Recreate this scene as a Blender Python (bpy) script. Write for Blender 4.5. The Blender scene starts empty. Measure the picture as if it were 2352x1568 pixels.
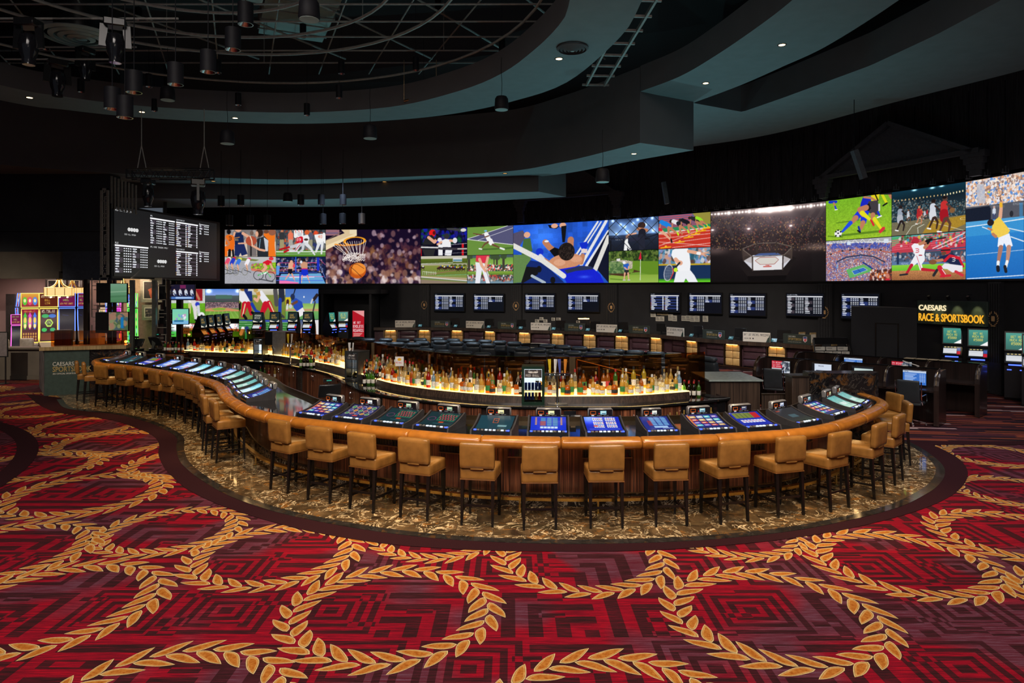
import bpy,math,random
import numpy as np
from mathutils import Vector,Matrix
R=math.radians
PI=math.pi
rnd=random.Random(7)
scene=bpy.context.scene
COL=scene.collection
# ---------------------------------------------------------------- camera, world, exposure
F,U0,V0,CH=1568.0,1176.0,663.0,3.0
cam_data=bpy.data.cameras.new('camera');cam_data.lens=24.0;cam_data.sensor_width=36.0
cam_data.shift_y=-(784.0-V0)/2352.0
cam_data.clip_start=0.05;cam_data.clip_end=200
cam=bpy.data.objects.new('camera',cam_data);COL.objects.link(cam)
cam.location=(0,0,CH);cam.rotation_euler=(PI/2,0,0)
scene.camera=cam
world=bpy.data.worlds.new('world');scene.world=world;world.use_nodes=True
world.node_tree.nodes['Background'].inputs[0].default_value=(0.55,0.65,0.8,1)
world.node_tree.nodes['Background'].inputs[1].default_value=0.13
vs=scene.view_settings
scene.display_settings.display_device='sRGB'
vs.view_transform='Standard';vs.look='None';vs.gamma=1;vs.use_curve_mapping=False
vs.exposure=0.0
scene.cycles.use_denoising=True
scene.cycles.max_bounces=8;scene.cycles.diffuse_bounces=3;scene.cycles.glossy_bounces=3
scene.cycles.transmission_bounces=4;scene.cycles.transparent_max_bounces=14
scene.cycles.sample_clamp_indirect=3.0
scene.cycles.caustics_reflective=False;scene.cycles.caustics_refractive=False

def area_light(name,loc,target,size,power,color,size_y=None,spread=None):
 d=bpy.data.lights.new(name,'AREA');d.energy=power;d.color=color
 d.shape='RECTANGLE';d.size=size;d.size_y=size_y or size
 if spread:d.spread=spread
 o=bpy.data.objects.new(name,d);COL.objects.link(o);o.location=loc
 o.rotation_euler=(Vector(target)-Vector(loc)).to_track_quat('-Z','Y').to_euler()
 return o
def spot_light(name,loc,target,power,color,angle=60,blend=0.6,radius=0.05):
 d=bpy.data.lights.new(name,'SPOT');d.energy=power;d.color=color
 d.spot_size=R(angle);d.spot_blend=blend;d.shadow_soft_size=radius
 o=bpy.data.objects.new(name,d);COL.objects.link(o);o.location=loc
 o.rotation_euler=(Vector(target)-Vector(loc)).to_track_quat('-Z','Y').to_euler()
 return o
# added fill lights without fixtures, out of view above the carpet and bar
area_light('fill_light',(-5,3.5,10.5),(-5,9,0),5,370,(1.0,0.90,0.84),3,R(120))
area_light('fill_light',(5,3.5,10.5),(5,9,0),5,370,(1.0,0.90,0.84),3,R(120))
area_light('fill_light',(0,1.0,8.0),(0,9,0.8),6,230,(1.0,0.86,0.72),2,R(100))
WARM,COOL=(1.0,0.70,0.34),(0.62,0.80,1.0)
for(x,y,tx,ty,pw)in[(-3.4,6.4,-2.6,9.4,900),(-1.2,6.0,-0.9,8.9,950),(1.0,6.0,0.9,8.7,950),(3.0,6.2,2.8,8.9,950),
      (5.2,7.2,4.6,9.6,850),(-5.2,9.6,-4.6,11.6,900),(-6.8,10.6,-6.4,13.4,900),
      (-8.6,11.8,-8.2,15.4,800),(-10.6,12.6,-10.2,17.2,700)]:
 spot_light('bar_spot',(x*.5+tx*.5,y*.45+ty*.55,8.2 if x>-5 else 7.2),(tx,ty-.15,0.0),pw*1.25,WARM,36,0.9,0.06)
for(x,y)in[(-6,24.5),(-2.5,24.5),(1.0,24.2),(4.5,22.5),(-4,28),(1,28),(6,25),(-8.5,27)]:
 spot_light('seating_spot',(x,y-1.0,7.6),(x,y,0),1300,COOL,70,0.9,0.04)
for(x,y,pw)in[(9.5,13.6,520),(12.0,15.5,420),(7.6,16.5,420),(7.5,20.5,300),(8.5,10.8,420),(6.6,11.6,300)]:
 spot_light('floor_spot',(x,y-.8,8.2),(x,y,0),pw,(0.86,0.88,1.0),60,0.9,0.05)
for(x,y)in[(-3.2,13.0),(0.2,11.6),(3.2,12.0),(-5.6,16.5)]:
 spot_light('back_bar_spot',(x,y-2.0,8.2),(x,y,0.8),420,(1.0,0.8,0.55),46,0.9,0.05)
for(x,y,tx,ty)in[(-5,21,-3,33),(2,20,3,30),(6,17,8,25),(-13.5,13,-12.3,19.2),(-15,15,-18,22.5)]:
 spot_light('counter_fill',(x,y,6.3),(tx,ty,1.0),1900 if ty>22 else 800,(1.0,0.86,0.70),50,0.9,0.05)  # added lamps without fixtures, brightening placards, counter end and low wall
# added teal uplights without fixtures, standing in for video wall glow on the soffits
for(x,y,tx,ty,pw)in[(-9,27.5,-7,23.8,420),(-2,27.5,-2,24,420),(4.5,24.5,2.5,21.5,420),(7.0,18.5,5.5,16.5,330),(7.5,19.5,7.2,19,110),(1.5,16.5,0.2,16,160),(-7,20.6,-6,20.2,120),(3,15.5,1.2,12,120)]:
 spot_light('soffit_glow_fill',(x,y,1.6),(tx,ty,8),pw,(0.30,0.78,0.85),120,1.0,0.03)

def P(u,v,z):
 Y=(CH-z)*F/(v-V0)
 return Vector(((u-U0)/F*Y,Y,z))
def PY(u,v,Y):
 return Vector(((u-U0)/F*Y,Y,CH-(v-V0)/F*Y))
def proj(p):
 return(U0+p[0]/p[1]*F,V0+(CH-p[2])/p[1]*F)
def lin(c):
 return tuple((x/12.92 if x<=0.04045 else((x+0.055)/1.055)**2.4)for x in c)
def rgb(r,g,b):
 return lin((r/255.0,g/255.0,b/255.0))
# ---------------------------------------------------------------- materials
MATS={}
class NT:
 def __init__(s,name):
  s.m=bpy.data.materials.new(name);s.m.use_nodes=True;s.t=s.m.node_tree
  s.b=s.t.nodes['Principled BSDF'];s.out=s.t.nodes['Material Output'];MATS[name]=s.m
 def n(s,kind,**kw):
  nd=s.t.nodes.new(kind)
  for k,v in kw.items():setattr(nd,k,v)
  return nd
 def l(s,a,b):s.t.links.new(a,b)
 def coord(s,scale=(1,1,1),kind='Object',rot=(0,0,0)):
  tc=s.n('ShaderNodeTexCoord');mp=s.n('ShaderNodeMapping')
  mp.inputs['Scale'].default_value=scale;mp.inputs['Rotation'].default_value=rot
  s.l(tc.outputs[kind],mp.inputs[0]);return mp.outputs[0]
 def noise(s,vec,scale=5,detail=3,rough=0.5,dist=0.0):
  nd=s.n('ShaderNodeTexNoise');nd.inputs['Scale'].default_value=scale;nd.inputs['Detail'].default_value=detail
  nd.inputs['Roughness'].default_value=rough;nd.inputs['Distortion'].default_value=dist
  if vec is not None:s.l(vec,nd.inputs['Vector'])
  return nd.outputs['Fac']
 def ramp(s,fac,stops,interp='LINEAR'):
  r=s.n('ShaderNodeValToRGB');cr=r.color_ramp;cr.interpolation=interp
  while len(cr.elements)<len(stops):cr.elements.new(0.5)
  for e,(p,c)in zip(cr.elements,stops):
   e.position=p;e.color=(c[0],c[1],c[2],1)if isinstance(c,tuple)else(c,c,c,1)
  s.l(fac,r.inputs[0]);return r.outputs[0]
 def math(s,op,a,b=None,c=None):
  nd=s.n('ShaderNodeMath',operation=op)
  for i,x in enumerate((a,b,c)):
   if x is None:continue
   if isinstance(x,(int,float)):nd.inputs[i].default_value=x
   else:s.l(x,nd.inputs[i])
  return nd.outputs[0]
 def mix(s,fac,a,b,mode='MIX'):
  nd=s.n('ShaderNodeMix',data_type='RGBA',blend_type=mode)
  for i,x in((0,fac),(6,a),(7,b)):
   if isinstance(x,(int,float)):nd.inputs[i].default_value=x if i==0 else(x,x,x,1)
   elif isinstance(x,tuple):nd.inputs[i].default_value=(*x[:3],1)
   else:s.l(x,nd.inputs[i])
  return nd.outputs[2]
 def base(s,c):
  if isinstance(c,tuple):s.b.inputs['Base Color'].default_value=(*c[:3],1)
  else:s.l(c,s.b.inputs['Base Color'])
 def set(s,rough=0.5,metal=0.0,spec=0.5,coat=0.0):
  s.b.inputs['Roughness'].default_value=rough;s.b.inputs['Metallic'].default_value=metal
  s.b.inputs['Specular IOR Level'].default_value=spec;s.b.inputs['Coat Weight'].default_value=coat
  s.b.inputs['Coat Roughness'].default_value=0.08
 def bump(s,h,strength=0.2,dist=0.01):
  nd=s.n('ShaderNodeBump');nd.inputs['Strength'].default_value=strength;nd.inputs['Distance'].default_value=dist
  s.l(h,nd.inputs['Height']);s.l(nd.outputs[0],s.b.inputs['Normal'])

def mat(name,c,rough=0.5,metal=0.0,spec=0.5,coat=0.0,var=0.15,scale=12,stretch=(1,1,1)):
 """plain surface with a little procedural tonal variation"""
 t=NT(name);t.set(rough,metal,spec,coat)
 f=t.noise(t.coord(stretch),scale,3)
 a=tuple(x*(1-var)for x in c);b=tuple(min(1,x*(1+var))for x in c)
 t.base(t.ramp(f,[(0.3,a),(0.7,b)]));return t.m
def emit(name,c,strength,sample=True):
 t=NT(name);t.base((0.0,0.0,0.0));t.set(0.4)
 t.b.inputs['Emission Color'].default_value=(*c,1);t.b.inputs['Emission Strength'].default_value=strength
 if not sample:t.m.cycles.emission_sampling='NONE'
 return t.m
# ---------------------------------------------------------------- mesh builder
class MB:
 def __init__(s):s.v=[];s.f=[];s.mi=[];s.m=0;s.T=None
 def add(s,vs_,fs,m=None):
  o=len(s.v);T=s.T
  if T is not None:vs_=[T@Vector(p)for p in vs_]
  s.v.extend([tuple(p)for p in vs_])
  for f in fs:
   s.f.append(tuple(i+o for i in f));s.mi.append(s.m if m is None else m)
  return s
 def box(s,x0,x1,y0,y1,z0,z1,ch=0.0,m=None):
  if ch<=0:
   return s.add([(x,y,z)for z in(z0,z1)for y in(y0,y1)for x in(x0,x1)],
      [(0,2,3,1),(4,5,7,6),(0,1,5,4),(2,6,7,3),(0,4,6,2),(1,3,7,5)],m)
  cx,cy,cz=(x0+x1)/2,(y0+y1)/2,(z0+z1)/2
  hx,hy,hz=abs(x1-x0)/2,abs(y1-y0)/2,abs(z1-z0)/2
  ch=min(ch,hx*.95,hy*.95,hz*.95)
  vs_,idx=[],{}
  for sx in(-1,1):
   for sy in(-1,1):
    for sz in(-1,1):
     for ax in range(3):
      h=[hx-ch,hy-ch,hz-ch];h[ax]+=ch
      idx[(sx,sy,sz,ax)]=len(vs_)
      vs_.append((cx+sx*h[0],cy+sy*h[1],cz+sz*h[2]))
  fs=[]
  for ax in range(3):
   a,b=[(1,2),(2,0),(0,1)][ax]
   for sg in(-1,1):
    q=[]
    for(p,r_)in((-1,-1),(1,-1),(1,1),(-1,1)):
     k=[0,0,0];k[ax]=sg;k[a]=p;k[b]=r_;q.append(idx[(*k,ax)])
    fs.append(tuple(q if sg>0 else q[::-1]))
   for p in(-1,1):
    for r_ in(-1,1): # edges running along ax between faces a and b
     k0=[0,0,0];k0[ax]=-1;k0[a]=p;k0[b]=r_;k1=list(k0);k1[ax]=1
     q=(idx[(*k0,a)],idx[(*k1,a)],idx[(*k1,b)],idx[(*k0,b)])
     fs.append(q if p*r_<0 else q[::-1])
  for sx in(-1,1):
   for sy in(-1,1):
    for sz in(-1,1):
     q=tuple(idx[(sx,sy,sz,ax)]for ax in range(3))
     fs.append(q if sx*sy*sz>0 else q[::-1])
  return s.add(vs_,fs,m)
 def prism(s,poly,z0,z1,m=None,cap=True):
  n=len(poly)
  vs_=[(p[0],p[1],z0)for p in poly]+[(p[0],p[1],z1)for p in poly]
  fs=[(i,(i+1)%n,(i+1)%n+n,i+n)for i in range(n)]
  if cap:fs+=[tuple(range(n))[::-1],tuple(range(n,2*n))]
  return s.add(vs_,fs,m)
 def lathe(s,prof,n=12,c=(0,0,0),m=None,cap=True):
  vs_=[]
  for(r_,z)in prof:
   for k in range(n):
    a=2*PI*k/n;vs_.append((c[0]+r_*math.cos(a),c[1]+r_*math.sin(a),c[2]+z))
  fs=[]
  for i in range(len(prof)-1):
   for k in range(n):
    k2=(k+1)%n;fs.append((i*n+k,i*n+k2,(i+1)*n+k2,(i+1)*n+k))
  if cap:
   fs.append(tuple(range(n))[::-1]);L=(len(prof)-1)*n;fs.append(tuple(range(L,L+n)))
  return s.add(vs_,fs,m)
 def bar(s,a,b,w,d=None,m=None,w2=None,d2=None,up=(0,0,1)):
  """rectangular bar from a to b, width w, depth d, tapering to w2,d2"""
  a,b=Vector(a),Vector(b);d=d or w;w2=w2 or w;d2=d2 or d
  z=(b-a).normalized();x=z.cross(Vector(up))
  if x.length<1e-3:x=Vector((1,0,0))
  x.normalize();y=z.cross(x)
  vs_=[]
  for c,ww,dd in((a,w,d),(b,w2,d2)):
   for sx,sy in((-1,-1),(1,-1),(1,1),(-1,1)):vs_.append(c+x*sx*ww/2+y*sy*dd/2)
  return s.add(vs_,[(0,1,5,4),(1,2,6,5),(2,3,7,6),(3,0,4,7),(3,2,1,0),(4,5,6,7)],m)
 def tube(s,pts,r,n=6,m=None,closed=False,cap=True):
  pts=[Vector(p)for p in pts];N=len(pts);rings=[]
  up=Vector((0,0,1));prev=None
  for i,p in enumerate(pts):
   if closed:t=pts[(i+1)%N]-pts[i-1]
   else:t=pts[min(i+1,N-1)]-pts[max(i-1,0)]
   t.normalize()
   if prev is None:
    x=t.cross(up)
    if x.length<1e-2:x=t.cross(Vector((1,0,0)))
   else:x=prev-t*prev.dot(t)
   x.normalize();prev=x;y=t.cross(x);rr=r[i]if isinstance(r,(list,tuple))else r
   rings.append([p+(x*math.cos(2*PI*k/n)+y*math.sin(2*PI*k/n))*rr for k in range(n)])
  vs_=[q for rg in rings for q in rg];fs=[]
  for i in range(N if closed else N-1):
   j=(i+1)%N
   for k in range(n):
    k2=(k+1)%n;fs.append((i*n+k,j*n+k,j*n+k2,i*n+k2))
  if cap and not closed:fs+=[tuple(range(n)),tuple(range((N-1)*n,N*n))[::-1]]
  return s.add(vs_,fs,m)
 def sweep(s,path,prof,closed_prof=True,caps=True,m=None,nor=None):
  """prof = [(outward offset, z)], path = [(x, y)]; outward is to the right of travel"""
  nor=nor or normals(path);N,K=len(path),len(prof)
  vs_=[(path[i][0]+nor[i][0]*o,path[i][1]+nor[i][1]*o,z)for i in range(N)for(o,z)in prof]
  fs=[];kk=K if closed_prof else K-1
  for i in range(N-1):
   for k in range(kk):
    k2=(k+1)%K;fs.append((i*K+k,(i+1)*K+k,(i+1)*K+k2,i*K+k2))
  if caps and closed_prof:fs+=[tuple(range(K)),tuple(range((N-1)*K,N*K))[::-1]]
  return s.add(vs_,fs,m)
 def cushion(s,cx,cy,cz,hx,hy,hz,r=0.03,puff=(0,0,0),n=6,m=None):
  """rounded box whose faces bulge by puff"""
  vs_,key,fs=[],{},[]
  def vert(p):
   k=tuple(round(x,4)for x in p)
   if k in key:return key[k]
   h=(hx,hy,hz);q=[p[i]*h[i]for i in range(3)]
   inn=[max(-h[i]+r,min(h[i]-r,q[i]))for i in range(3)]
   d=Vector([q[i]-inn[i]for i in range(3)])
   if d.length>1e-9:d=d.normalized()*r
   o=[inn[i]+d[i]for i in range(3)]
   for i in range(3):
    a,b=(i+1)%3,(i+2)%3
    if abs(p[i])>0.999:o[i]+=math.copysign(puff[i]*(1-p[a]**4)*(1-p[b]**4),p[i])
   key[k]=len(vs_);vs_.append((cx+o[0],cy+o[1],cz+o[2]));return key[k]
  g=[math.sin(PI/2*(2*i/n-1))for i in range(n+1)]
  for ax in range(3):
   a,b=(ax+1)%3,(ax+2)%3
   for sg in(-1,1):
    for i in range(n):
     for j in range(n):
      q=[]
      for(ii,jj)in((i,j),(i+1,j),(i+1,j+1),(i,j+1)):
       p=[0,0,0];p[ax]=sg;p[a]=g[ii];p[b]=g[jj];q.append(vert(p))
      fs.append(tuple(q if sg>0 else q[::-1]))
  return s.add(vs_,fs,m)
 def build(s,name,mats,parent=None,smooth=True,ang=40):
  if not isinstance(mats,(list,tuple)):mats=[mats]
  me=bpy.data.meshes.new(name);me.from_pydata(s.v,[],s.f)
  for mm in mats:me.materials.append(MATS[mm]if isinstance(mm,str)else mm)
  if any(s.mi):me.polygons.foreach_set('material_index',s.mi)
  me.update()
  if smooth:
   me.polygons.foreach_set('use_smooth',[True]*len(me.polygons));me.set_sharp_from_angle(angle=R(ang))
  o=bpy.data.objects.new(name,me);COL.objects.link(o)
  if parent is not None:o.parent=parent
  return o
def tag(o,label=None,cat=None,group=None,kind=None):
 if label:o['label']=label
 if cat:o['category']=cat
 if group:o['group']=group
 if kind:o['kind']=kind
 return o
def struct(o,label=None):
 o['kind']='structure'
 if label:o['label']=label
 return o
def thing(name,label,cat,loc=(0,0,0),rz=0.0,group=None):
 o=bpy.data.objects.new(name,None);COL.objects.link(o);o.empty_display_size=0.1
 o.location=loc;o.rotation_euler=(0,0,rz);return tag(o,label,cat,group)
def dup(root,loc,rz,label,group=None,scale=None):
 kids={}
 for o in DUPSRC[root.name]:kids.setdefault(o.parent.name,[]).append(o)
 def cp(o,par):
  c=o.copy();COL.objects.link(c)
  if par is not None:c.parent=par
  for ch in kids.get(o.name,[]):cp(ch,c)
  return c
 r=cp(root,None);r.location=loc;r.rotation_euler=(0,0,rz);r['label']=label
 if group:r['group']=group
 if scale:r.scale=scale
 return r
DUPSRC={}
def proto(root):
 res=[]
 def walk(o):
  for c in o.children:res.append(c);walk(c)
 walk(root);DUPSRC[root.name]=res;root['_used']=0;return root
def place(root,loc,rz,label,group=None,scale=None):
 """first call moves the prototype itself, later calls copy it"""
 if root.get('_used',0)==0:
  root['_used']=1;root.location=loc;root.rotation_euler=(0,0,rz);root['label']=label
  if group:root['group']=group
  if scale:root.scale=scale
  return root
 return dup(root,loc,rz,label,group,scale)
# ---------------------------------------------------------------- paths
def catmull(pts,per=12):
 pts=[Vector((p[0],p[1]))for p in pts];out=[]
 q=[pts[0]*2-pts[1]]+pts+[pts[-1]*2-pts[-2]]
 for i in range(1,len(q)-2):
  a,b,c,d=q[i-1:i+3]
  for k in range(per):
   t=k/per
   out.append(0.5*((2*b)+(c-a)*t+(2*a-5*b+4*c-d)*t*t+(3*b-a-3*c+d)*t**3))
 out.append(pts[-1]);return out
def resample(path,step=None,n=None):
 L=[0.0]
 for a,b in zip(path,path[1:]):L.append(L[-1]+(Vector(b)-Vector(a)).length)
 n=n or max(2,int(round(L[-1]/step))+1);out=[];j=0
 for i in range(n):
  s_=L[-1]*i/(n-1)
  while j<len(L)-2 and L[j+1]<s_:j+=1
  t=(s_-L[j])/max(1e-9,L[j+1]-L[j]);out.append(Vector(path[j])*(1-t)+Vector(path[j+1])*t)
 return out
def soften(path,it=6):
 p=[Vector(x)for x in path]
 for _ in range(it):p=[p[0]]+[(p[i-1]+p[i]*2+p[i+1])/4 for i in range(1,len(p)-1)]+[p[-1]]
 return p
def normals(path):
 out=[]
 for i in range(len(path)):
  a,b=path[max(i-1,0)],path[min(i+1,len(path)-1)]
  d=(Vector(b)-Vector(a)).normalized();out.append((d[1],-d[0]))
 return out
def offset(path,o):
 return[Vector((p[0]+n_[0]*o,p[1]+n_[1]*o))for p,n_ in zip(path,normals(path))]
def pathP(px,z):return[(P(u,v,z)[0],P(u,v,z)[1])for(u,v)in px]
ORD=['first','second','third','fourth','fifth','sixth','seventh','eighth','ninth','tenth','eleventh','twelfth','thirteenth',
 'fourteenth','fifteenth','sixteenth','seventeenth','eighteenth','nineteenth','twentieth']
def ordn(i):
 if i<20:return ORD[i]
 tens={2:'twenty',3:'thirty',4:'forty',5:'fifty',6:'sixty',7:'seventy',8:'eighty',9:'ninety'}
 a,b=divmod(i+1,10)
 if b==0:return{2:'twentieth',3:'thirtieth',4:'fortieth',5:'fiftieth',6:'sixtieth',7:'seventieth',8:'eightieth',9:'ninetieth'}[a]
 return tens[a]+'-'+ORD[b-1]
# ---------------------------------------------------------------- lettering
def text_mesh(txt,size,name,mt,parent,M4,depth=0.004,sx=1.0,align='LEFT',bold=0.0):
 cu=bpy.data.curves.new(name,'FONT');cu.body=txt;cu.size=size;cu.extrude=depth;cu.align_x=align
 cu.offset=bold;cu.space_character=1.0;cu.resolution_u=3
 ob=bpy.data.objects.new(name,cu);COL.objects.link(ob)
 dg=bpy.context.evaluated_depsgraph_get();me=bpy.data.meshes.new_from_object(ob.evaluated_get(dg))
 bpy.data.objects.remove(ob);bpy.data.curves.remove(cu)
 me.transform(M4@Matrix.Scale(sx,4,(1,0,0)))
 me.materials.clear();me.materials.append(MATS[mt])
 o=bpy.data.objects.new(name,me);COL.objects.link(o)
 if parent is not None:o.parent=parent
 return o
# ---------------------------------------------------------------- picture painter: screen images drawn as coloured display cells
GL={'A':'01110100011000111111100011000110001','B':'11110100011000111110100011000111110','C':'01111100001000010000100001000001111',
 'D':'11110100011000110001100011000111110','E':'11111100001000011110100001000011111','F':'11111100001000011110100001000010000',
 'G':'01111100001000010111100011000101111','H':'10001100011000111111100011000110001','I':'11111001000010000100001000010011111',
 'J':'00111000010000100001000011000101110','K':'10001100101010011000101001001010001','L':'10000100001000010000100001000011111',
 'M':'10001110111010110101100011000110001','N':'10001110011010110011100011000110001','O':'01110100011000110001100011000101110',
 'P':'11110100011000111110100001000010000','Q':'01110100011000110001101011001001101','R':'11110100011000111110101001001010001',
 'S':'01111100001000001110000010000111110','T':'11111001000010000100001000010000100','U':'10001100011000110001100011000101110',
 'V':'10001100011000110001100010101000100','W':'10001100011000110101101011101110001','X':'10001100010101000100010101000110001',
 'Y':'10001100010101000100001000010000100','Z':'11111000010001000100010001000011111','0':'01110100011001110101110011000101110',
 '1':'00100011000010000100001000010001110','2':'01110100010000100010001000100011111','3':'11110000010000101110000010000111110',
 '4':'00010001100101010010111110001000010','5':'11111100001111000001000010000111110','6':'01110100001000011110100011000101110',
 '7':'11111000010001000100010000100001000','8':'01110100011000101110100011000101110','9':'01110100011000101111000010000101110',
 '$':'00100011111010001110001011111000100',',':'00000000000000000000000000010001000','.':'00000000000000000000000000110001100',
 '-':'00000000000000011111000000000000000','&':'01100100100110001101100101001001101',"'":'00100001000000000000000000000000000',
 '%':'11001110010001000100010001001110011','/':'00001000010001000100010001000010000','!':'00100001000010000100001000000000100'}
class Art:
 """w, h in drawing units; s = cells per drawing unit"""
 def __init__(a,w,h,s=0.4,bg=(0,0,0),ss=2):
  a.w,a.h,a.k=w,h,s*ss;a.ss=ss
  a.W,a.H=max(2,int(round(w*s)))*ss,max(2,int(round(h*s)))*ss
  a.kx,a.ky=a.W/w,a.H/h
  a.a=np.zeros((a.H,a.W,3),np.float32);a.a[:]=np.array(bg,np.float32)/255.0
  a.yy,a.xx=np.mgrid[0:a.H,0:a.W].astype(np.float32);a.xx=(a.xx+.5)/a.kx;a.yy=(a.yy+.5)/a.ky
  a.rs=np.random.RandomState(int(w*7+h*13))
 def _win(a,x0,x1,y0,y1):
  i0,i1=max(0,int(x0*a.kx)-1),min(a.W,int(x1*a.kx)+2);j0,j1=max(0,int(y0*a.ky)-1),min(a.H,int(y1*a.ky)+2)
  return slice(j0,max(j0,j1)),slice(i0,max(i0,i1))
 def _put(a,win,mask,c,al=1.0):
  c=np.array(c,np.float32)/255.0;sub=a.a[win]
  m=(mask.astype(np.float32)*al)[...,None];a.a[win]=sub*(1-m)+c*m
 def poly(a,pts,c,al=1.0):
  xs=[p[0]for p in pts];ys=[p[1]for p in pts];w=a._win(min(xs),max(xs),min(ys),max(ys))
  X,Y=a.xx[w],a.yy[w];ins=np.zeros(X.shape,bool)
  for(x1,y1),(x2,y2)in zip(pts,pts[1:]+pts[:1]):
   if y1==y2:continue
   ins^=((y1>Y)!=(y2>Y))&(X<(x2-x1)*(Y-y1)/(y2-y1)+x1)
  a._put(w,ins,c,al);return a
 def rect(a,x0,y0,x1,y1,c,al=1.0):return a.poly([(x0,y0),(x1,y0),(x1,y1),(x0,y1)],c,al)
 def ell(a,cx,cy,rx,ry=None,c=(255,255,255),al=1.0,rot=0.0,ring=None):
  ry=ry or rx;m_=max(rx,ry)*1.05;w=a._win(cx-m_,cx+m_,cy-m_,cy+m_)
  X,Y=a.xx[w]-cx,a.yy[w]-cy;co,si=math.cos(rot),math.sin(rot)
  d=np.sqrt(((X*co+Y*si)/rx)**2+((Y*co-X*si)/ry)**2)
  mk=d<1
  if ring:mk&=d>1-ring
  a._put(w,mk,c,al);return a
 def line(a,pts,wd,c,al=1.0,w2=None):
  """poly-line with round joints, tapering to w2"""
  n=len(pts)-1;w2=wd if w2 is None else w2
  xs=[p[0]for p in pts];ys=[p[1]for p in pts];mx=max(wd,w2)
  w=a._win(min(xs)-mx,max(xs)+mx,min(ys)-mx,max(ys)+mx);X,Y=a.xx[w],a.yy[w];mk=np.zeros(X.shape,bool)
  for i in range(n):
   (x1,y1),(x2,y2)=pts[i],pts[i+1];L=(x2-x1)**2+(y2-y1)**2+1e-9
   t=np.clip(((X-x1)*(x2-x1)+(Y-y1)*(y2-y1))/L,0,1)
   r_=(wd+(w2-wd)*(i+t)/n)/2
   mk|=(X-x1-t*(x2-x1))**2+(Y-y1-t*(y2-y1))**2<r_**2
  a._put(w,mk,c,al);return a
 def grad(a,x0,y0,x1,y1,c0,c1,horiz=False):
  w=a._win(x0,x1,y0,y1);X,Y=a.xx[w],a.yy[w]
  t=np.clip((X-x0)/(x1-x0)if horiz else(Y-y0)/(y1-y0),0,1)[...,None]
  mk=((X>=x0)&(X<=x1)&(Y>=y0)&(Y<=y1))[...,None]
  col=np.array(c0,np.float32)/255*(1-t)+np.array(c1,np.float32)/255*t
  a.a[w]=np.where(mk,col,a.a[w]);return a
 def noise(a,amt=0.1,cell=4,box=None,mono=True):
  x0,y0,x1,y1=box or(0,0,a.w,a.h);w=a._win(x0,x1,y0,y1);sub=a.a[w]
  if sub.size==0:return a
  c=max(1,int(round(cell*a.kx)));hh,ww=sub.shape[0]//c+2,sub.shape[1]//c+2
  nz=a.rs.rand(hh,ww,1 if mono else 3).astype(np.float32)-.5
  nz=np.kron(nz,np.ones((c,c,1),np.float32))[:sub.shape[0],:sub.shape[1]]
  a.a[w]=np.clip(sub*(1+nz*2*amt)+(0 if mono else nz*amt),0,1);return a
 def crowd(a,x0,y0,x1,y1,cols,n=300,r=4,al=0.9,mask=None):
  for _ in range(n):
   x,y=x0+a.rs.rand()*(x1-x0),y0+a.rs.rand()*(y1-y0)
   if mask and not mask(x,y):continue
   c=cols[a.rs.randint(len(cols))];rr=r*(.6+.8*a.rs.rand());a.ell(x,y,rr,rr*(1+.5*a.rs.rand()),c,al)
  return a
 def glow(a,cx,cy,r,c,al=1.0,ry=None):
  ry=ry or r;w=a._win(cx-3*r,cx+3*r,cy-3*ry,cy+3*ry);X,Y=a.xx[w]-cx,a.yy[w]-cy
  g=(np.exp(-((X/r)**2+(Y/ry)**2))*al)[...,None]
  a.a[w]=np.clip(a.a[w]+g*np.array(c,np.float32)/255,0,1);return a
 def text(a,x,y,s,px,c,sx=1.0,al=1.0):
  """px = height of a letter"""
  u=px/7.0;ux=u*sx
  for ch in s:
   g=GL.get(ch.upper())
   if g:
    for j in range(7):
     for i in range(5):
      if g[j*5+i]=='1':a.rect(x+i*ux,y+j*u,x+(i+1)*ux,y+(j+1)*u,c,al)
   x+=6*ux
  return a
 def leg(a,pts,w0,w1,c,al=1.0):return a.line(pts,w0,c,al,w1)
 def blur(a,k=1):
  for _ in range(k):
   p=np.pad(a.a,((1,1),(1,1),(0,0)),'edge');a.a=(p[1:-1,1:-1]*2+p[:-2,1:-1]+p[2:,1:-1]+p[1:-1,:-2]+p[1:-1,2:])/6
  return a
 def out(a):
  s=a.ss;return a.a.reshape(a.H//s,s,a.W//s,s,3).mean((1,3))
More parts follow.
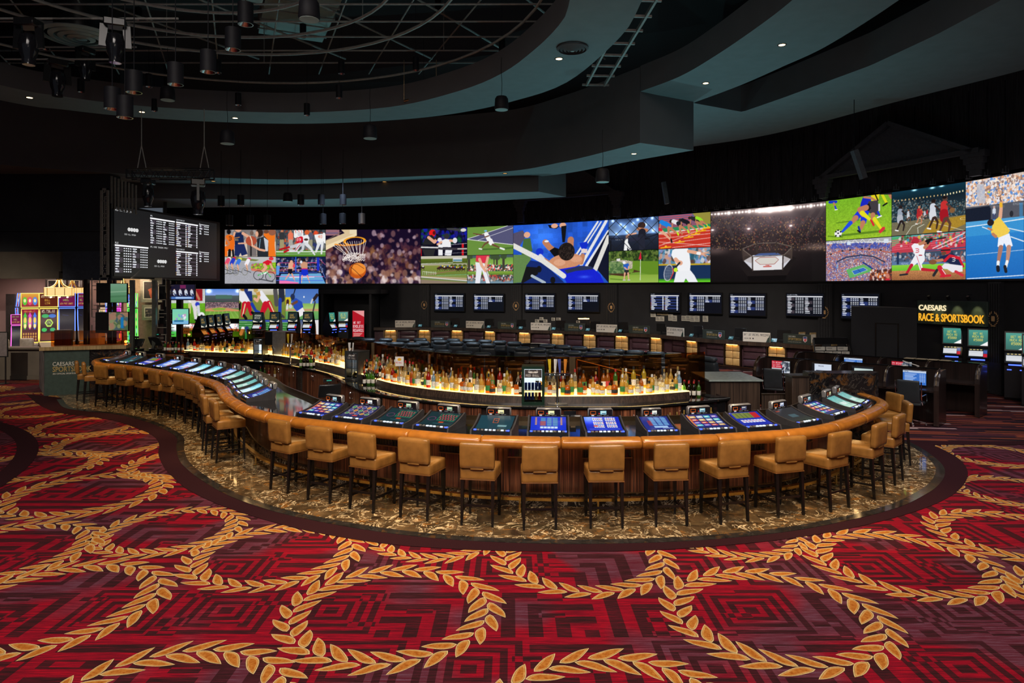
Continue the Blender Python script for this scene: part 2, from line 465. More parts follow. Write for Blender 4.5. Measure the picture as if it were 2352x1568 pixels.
def pic_object(name,art,fn,mt,parent=None):
 """fn(s, t) -> world/local point, s left..right, t bottom..top (arrays) -> (x, y, z) arrays; cells carry the picture's colours"""
 img=art.out()if isinstance(art,Art)else art
 h,w=img.shape[:2]
 # cell corners take the mean of the cells around them
 p=np.pad(img,((1,1),(1,1),(0,0)),'edge');cc=(p[:-1,:-1]+p[1:,:-1]+p[:-1,1:]+p[1:,1:])/4
 cc=cc*0.35+np.pad(img,((0,1),(0,1),(0,0)),'edge')*0.65
 S,T=np.meshgrid(np.linspace(0,1,w+1),1-np.linspace(0,1,h+1))
 X,Y,Z=fn(S,T);n=(h+1)*(w+1)
 co=np.stack([np.broadcast_to(q,S.shape)for q in(X,Y,Z)],-1).reshape(n,3).astype(np.float32)
 i,j=np.meshgrid(np.arange(w),np.arange(h));b=j*(w+1)+i
 fc=np.stack([b+w+1,b+w+2,b+1,b],-1).reshape(-1,4).astype(np.int32)
 me=bpy.data.meshes.new(name);me.vertices.add(n);me.vertices.foreach_set('co',co.ravel())
 nf=len(fc);me.loops.add(nf*4);me.loops.foreach_set('vertex_index',fc.ravel())
 me.polygons.add(nf);me.polygons.foreach_set('loop_start',np.arange(0,nf*4,4,dtype=np.int32))
 me.polygons.foreach_set('loop_total',np.full(nf,4,np.int32));me.update(calc_edges=True)
 ca=me.color_attributes.new('Col','FLOAT_COLOR','POINT')
 c=np.clip(cc,0,1).reshape(n,3);c=np.where(c<=0.04045,c/12.92,((c+0.055)/1.055)**2.4)
 ca.data.foreach_set('color',np.concatenate([c,np.ones((n,1))],1).astype(np.float32).ravel())
 me.materials.append(MATS[mt]);o=bpy.data.objects.new(name,me);COL.objects.link(o)
 if parent is not None:o.parent=parent
 return o
def pic_mat(name,strength,sample):
 t=NT(name);t.base((0.004,0.004,0.005));t.set(0.25)
 vc=t.n('ShaderNodeVertexColor');vc.layer_name='Col';t.l(vc.outputs[0],t.b.inputs['Emission Color'])
 t.b.inputs['Emission Strength'].default_value=strength
 t.m.cycles.emission_sampling='FRONT' if sample else 'NONE'
def print_mat(name,rough=0.6):
 t=NT(name);t.set(rough);vc=t.n('ShaderNodeVertexColor');vc.layer_name='Col';t.base(vc.outputs[0])
pic_mat('led_display',1.0,True);pic_mat('small_display',1.0,False);print_mat('printed')
def flat(a,b,c):
 """a = bottom-left, b = bottom-right, c = top-left"""
 a,b,c=Vector(a),Vector(b),Vector(c);e,f_=b-a,c-a
 return lambda S,T:tuple(a[i]+e[i]*S+f_[i]*T for i in range(3))
# ---------------------------------------------------------------- surface materials
def carpet_mats():
 t=NT('red_carpet');t.set(0.95,spec=0.1);c=t.coord()
 sp=t.n('ShaderNodeSeparateXYZ');t.l(c,sp.inputs[0]);x,y=sp.outputs[0],sp.outputs[1]
 Y=t.math('DIVIDE',y,0.98);row=t.math('FLOOR',Y)
 X=t.math('ADD',t.math('DIVIDE',x,0.98),t.math('MULTIPLY',row,0.37));colm=t.math('FLOOR',X)
 fx=t.math('SUBTRACT',t.math('FRACT',X),0.5);fy=t.math('SUBTRACT',t.math('FRACT',Y),0.5)
 cb=t.n('ShaderNodeCombineXYZ');t.l(colm,cb.inputs[0]);t.l(row,cb.inputs[1])
 wn=t.n('ShaderNodeTexWhiteNoise',noise_dimensions='2D');t.l(cb.outputs[0],wn.inputs[0]);w=wn.outputs[0]
 sq=t.math('MAXIMUM',t.math('ABSOLUTE',fx),t.math('ABSOLUTE',fy))
 lc=t.math('MULTIPLY',t.math('MAXIMUM',t.math('ADD',fx,0.5),t.math('ADD',fy,0.5)),0.5)
 lc2=t.math('MULTIPLY',t.math('MAXIMUM',t.math('SUBTRACT',0.5,fx),t.math('ADD',fy,0.5)),0.5)
 sel1=t.math('GREATER_THAN',w,0.45);sel2=t.math('GREATER_THAN',w,0.75)
 d=t.math('ADD',t.math('MULTIPLY',sq,t.math('SUBTRACT',1.0,sel1)),t.math('MULTIPLY',t.math('ADD',t.math('MULTIPLY',lc,t.math('SUBTRACT',1.0,sel2)),t.math('MULTIPLY',lc2,sel2)),sel1))
 st=t.math('GREATER_THAN',t.math('FRACT',t.math('MULTIPLY',d,8.0)),0.52)
 # short bars crossing the maze
 g=t.n('ShaderNodeTexWhiteNoise',noise_dimensions='2D');cb2=t.n('ShaderNodeCombineXYZ')
 t.l(t.math('FLOOR',t.math('DIVIDE',x,0.245)),cb2.inputs[0]);t.l(t.math('FLOOR',t.math('DIVIDE',y,0.082)),cb2.inputs[1]);t.l(cb2.outputs[0],g.inputs[0])
 st=t.math('ABSOLUTE',t.math('SUBTRACT',st,t.math('GREATER_THAN',g.outputs[0],0.94)))
 streak=t.noise(t.coord((1.1,22,1)),2.4,5,0.75)
 fine=t.noise(t.coord((60,160,1)),3,2)
 zone=t.noise(c,0.75,1)
 red=t.ramp(streak,[(0.36,(0.085,0.003,0.010)),(0.53,(0.26,0.003,0.014)),(0.70,(0.46,0.004,0.013))])
 mauve=t.ramp(streak,[(0.38,(0.09,0.005,0.014)),(0.54,(0.11,0.030,0.045)),(0.72,(0.17,0.085,0.13))])
 wz=t.math('ADD',t.math('MULTIPLY',zone,2.2),t.math('MULTIPLY',w,0.25))
 light=t.mix(t.ramp(wz,[(0.0,0.0),(0.98,0.0),(1.0,0.0)]),red,mauve)
 zr=t.ramp(zone,[(0.50,0.0),(0.58,1.0)]);light=t.mix(zr,red,mauve)
 dark=t.ramp(streak,[(0.4,(0.020,0.007,0.007)),(0.58,(0.05,0.008,0.012)),(0.70,(0.18,0.005,0.016))])
 col=t.mix(t.math('MULTIPLY_ADD',st,0.86,t.ramp(streak,[(0.45,0.0),(0.62,0.14)])),dark,light);col=t.mix(0.55,col,t.mix(1.0,col,t.ramp(fine,[(0.3,0.35),(0.7,1.5)]),'MULTIPLY'))
 t.base(col)
 t=NT('carpet_band');t.set(0.97,spec=0.05);t.base(t.ramp(t.noise(t.coord((20,60,1)),4,3),[(0.3,(0.020,0.006,0.008)),(0.7,(0.036,0.011,0.013))]))
 t=NT('leaf_gold');t.set(0.95,spec=0.1)
 t.base(t.ramp(t.noise(t.coord(),14,4,0.7),[(0.38,(0.42,0.17,0.03)),(0.5,(0.50,0.24,0.06)),(0.66,(0.56,0.30,0.09))]))
 t=NT('leaf_cream');t.set(0.95,spec=0.1);t.base(t.ramp(t.noise(t.coord(),90,2),[(0.3,(0.50,0.33,0.12)),(0.7,(0.68,0.50,0.24))]))
 t=NT('leaf_core');t.set(0.95,spec=0.1);t.base(t.ramp(t.noise(t.coord(),26,4,0.7),[(0.36,(0.30,0.075,0.006)),(0.6,(0.44,0.16,0.025))]))
 t=NT('leaf_green');t.set(0.95,spec=0.1);t.base((0.16,0.13,0.05))
 # striped carpet of the seating area
 t=NT('striped_carpet');t.set(0.95,spec=0.1);c=t.coord(rot=(0,0,R(8)))
 sp=t.n('ShaderNodeSeparateXYZ');t.l(c,sp.inputs[0]);x,y=sp.outputs[0],sp.outputs[1]
 row=t.math('FLOOR',t.math('DIVIDE',y,0.09));wr=t.n('ShaderNodeTexWhiteNoise',noise_dimensions='1D');t.l(row,wr.inputs['W'])
 cx=t.math('FLOOR',t.math('ADD',t.math('DIVIDE',x,1.1),t.math('MULTIPLY',wr.outputs[0],7.3)))
 cb=t.n('ShaderNodeCombineXYZ');t.l(cx,cb.inputs[0]);t.l(row,cb.inputs[1]);wn=t.n('ShaderNodeTexWhiteNoise',noise_dimensions='2D');t.l(cb.outputs[0],wn.inputs[0])
 base=t.ramp(wn.outputs[0],[(0.0,(0.018,0.008,0.010)),(0.36,(0.045,0.014,0.020)),(0.54,(0.20,0.045,0.022)),(0.76,(0.10,0.022,0.02)),(0.91,(0.42,0.28,0.26))],'CONSTANT')
 f=t.noise(t.coord((6,60,1)),3,3);t.base(t.mix(0.5,base,t.mix(1.0,base,t.ramp(f,[(0.3,0.4),(0.7,1.6)]),'MULTIPLY')))
carpet_mats()
def marble(name,dark,mid,vein,tile=True,rough=0.07,amt=1.0):
 t=NT(name);t.set(rough,spec=0.6);c=t.coord()
 if tile:
  br=t.n('ShaderNodeTexBrick');br.offset=0.5;br.inputs['Scale'].default_value=1.0
  br.inputs['Brick Width'].default_value=0.46;br.inputs['Row Height'].default_value=0.46;br.inputs['Mortar Size'].default_value=0.0025
  br.inputs['Color1'].default_value=(0,0,0,1);br.inputs['Color2'].default_value=(1,1,1,1);br.inputs['Mortar'].default_value=(0.5,0.5,0.5,1)
  t.l(c,br.inputs[0]);off=br.outputs['Color']
  vm=t.n('ShaderNodeVectorMath',operation='MULTIPLY_ADD');t.l(off,vm.inputs[0]);vm.inputs[1].default_value=(17,9,5);t.l(c,vm.inputs[2]);c2=vm.outputs[0]
 else:c2=c
 n1=t.noise(c2,2.6,5,0.6,1.2);n2=t.noise(c2,2.3,4,0.6,2.6)
 v=t.math('ABSOLUTE',t.math('SUBTRACT',n2,0.5));veins=t.ramp(v,[(0.0,1.0),(0.008,0.75),(0.024,0.0)])
 msk=t.ramp(t.noise(c2,1.9,2),[(0.38,0.0),(0.52,1.0)]);veins=t.math('MULTIPLY',t.math('MULTIPLY',veins,msk),amt)
 gold=t.ramp(t.noise(c2,5.5,4,0.6,0.6),[(0.56,0.0),(0.66,1.0)])
 body=t.ramp(n1,[(0.3,dark),(0.6,mid),(0.75,tuple(min(1,q*1.7)for q in mid))])
 body=t.mix(t.math('MULTIPLY',gold,0.8*amt),body,(0.30,0.12,0.022));col=t.mix(veins,body,vein)
 if tile:col=t.mix(t.math('MULTIPLY',br.outputs['Fac'],0.85),col,(0.02,0.016,0.012))
 t.base(col)
marble('floor_marble',(0.022,0.014,0.008),(0.125,0.076,0.034),(0.92,0.70,0.40))
marble('kick_marble',(0.012,0.009,0.007),(0.05,0.032,0.02),(0.62,0.50,0.36),False)
marble('black_marble',(0.006,0.006,0.007),(0.018,0.016,0.016),(0.14,0.12,0.10),False,0.12,0.5)
marble('granite_band',(0.010,0.009,0.008),(0.030,0.026,0.022),(0.10,0.09,0.08),True,0.12,0.3)
def wood(name,a,b,c_,rough=0.28,k=1.0,coat=0.3):
 t=NT(name);t.set(rough,coat=coat);n1=t.noise(t.coord((34*k,34*k,0.5)),1.6,5,0.65,0.4);n2=t.noise(t.coord((5*k,5*k,0.25)),1.3,2)
 f=t.math('ADD',t.math('MULTIPLY',n1,0.7),t.math('MULTIPLY',n2,0.3));t.base(t.ramp(f,[(0.40,a),(0.50,b),(0.60,c_)]))
wood('ebony',(0.030,0.011,0.007),(0.12,0.040,0.022),(0.34,0.12,0.055))
wood('ebony_dull',(0.020,0.013,0.010),(0.045,0.028,0.020),(0.080,0.050,0.034),0.4,1.0,0.1)
wood('dark_wood',(0.012,0.008,0.007),(0.022,0.013,0.011),(0.038,0.021,0.017),0.3,1,0.2)
wood('gold_wood',(0.30,0.20,0.08),(0.42,0.29,0.13),(0.5,0.36,0.18),0.4,0.6,0.1)
def leather(name,c,rough=0.34):
 t=NT(name);t.set(rough,spec=0.5);c1=t.coord();f=t.noise(c1,9,3)
 t.base(t.ramp(f,[(0.3,tuple(q*0.82 for q in c)),(0.7,tuple(q*1.14 for q in c))]))
 t.bump(t.noise(c1,260,2),0.05,0.001)
leather('tan_leather',(0.29,0.132,0.030),0.25);leather('rail_leather',(0.37,0.130,0.018),0.22);leather('seam_leather',(0.20,0.075,0.015),0.4)
leather('black_leather',(0.035,0.043,0.050),0.34);leather('plum_leather',(0.075,0.038,0.05),0.35);leather('gold_pad',(0.60,0.36,0.13),0.4)
leather('cream_seat',(0.36,0.31,0.26),0.45)
mat('leg_black',(0.006,0.005,0.005),0.25);mat('black_plastic',(0.012,0.012,0.013),0.3);mat('dark_gloss',(0.010,0.010,0.012),0.05,spec=0.7)
mat('counter_black',(0.010,0.010,0.011),0.04,spec=0.75,coat=0.4);mat('silver_plastic',(0.30,0.29,0.29),0.3,0.4);mat('grey_shell',(0.20,0.17,0.17),0.35,0.3)
mat('dark_shell',(0.06,0.055,0.058),0.3,0.2);mat('chrome',(0.75,0.75,0.76),0.12,1.0,var=0.02);mat('steel',(0.42,0.41,0.39),0.32,1.0,scale=3,stretch=(1,1,30));mat('brass',(0.82,0.55,0.16),0.22,1.0,var=0.05)
mat('bronze',(0.32,0.22,0.12),0.3,1.0,var=0.1);mat('pipe_grey',(0.30,0.30,0.28),0.6);mat('deck_black',(0.006,0.006,0.006),0.9);mat('duct_grey',(0.30,0.38,0.36),0.6,scale=2)
mat('soffit_paint',(0.16,0.185,0.19),0.75,var=0.06,scale=3);mat('fascia_paint',(0.10,0.10,0.106),0.8,var=0.05,scale=2)
mat('wall_black',(0.022,0.022,0.026),0.7,scale=2);mat('drape',(0.035,0.037,0.044),0.95,scale=6,stretch=(6,6,0.3),var=0.5)
mat('pink_wall',(0.30,0.20,0.19),0.8,var=0.05,scale=2);mat('beige_paint',(0.10,0.082,0.062),0.8,scale=2);mat('blue_paint',(0.035,0.042,0.06),0.7)
mat('ring_metal',(0.03,0.03,0.033),0.35,0.5);mat('white_plastic',(0.7,0.7,0.68),0.4);mat('paper',(0.72,0.68,0.60),0.8,var=0.04);mat('kraft',(0.42,0.33,0.20),0.8)
mat('sign_green',(0.045,0.072,0.058),0.5);mat('gold_ink',(0.55,0.38,0.12),0.5);mat('cream_ink',(0.75,0.72,0.62),0.5);mat('lattice_metal',(0.30,0.28,0.24),0.45,0.2)
mat('red_sign',(0.5,0.01,0.02),0.4);mat('dark_ink',(0.03,0.03,0.03),0.6);mat('red_brown_tile',(0.05,0.03,0.022),0.3)
emit('bulb_warm',(1.0,0.62,0.25),14,False);emit('shelf_light',(1.0,0.66,0.22),3.2);emit('lamp_gold',(1.0,0.55,0.14),9);emit('blue_glow',(0.06,0.12,1.0),2.6,False)
emit('white_glow',(0.8,0.9,1.0),1.3,False);emit('shade_glow',(1.0,0.66,0.26),1.05);emit('sign_gold_light',(1.0,0.48,0.03),0.95,False);emit('sign_cream_light',(1.0,0.84,0.5),0.95,False)
emit('neon_yellow',(1.0,0.66,0.10),1.6,False);emit('neon_blue',(0.12,0.25,1.0),1.6,False);emit('neon_green',(0.18,1.0,0.12),1.4,False);emit('neon_pink',(1.0,0.15,0.7),1.4,False);emit('neon_white',(0.75,0.85,1.0),1.4,False)
emit('under_glow',(1.0,0.62,0.25),7.0);emit('fridge_light',(0.85,0.92,1.0),1.5,False)
def glassmat(name,tint,refl=0.12,rough=0.02,solid=None,solid_fac=0.0):
 t=NT(name);tr=t.n('ShaderNodeBsdfTransparent');tr.inputs[0].default_value=(*tint,1)
 gl=t.n('ShaderNodeBsdfGlossy');gl.inputs['Roughness'].default_value=rough;gl.inputs['Color'].default_value=(0.9,0.9,0.9,1)
 lw=t.n('ShaderNodeLayerWeight');lw.inputs[0].default_value=0.3
 f=t.math('ADD',t.math('MULTIPLY',lw.outputs['Fresnel'],0.7),refl);m1=t.n('ShaderNodeMixShader');t.l(f,m1.inputs[0]);t.l(tr.outputs[0],m1.inputs[1]);t.l(gl.outputs[0],m1.inputs[2]);last=m1
 if solid:
  tl=t.n('ShaderNodeBsdfTranslucent');tl.inputs[0].default_value=(*solid,1);df=t.n('ShaderNodeBsdfDiffuse');df.inputs[0].default_value=(*solid,1)
  ms=t.n('ShaderNodeMixShader');ms.inputs[0].default_value=0.4;t.l(tl.outputs[0],ms.inputs[1]);t.l(df.outputs[0],ms.inputs[2])
  m2=t.n('ShaderNodeMixShader');m2.inputs[0].default_value=solid_fac;t.l(m1.outputs[0],m2.inputs[1]);t.l(ms.outputs[0],m2.inputs[2]);last=m2
 t.l(last.outputs[0],t.out.inputs[0]);return t.m
glassmat('amber_glass',(0.90,0.52,0.22),0.03);glassmat('clear_glass',(0.9,0.93,0.93),0.06)

# ---------------------------------------------------------------- floor: striped carpet, red carpet with its woven wreaths, border band
mb=MB();mb.add([(-32,-6,-0.012),(26,-6,-0.012),(26,44,-0.012),(-32,44,-0.012)],[(0,1,2,3)]);struct(mb.build('floor','striped_carpet',smooth=False))
PLAT=[(130,917),(146,935),(190,943),(261,950),(330,966),(375,984),(405,1004),(405,1029),(412,1057),(433,1080),(463,1102),(520,1135),(600,1165),(700,1190),(850,1217),
  (1000,1235),(1150,1244),(1300,1248),(1450,1246),(1600,1240),(1750,1227),(1853,1213),(1940,1196),(2006,1181),(2070,1162),(2113,1142),(2152,1117),(2170,1090),(2164,1066),(2128,1036),(2089,1014)]
PLAT=catmull(pathP(PLAT,0.012),6)
PLAT_IN=offset(PLAT,-0.13)
BAND=[(60,905),(90,930),(135,948),(200,956),(261,966),(310,982),(350,1000),(365,1020),(364,1045),(380,1078),(410,1108),(440,1130),(520,1166),(640,1203),(750,1228),(900,1251),(1100,1264),(1300,1267),(1500,1264),
  (1700,1250),(1850,1232),(1975,1209),(2100,1176),(2180,1142),(2216,1110),(2222,1080),(2200,1052),(2160,1030),(2130,1018)]
BAND=catmull(pathP(BAND,0.0),6)
mb=MB()
front=[(-26,-5),(20,-5),(20,13.4),(7.5,13.4),(6.0,12.9),(2,11),(-3,12),(-6.5,16.5),(-10,20.5),(-12.0,21.6),(-26,21.6)]
mb.add([(x,y,0.0)for x,y in front],[tuple(range(len(front)))],0)
def leaf(mb,x,y,a,L,W,side,zb):
 """one woven leaf: cream edge, thin green line, orange fill"""
 ca,sa=math.cos(a),math.sin(a)
 for(g,z,m)in((0.0,zb,1),(0.011,zb+.00002,3),(0.015,zb+.00004,2),(0.034,zb+.00006,4)):
  l2,w2=L-2.6*g,W-g;up,dn=[],[]
  for i in range(11):
   t_=i/10;px=1.3*g+l2*t_;cy=side*L*(.09*t_**3-.022*math.sin(2*PI*t_))
   hw=w2*2.05*t_**.66*(1-t_)**.95 if 0<t_<1 else 0
   up.append((px,cy+hw));dn.append((px,cy-hw))
  pts=up+dn[-2:0:-1]
  mb.add([(x+ca*p-sa*q,y+sa*p+ca*q,z)for p,q in pts],[tuple(range(len(pts)))[::-1]],m)
WREATHS=[(-1.13,6.37,1.0),(2.43,6.31,1.0),(-2.69,7.73,.95),(.8,7.62,.97),(4.3,7.5,.97),(-4.25,8.5,.86),(-5.85,7.8,1.0),(-4.4,6.5,1.02),(-2.5,4.75,1.0),(.75,4.62,1.0),(-6.25,10.0,1.12),
  (-.9,8.33,.82),(2.7,8.36,.82),(6.15,8.3,.95),(7.45,10.1,.85),(-7.75,13.3,1.15),(-9.3,14.9,1.1),(-8.1,11.6,1.05),(-5.6,11.75,1.0),(8.7,12.3,.9),(4.8,4.6,1.0),(5.95,6.45,1.0),
  (-7.6,8.4,1.0),(-6.9,6.0,1.0),(-11.6,16.9,1.1),(-13.6,18.6,1.1),(-12.0,20.3,1.0),(10.2,10.9,.95),(8.9,8.2,1.0),(8.2,5.8,1.0),(-15.6,16.5,1.1),(-16,20,1.1),(-4.7,4.1,1.0),(-0.8,2.8,1.0),(2.7,2.9,1.0),(-9.9,9.6,1.0)]
for k,(wx,wy,wr)in enumerate(WREATHS):
 n_=24;ph=rnd.random()
 for i in range(n_):
  for side in(1,-1):
   a=-2*PI*(i+ph+(0.5 if side<0 else 0))/n_ # clockwise
   r0=wr*(0.915+0.014*side);L=wr*(0.325+0.03*math.sin(3*a+k));tang=a-PI/2
   leaf(mb,wx+r0*math.cos(a),wy+r0*math.sin(a),tang+(R(12)if side>0 else-R(35)),L,0.076*wr+0.004*math.sin(5*a),side,.001+k*.00012+(side>0)*.00006)
struct(mb.build('floor_carpet',['red_carpet','leaf_cream','leaf_gold','leaf_green','leaf_core'],smooth=False))
mb=MB();inner=offset(PLAT,-0.3)
bb=resample(BAND,n=160);ii=resample(inner,n=160)
mb.add([(p[0],p[1],0.0066)for p in bb]+[(p[0],p[1],0.0066)for p in ii],[(i,i+1,161+i,160+i)for i in range(159)])
mb.add([(8.0,13.1,0.006),(20,13.1,0.006),(20,13.42,0.006),(7.72,13.42,0.006)],[(0,1,2,3)])
struct(mb.build('trim_1','carpet_band',smooth=False))
# round band woven in the carpet far left
mb=MB();ctr=(-16.1,7.96);n_=120
mb.add([(ctr[0]+r_*math.cos(2*PI*i/n_),ctr[1]+r_*math.sin(2*PI*i/n_),0.0064)for r_ in(8.7,8.36)for i in range(n_)],[(i,(i+1)%n_,n_+(i+1)%n_,n_+i)for i in range(n_)])
struct(mb.build('trim_2','carpet_band',smooth=False))
# marble platform under the bar, edged in dark granite
mb=MB();po=resample(PLAT,n=150);pi_=resample(PLAT_IN,n=150)
back=[(6.6,13.2),(5.0,13.0),(0,12.5),(-3,13.5),(-6,18.0),(-10,20.5),(-13.2,19.6)]
poly=[tuple(p)for p in pi_]+back
mb.add([(p[0],p[1],0.012)for p in poly],[tuple(range(len(poly)))],0)
mb.add([(p[0],p[1],0.0122)for p in po]+[(p[0],p[1],0.0122)for p in pi_],[(i,i+1,151+i,150+i)for i in range(149)],1)
mb.add([(p[0],p[1],0.0122)for p in po]+[(p[0],p[1],-0.01)for p in po],[(i,i+1,151+i,150+i)for i in range(149)],1)
struct(mb.build('floor_marble_platform',['floor_marble','granite_band'],smooth=False))
# ---------------------------------------------------------------- back wall line
TOP=[(516,527),(748,527),(967,525),(1180,517),(1400,504.5),(1630,486),(1860,466),(2048,441),(2220,417),(2352,393.5)]
WL=[(((u-U0)/F)*(3.2*F/(V0-v)),3.2*F/(V0-v))for u,v in TOP]
WL=[(-18.8,36.9)]+WL+[(14.15,16.5),(14.25,14.0)]
WL=soften(resample(catmull(WL,10),step=0.4),10)
def W(u):
 """point of the wall line seen at picture column u"""
 k=(u-U0)/F;best=None
 for a,b in zip(WL,WL[1:]):
  fa,fb=a[0]-k*a[1],b[0]-k*b[1]
  if fa<=0<=fb or fb<=0<=fa:
   t=fa/(fa-fb)if fa!=fb else 0;q=Vector(a)*(1-t)+Vector(b)*t
   if best is None or q[1]<best[1]:best=q
 return best
def Wd(u):
 a,b=W(u-6),W(u+6);return(b-a).normalized()
wall=offset(WL,-0.14)
mb=MB();mb.add([(p[0],p[1],z)for z in(-0.01,12)for p in wall],[(i,i+1,len(wall)+i+1,len(wall)+i)for i in range(len(wall)-1)])
struct(mb.build('wall_back','wall_black'))
def plainwall(name,a,b,z0,z1,mt,th=0.12):
 a,b=Vector(a),Vector(b);d=(b-a).normalized();n_=Vector((d[1],-d[0]))*-th
 mb=MB();mb.prism([tuple(a),tuple(b),tuple(b+n_),tuple(a+n_)],z0,z1);return struct(mb.build(name,mt,smooth=False))
plainwall('wall_right',(14.27,14.1),(14.4,-6),-0.01,12,'wall_black')
plainwall('wall_left',(-24,-6),(-24,27.1),-0.01,12,'wall_black')
plainwall('wall_casino',(-24,27),(-13.65,27),-0.01,3.9,'pink_wall')
plainwall('wall_side',(-13.65,27.0),(-18.9,37.2),-0.01,12,'wall_black')
mb=MB();mb.add([(-32,-6,12),(26,-6,12),(26,44,12),(-32,44,12)],[(3,2,1,0)]);struct(mb.build('ceiling','deck_black',smooth=False))
# bulkhead over the slot machine room
mb=MB();mb.box(-24,-15.6,23.6,24.4,3.55,4.28,m=0);mb.box(-24,-15.6,23.5,24.4,3.35,3.6,m=0);mb.box(-15.6,-13.9,23.7,24.4,3.3,4.3,m=1)
mb.box(-24,-14.0,23.8,24.4,4.28,12,m=2);mb.box(-24,-14.2,23.7,23.8,5.0,5.04,m=2)
struct(mb.build('wall_bulkhead',['beige_paint','blue_paint','wall_black'],smooth=False))
# ---------------------------------------------------------------- ceiling rings
def strip(name,pin,pout,z,ztop,cap_mat='soffit_paint',side='fascia_paint',n=80,ends=True):
 """curved dropped soffit: underside between two lines, upright fascia on both"""
 a,b=resample(catmull(pin,10),n=n),resample(catmull(pout,10),n=n);mb=MB()
 mb.add([(p[0],p[1],z)for p in a]+[(p[0],p[1],z)for p in b],[(i,n+i,n+i+1,i+1)for i in range(n-1)],0)
 for q in(a,b):mb.add([(p[0],p[1],z)for p in q]+[(p[0],p[1],ztop)for p in q],[(i,i+1,n+i+1,n+i)for i in range(n-1)],1)
 if ends:
  for i in(0,n-1):mb.add([(a[i][0],a[i][1],z),(b[i][0],b[i][1],z),(b[i][0],b[i][1],ztop),(a[i][0],a[i][1],ztop)],[(0,1,2,3)],1)
 mb.add([(p[0],p[1],ztop)for p in a]+[(p[0],p[1],ztop)for p in b],[(i,i+1,n+i+1,n+i)for i in range(n-1)],1)
 return struct(mb.build(name,[cap_mat,side],ang=60))
zA=8.0
Ain=[(-14.5,6.5),(-14.4,12)]+pathP([(0,195),(150,222),(300,241),(500,254),(700,258),(900,245),(1050,210),(1150,170),(1230,112),(1290,50),(1308,0)],zA)+[(0.9,9.5),(-0.6,6.8)]
Aout=[(-16,6.0),(-15.9,13)]+pathP([(0,230),(150,252),(300,268),(500,280),(700,284),(900,276),(1050,260),(1180,232),(1300,190),(1420,90),(1475,0)],zA)+[(2.2,8.8),(0.6,5.6)]
strip('ceiling_ring_inner',Ain,Aout,zA,8.56)
Bin=pathP([(-120,366),(0,378),(250,397),(490,408),(700,412),(950,405),(1170,393),(1300,370),(1400,346),(1470,328)],7.0)
Bout=pathP([(-120,390),(0,400),(250,415),(490,427),(700,430),(950,425),(1170,411),(1300,398),(1450,370),(1593,345)],7.0)
strip('ceiling_ring_middle',Bin,Bout,7.0,9.08)
B2in=pathP([(1471,210),(1560,176),(1640,130),(1740,62),(1820,0),(1890,-70),(1960,-180)],8.4)
B2out=pathP([(1593,236),(1700,196),(1800,152),(1900,105),(2065,0),(2200,-110),(2400,-330)],8.4)
strip('ceiling_ring_upper',B2in,B2out,8.4,9.1)
Cin=pathP([(1590,236),(1705,257),(1800,224),(2000,150),(2150,80),(2300,0),(2420,-80)],8.4)
Cout=pathP([(1588,337),(1720,318),(1850,290),(2050,236),(2352,160),(2480,118),(2600,60)],8.4)
mbc=MB();a_,b_=resample(Cin,n=60),resample(catmull(Cout,10),n=60)
mbc.add([(p[0],p[1],8.4)for p in a_]+[(p[0],p[1],8.4)for p in b_],[(i,60+i,61+i,i+1)for i in range(59)],0)
for q in(a_,b_):mbc.add([(p[0],p[1],8.4)for p in q]+[(p[0],p[1],9.2)for p in q],[(i,i+1,61+i,60+i)for i in range(59)],1)
struct(mbc.build('ceiling_ring_outer',['soffit_paint','fascia_paint'],ang=30))
Din=pathP([(250,452),(330,455),(500,457),(700,458),(1000,448),(1237,440)],6.43)
Dout=pathP([(250,480),(330,478),(500,476),(800,474),(1000,467),(1300,452)],6.43)
strip('ceiling_ring_lower',Din,Dout,6.43,7.4)
emit('downlight',(1,.72,.36),9,False);emit('downlight_dim',(1,.5,.12),.9,False);mat('can_black',(.008,.008,.011),.6,spec=.2);mat('reflector',(.5,.42,.4),.25,1.0);mat('gloss_black',(.014,.014,.018),.12);mat('duct_dark',(.09,.10,.115),.6)
# ---------------------------------------------------------------- the long curved bar
BARPX=[(237.7,834),(283.7,837.6),(329.6,843.3),(375.5,850.2),(421.4,857),(467.3,866.3),(501.7,875.4),(520,887),(525.5,898.4),(536,910),(559,923.7),(578.6,935),(616.8,946.6),(655,953.8),
  (706,962),(782.7,969.6),(859,978.5),(935.7,986),(1055,997.5),(1183,1002.6),(1324,1004.5),(1440,1004),(1592,999.8),(1721,992.8),(1838,984),(1914,968),(1975.5,946.7),(2006,931.4),(2016.8,922.2)]
BP=[(-10.5,19.75),(-11.05,19.6),(-11.42,19.2),(-11.36,18.75),(-11.1,18.42)]+pathP(BARPX,1.05)+[(6.42,12.25),(6.4,12.7)]
BAR=soften(resample(catmull(BP,10),step=0.06),26)
BN=normals(BAR)
BL=[0.0]
for a,b in zip(BAR,BAR[1:]):BL.append(BL[-1]+(b-a).length)
INPX=[(398,824),(450,829),(500,835),(550,846),(591,857),(630,875),(655,893),(706,913.5),(729,925),(788,934),(885,949),(1069,963),(1323,967),(1550,963),(1697,954),(1817,941)]
INNER=[(-10.1,19.6),(-9.7,19.35)]+pathP([(300,816),(345,819)],1.05)+pathP(INPX,1.05)+[(5.25,12.1),(5.45,12.6)]
INNER=soften(resample(catmull(INNER,10),step=0.08),20)
bar=thing('gaming_bar','long curved bar with orange leather armrest, glossy black top, ebony front and brass foot rail','bar')
n_=260;o_=resample(offset(BAR,0.02),n=n_);i_=resample(INNER,n=n_)
mb=MB();z0,z1=1.01,1.045
mb.add([(p[0],p[1],z1)for p in o_]+[(p[0],p[1],z1)for p in i_],[(i,i+1,n_+i+1,n_+i)for i in range(n_-1)])
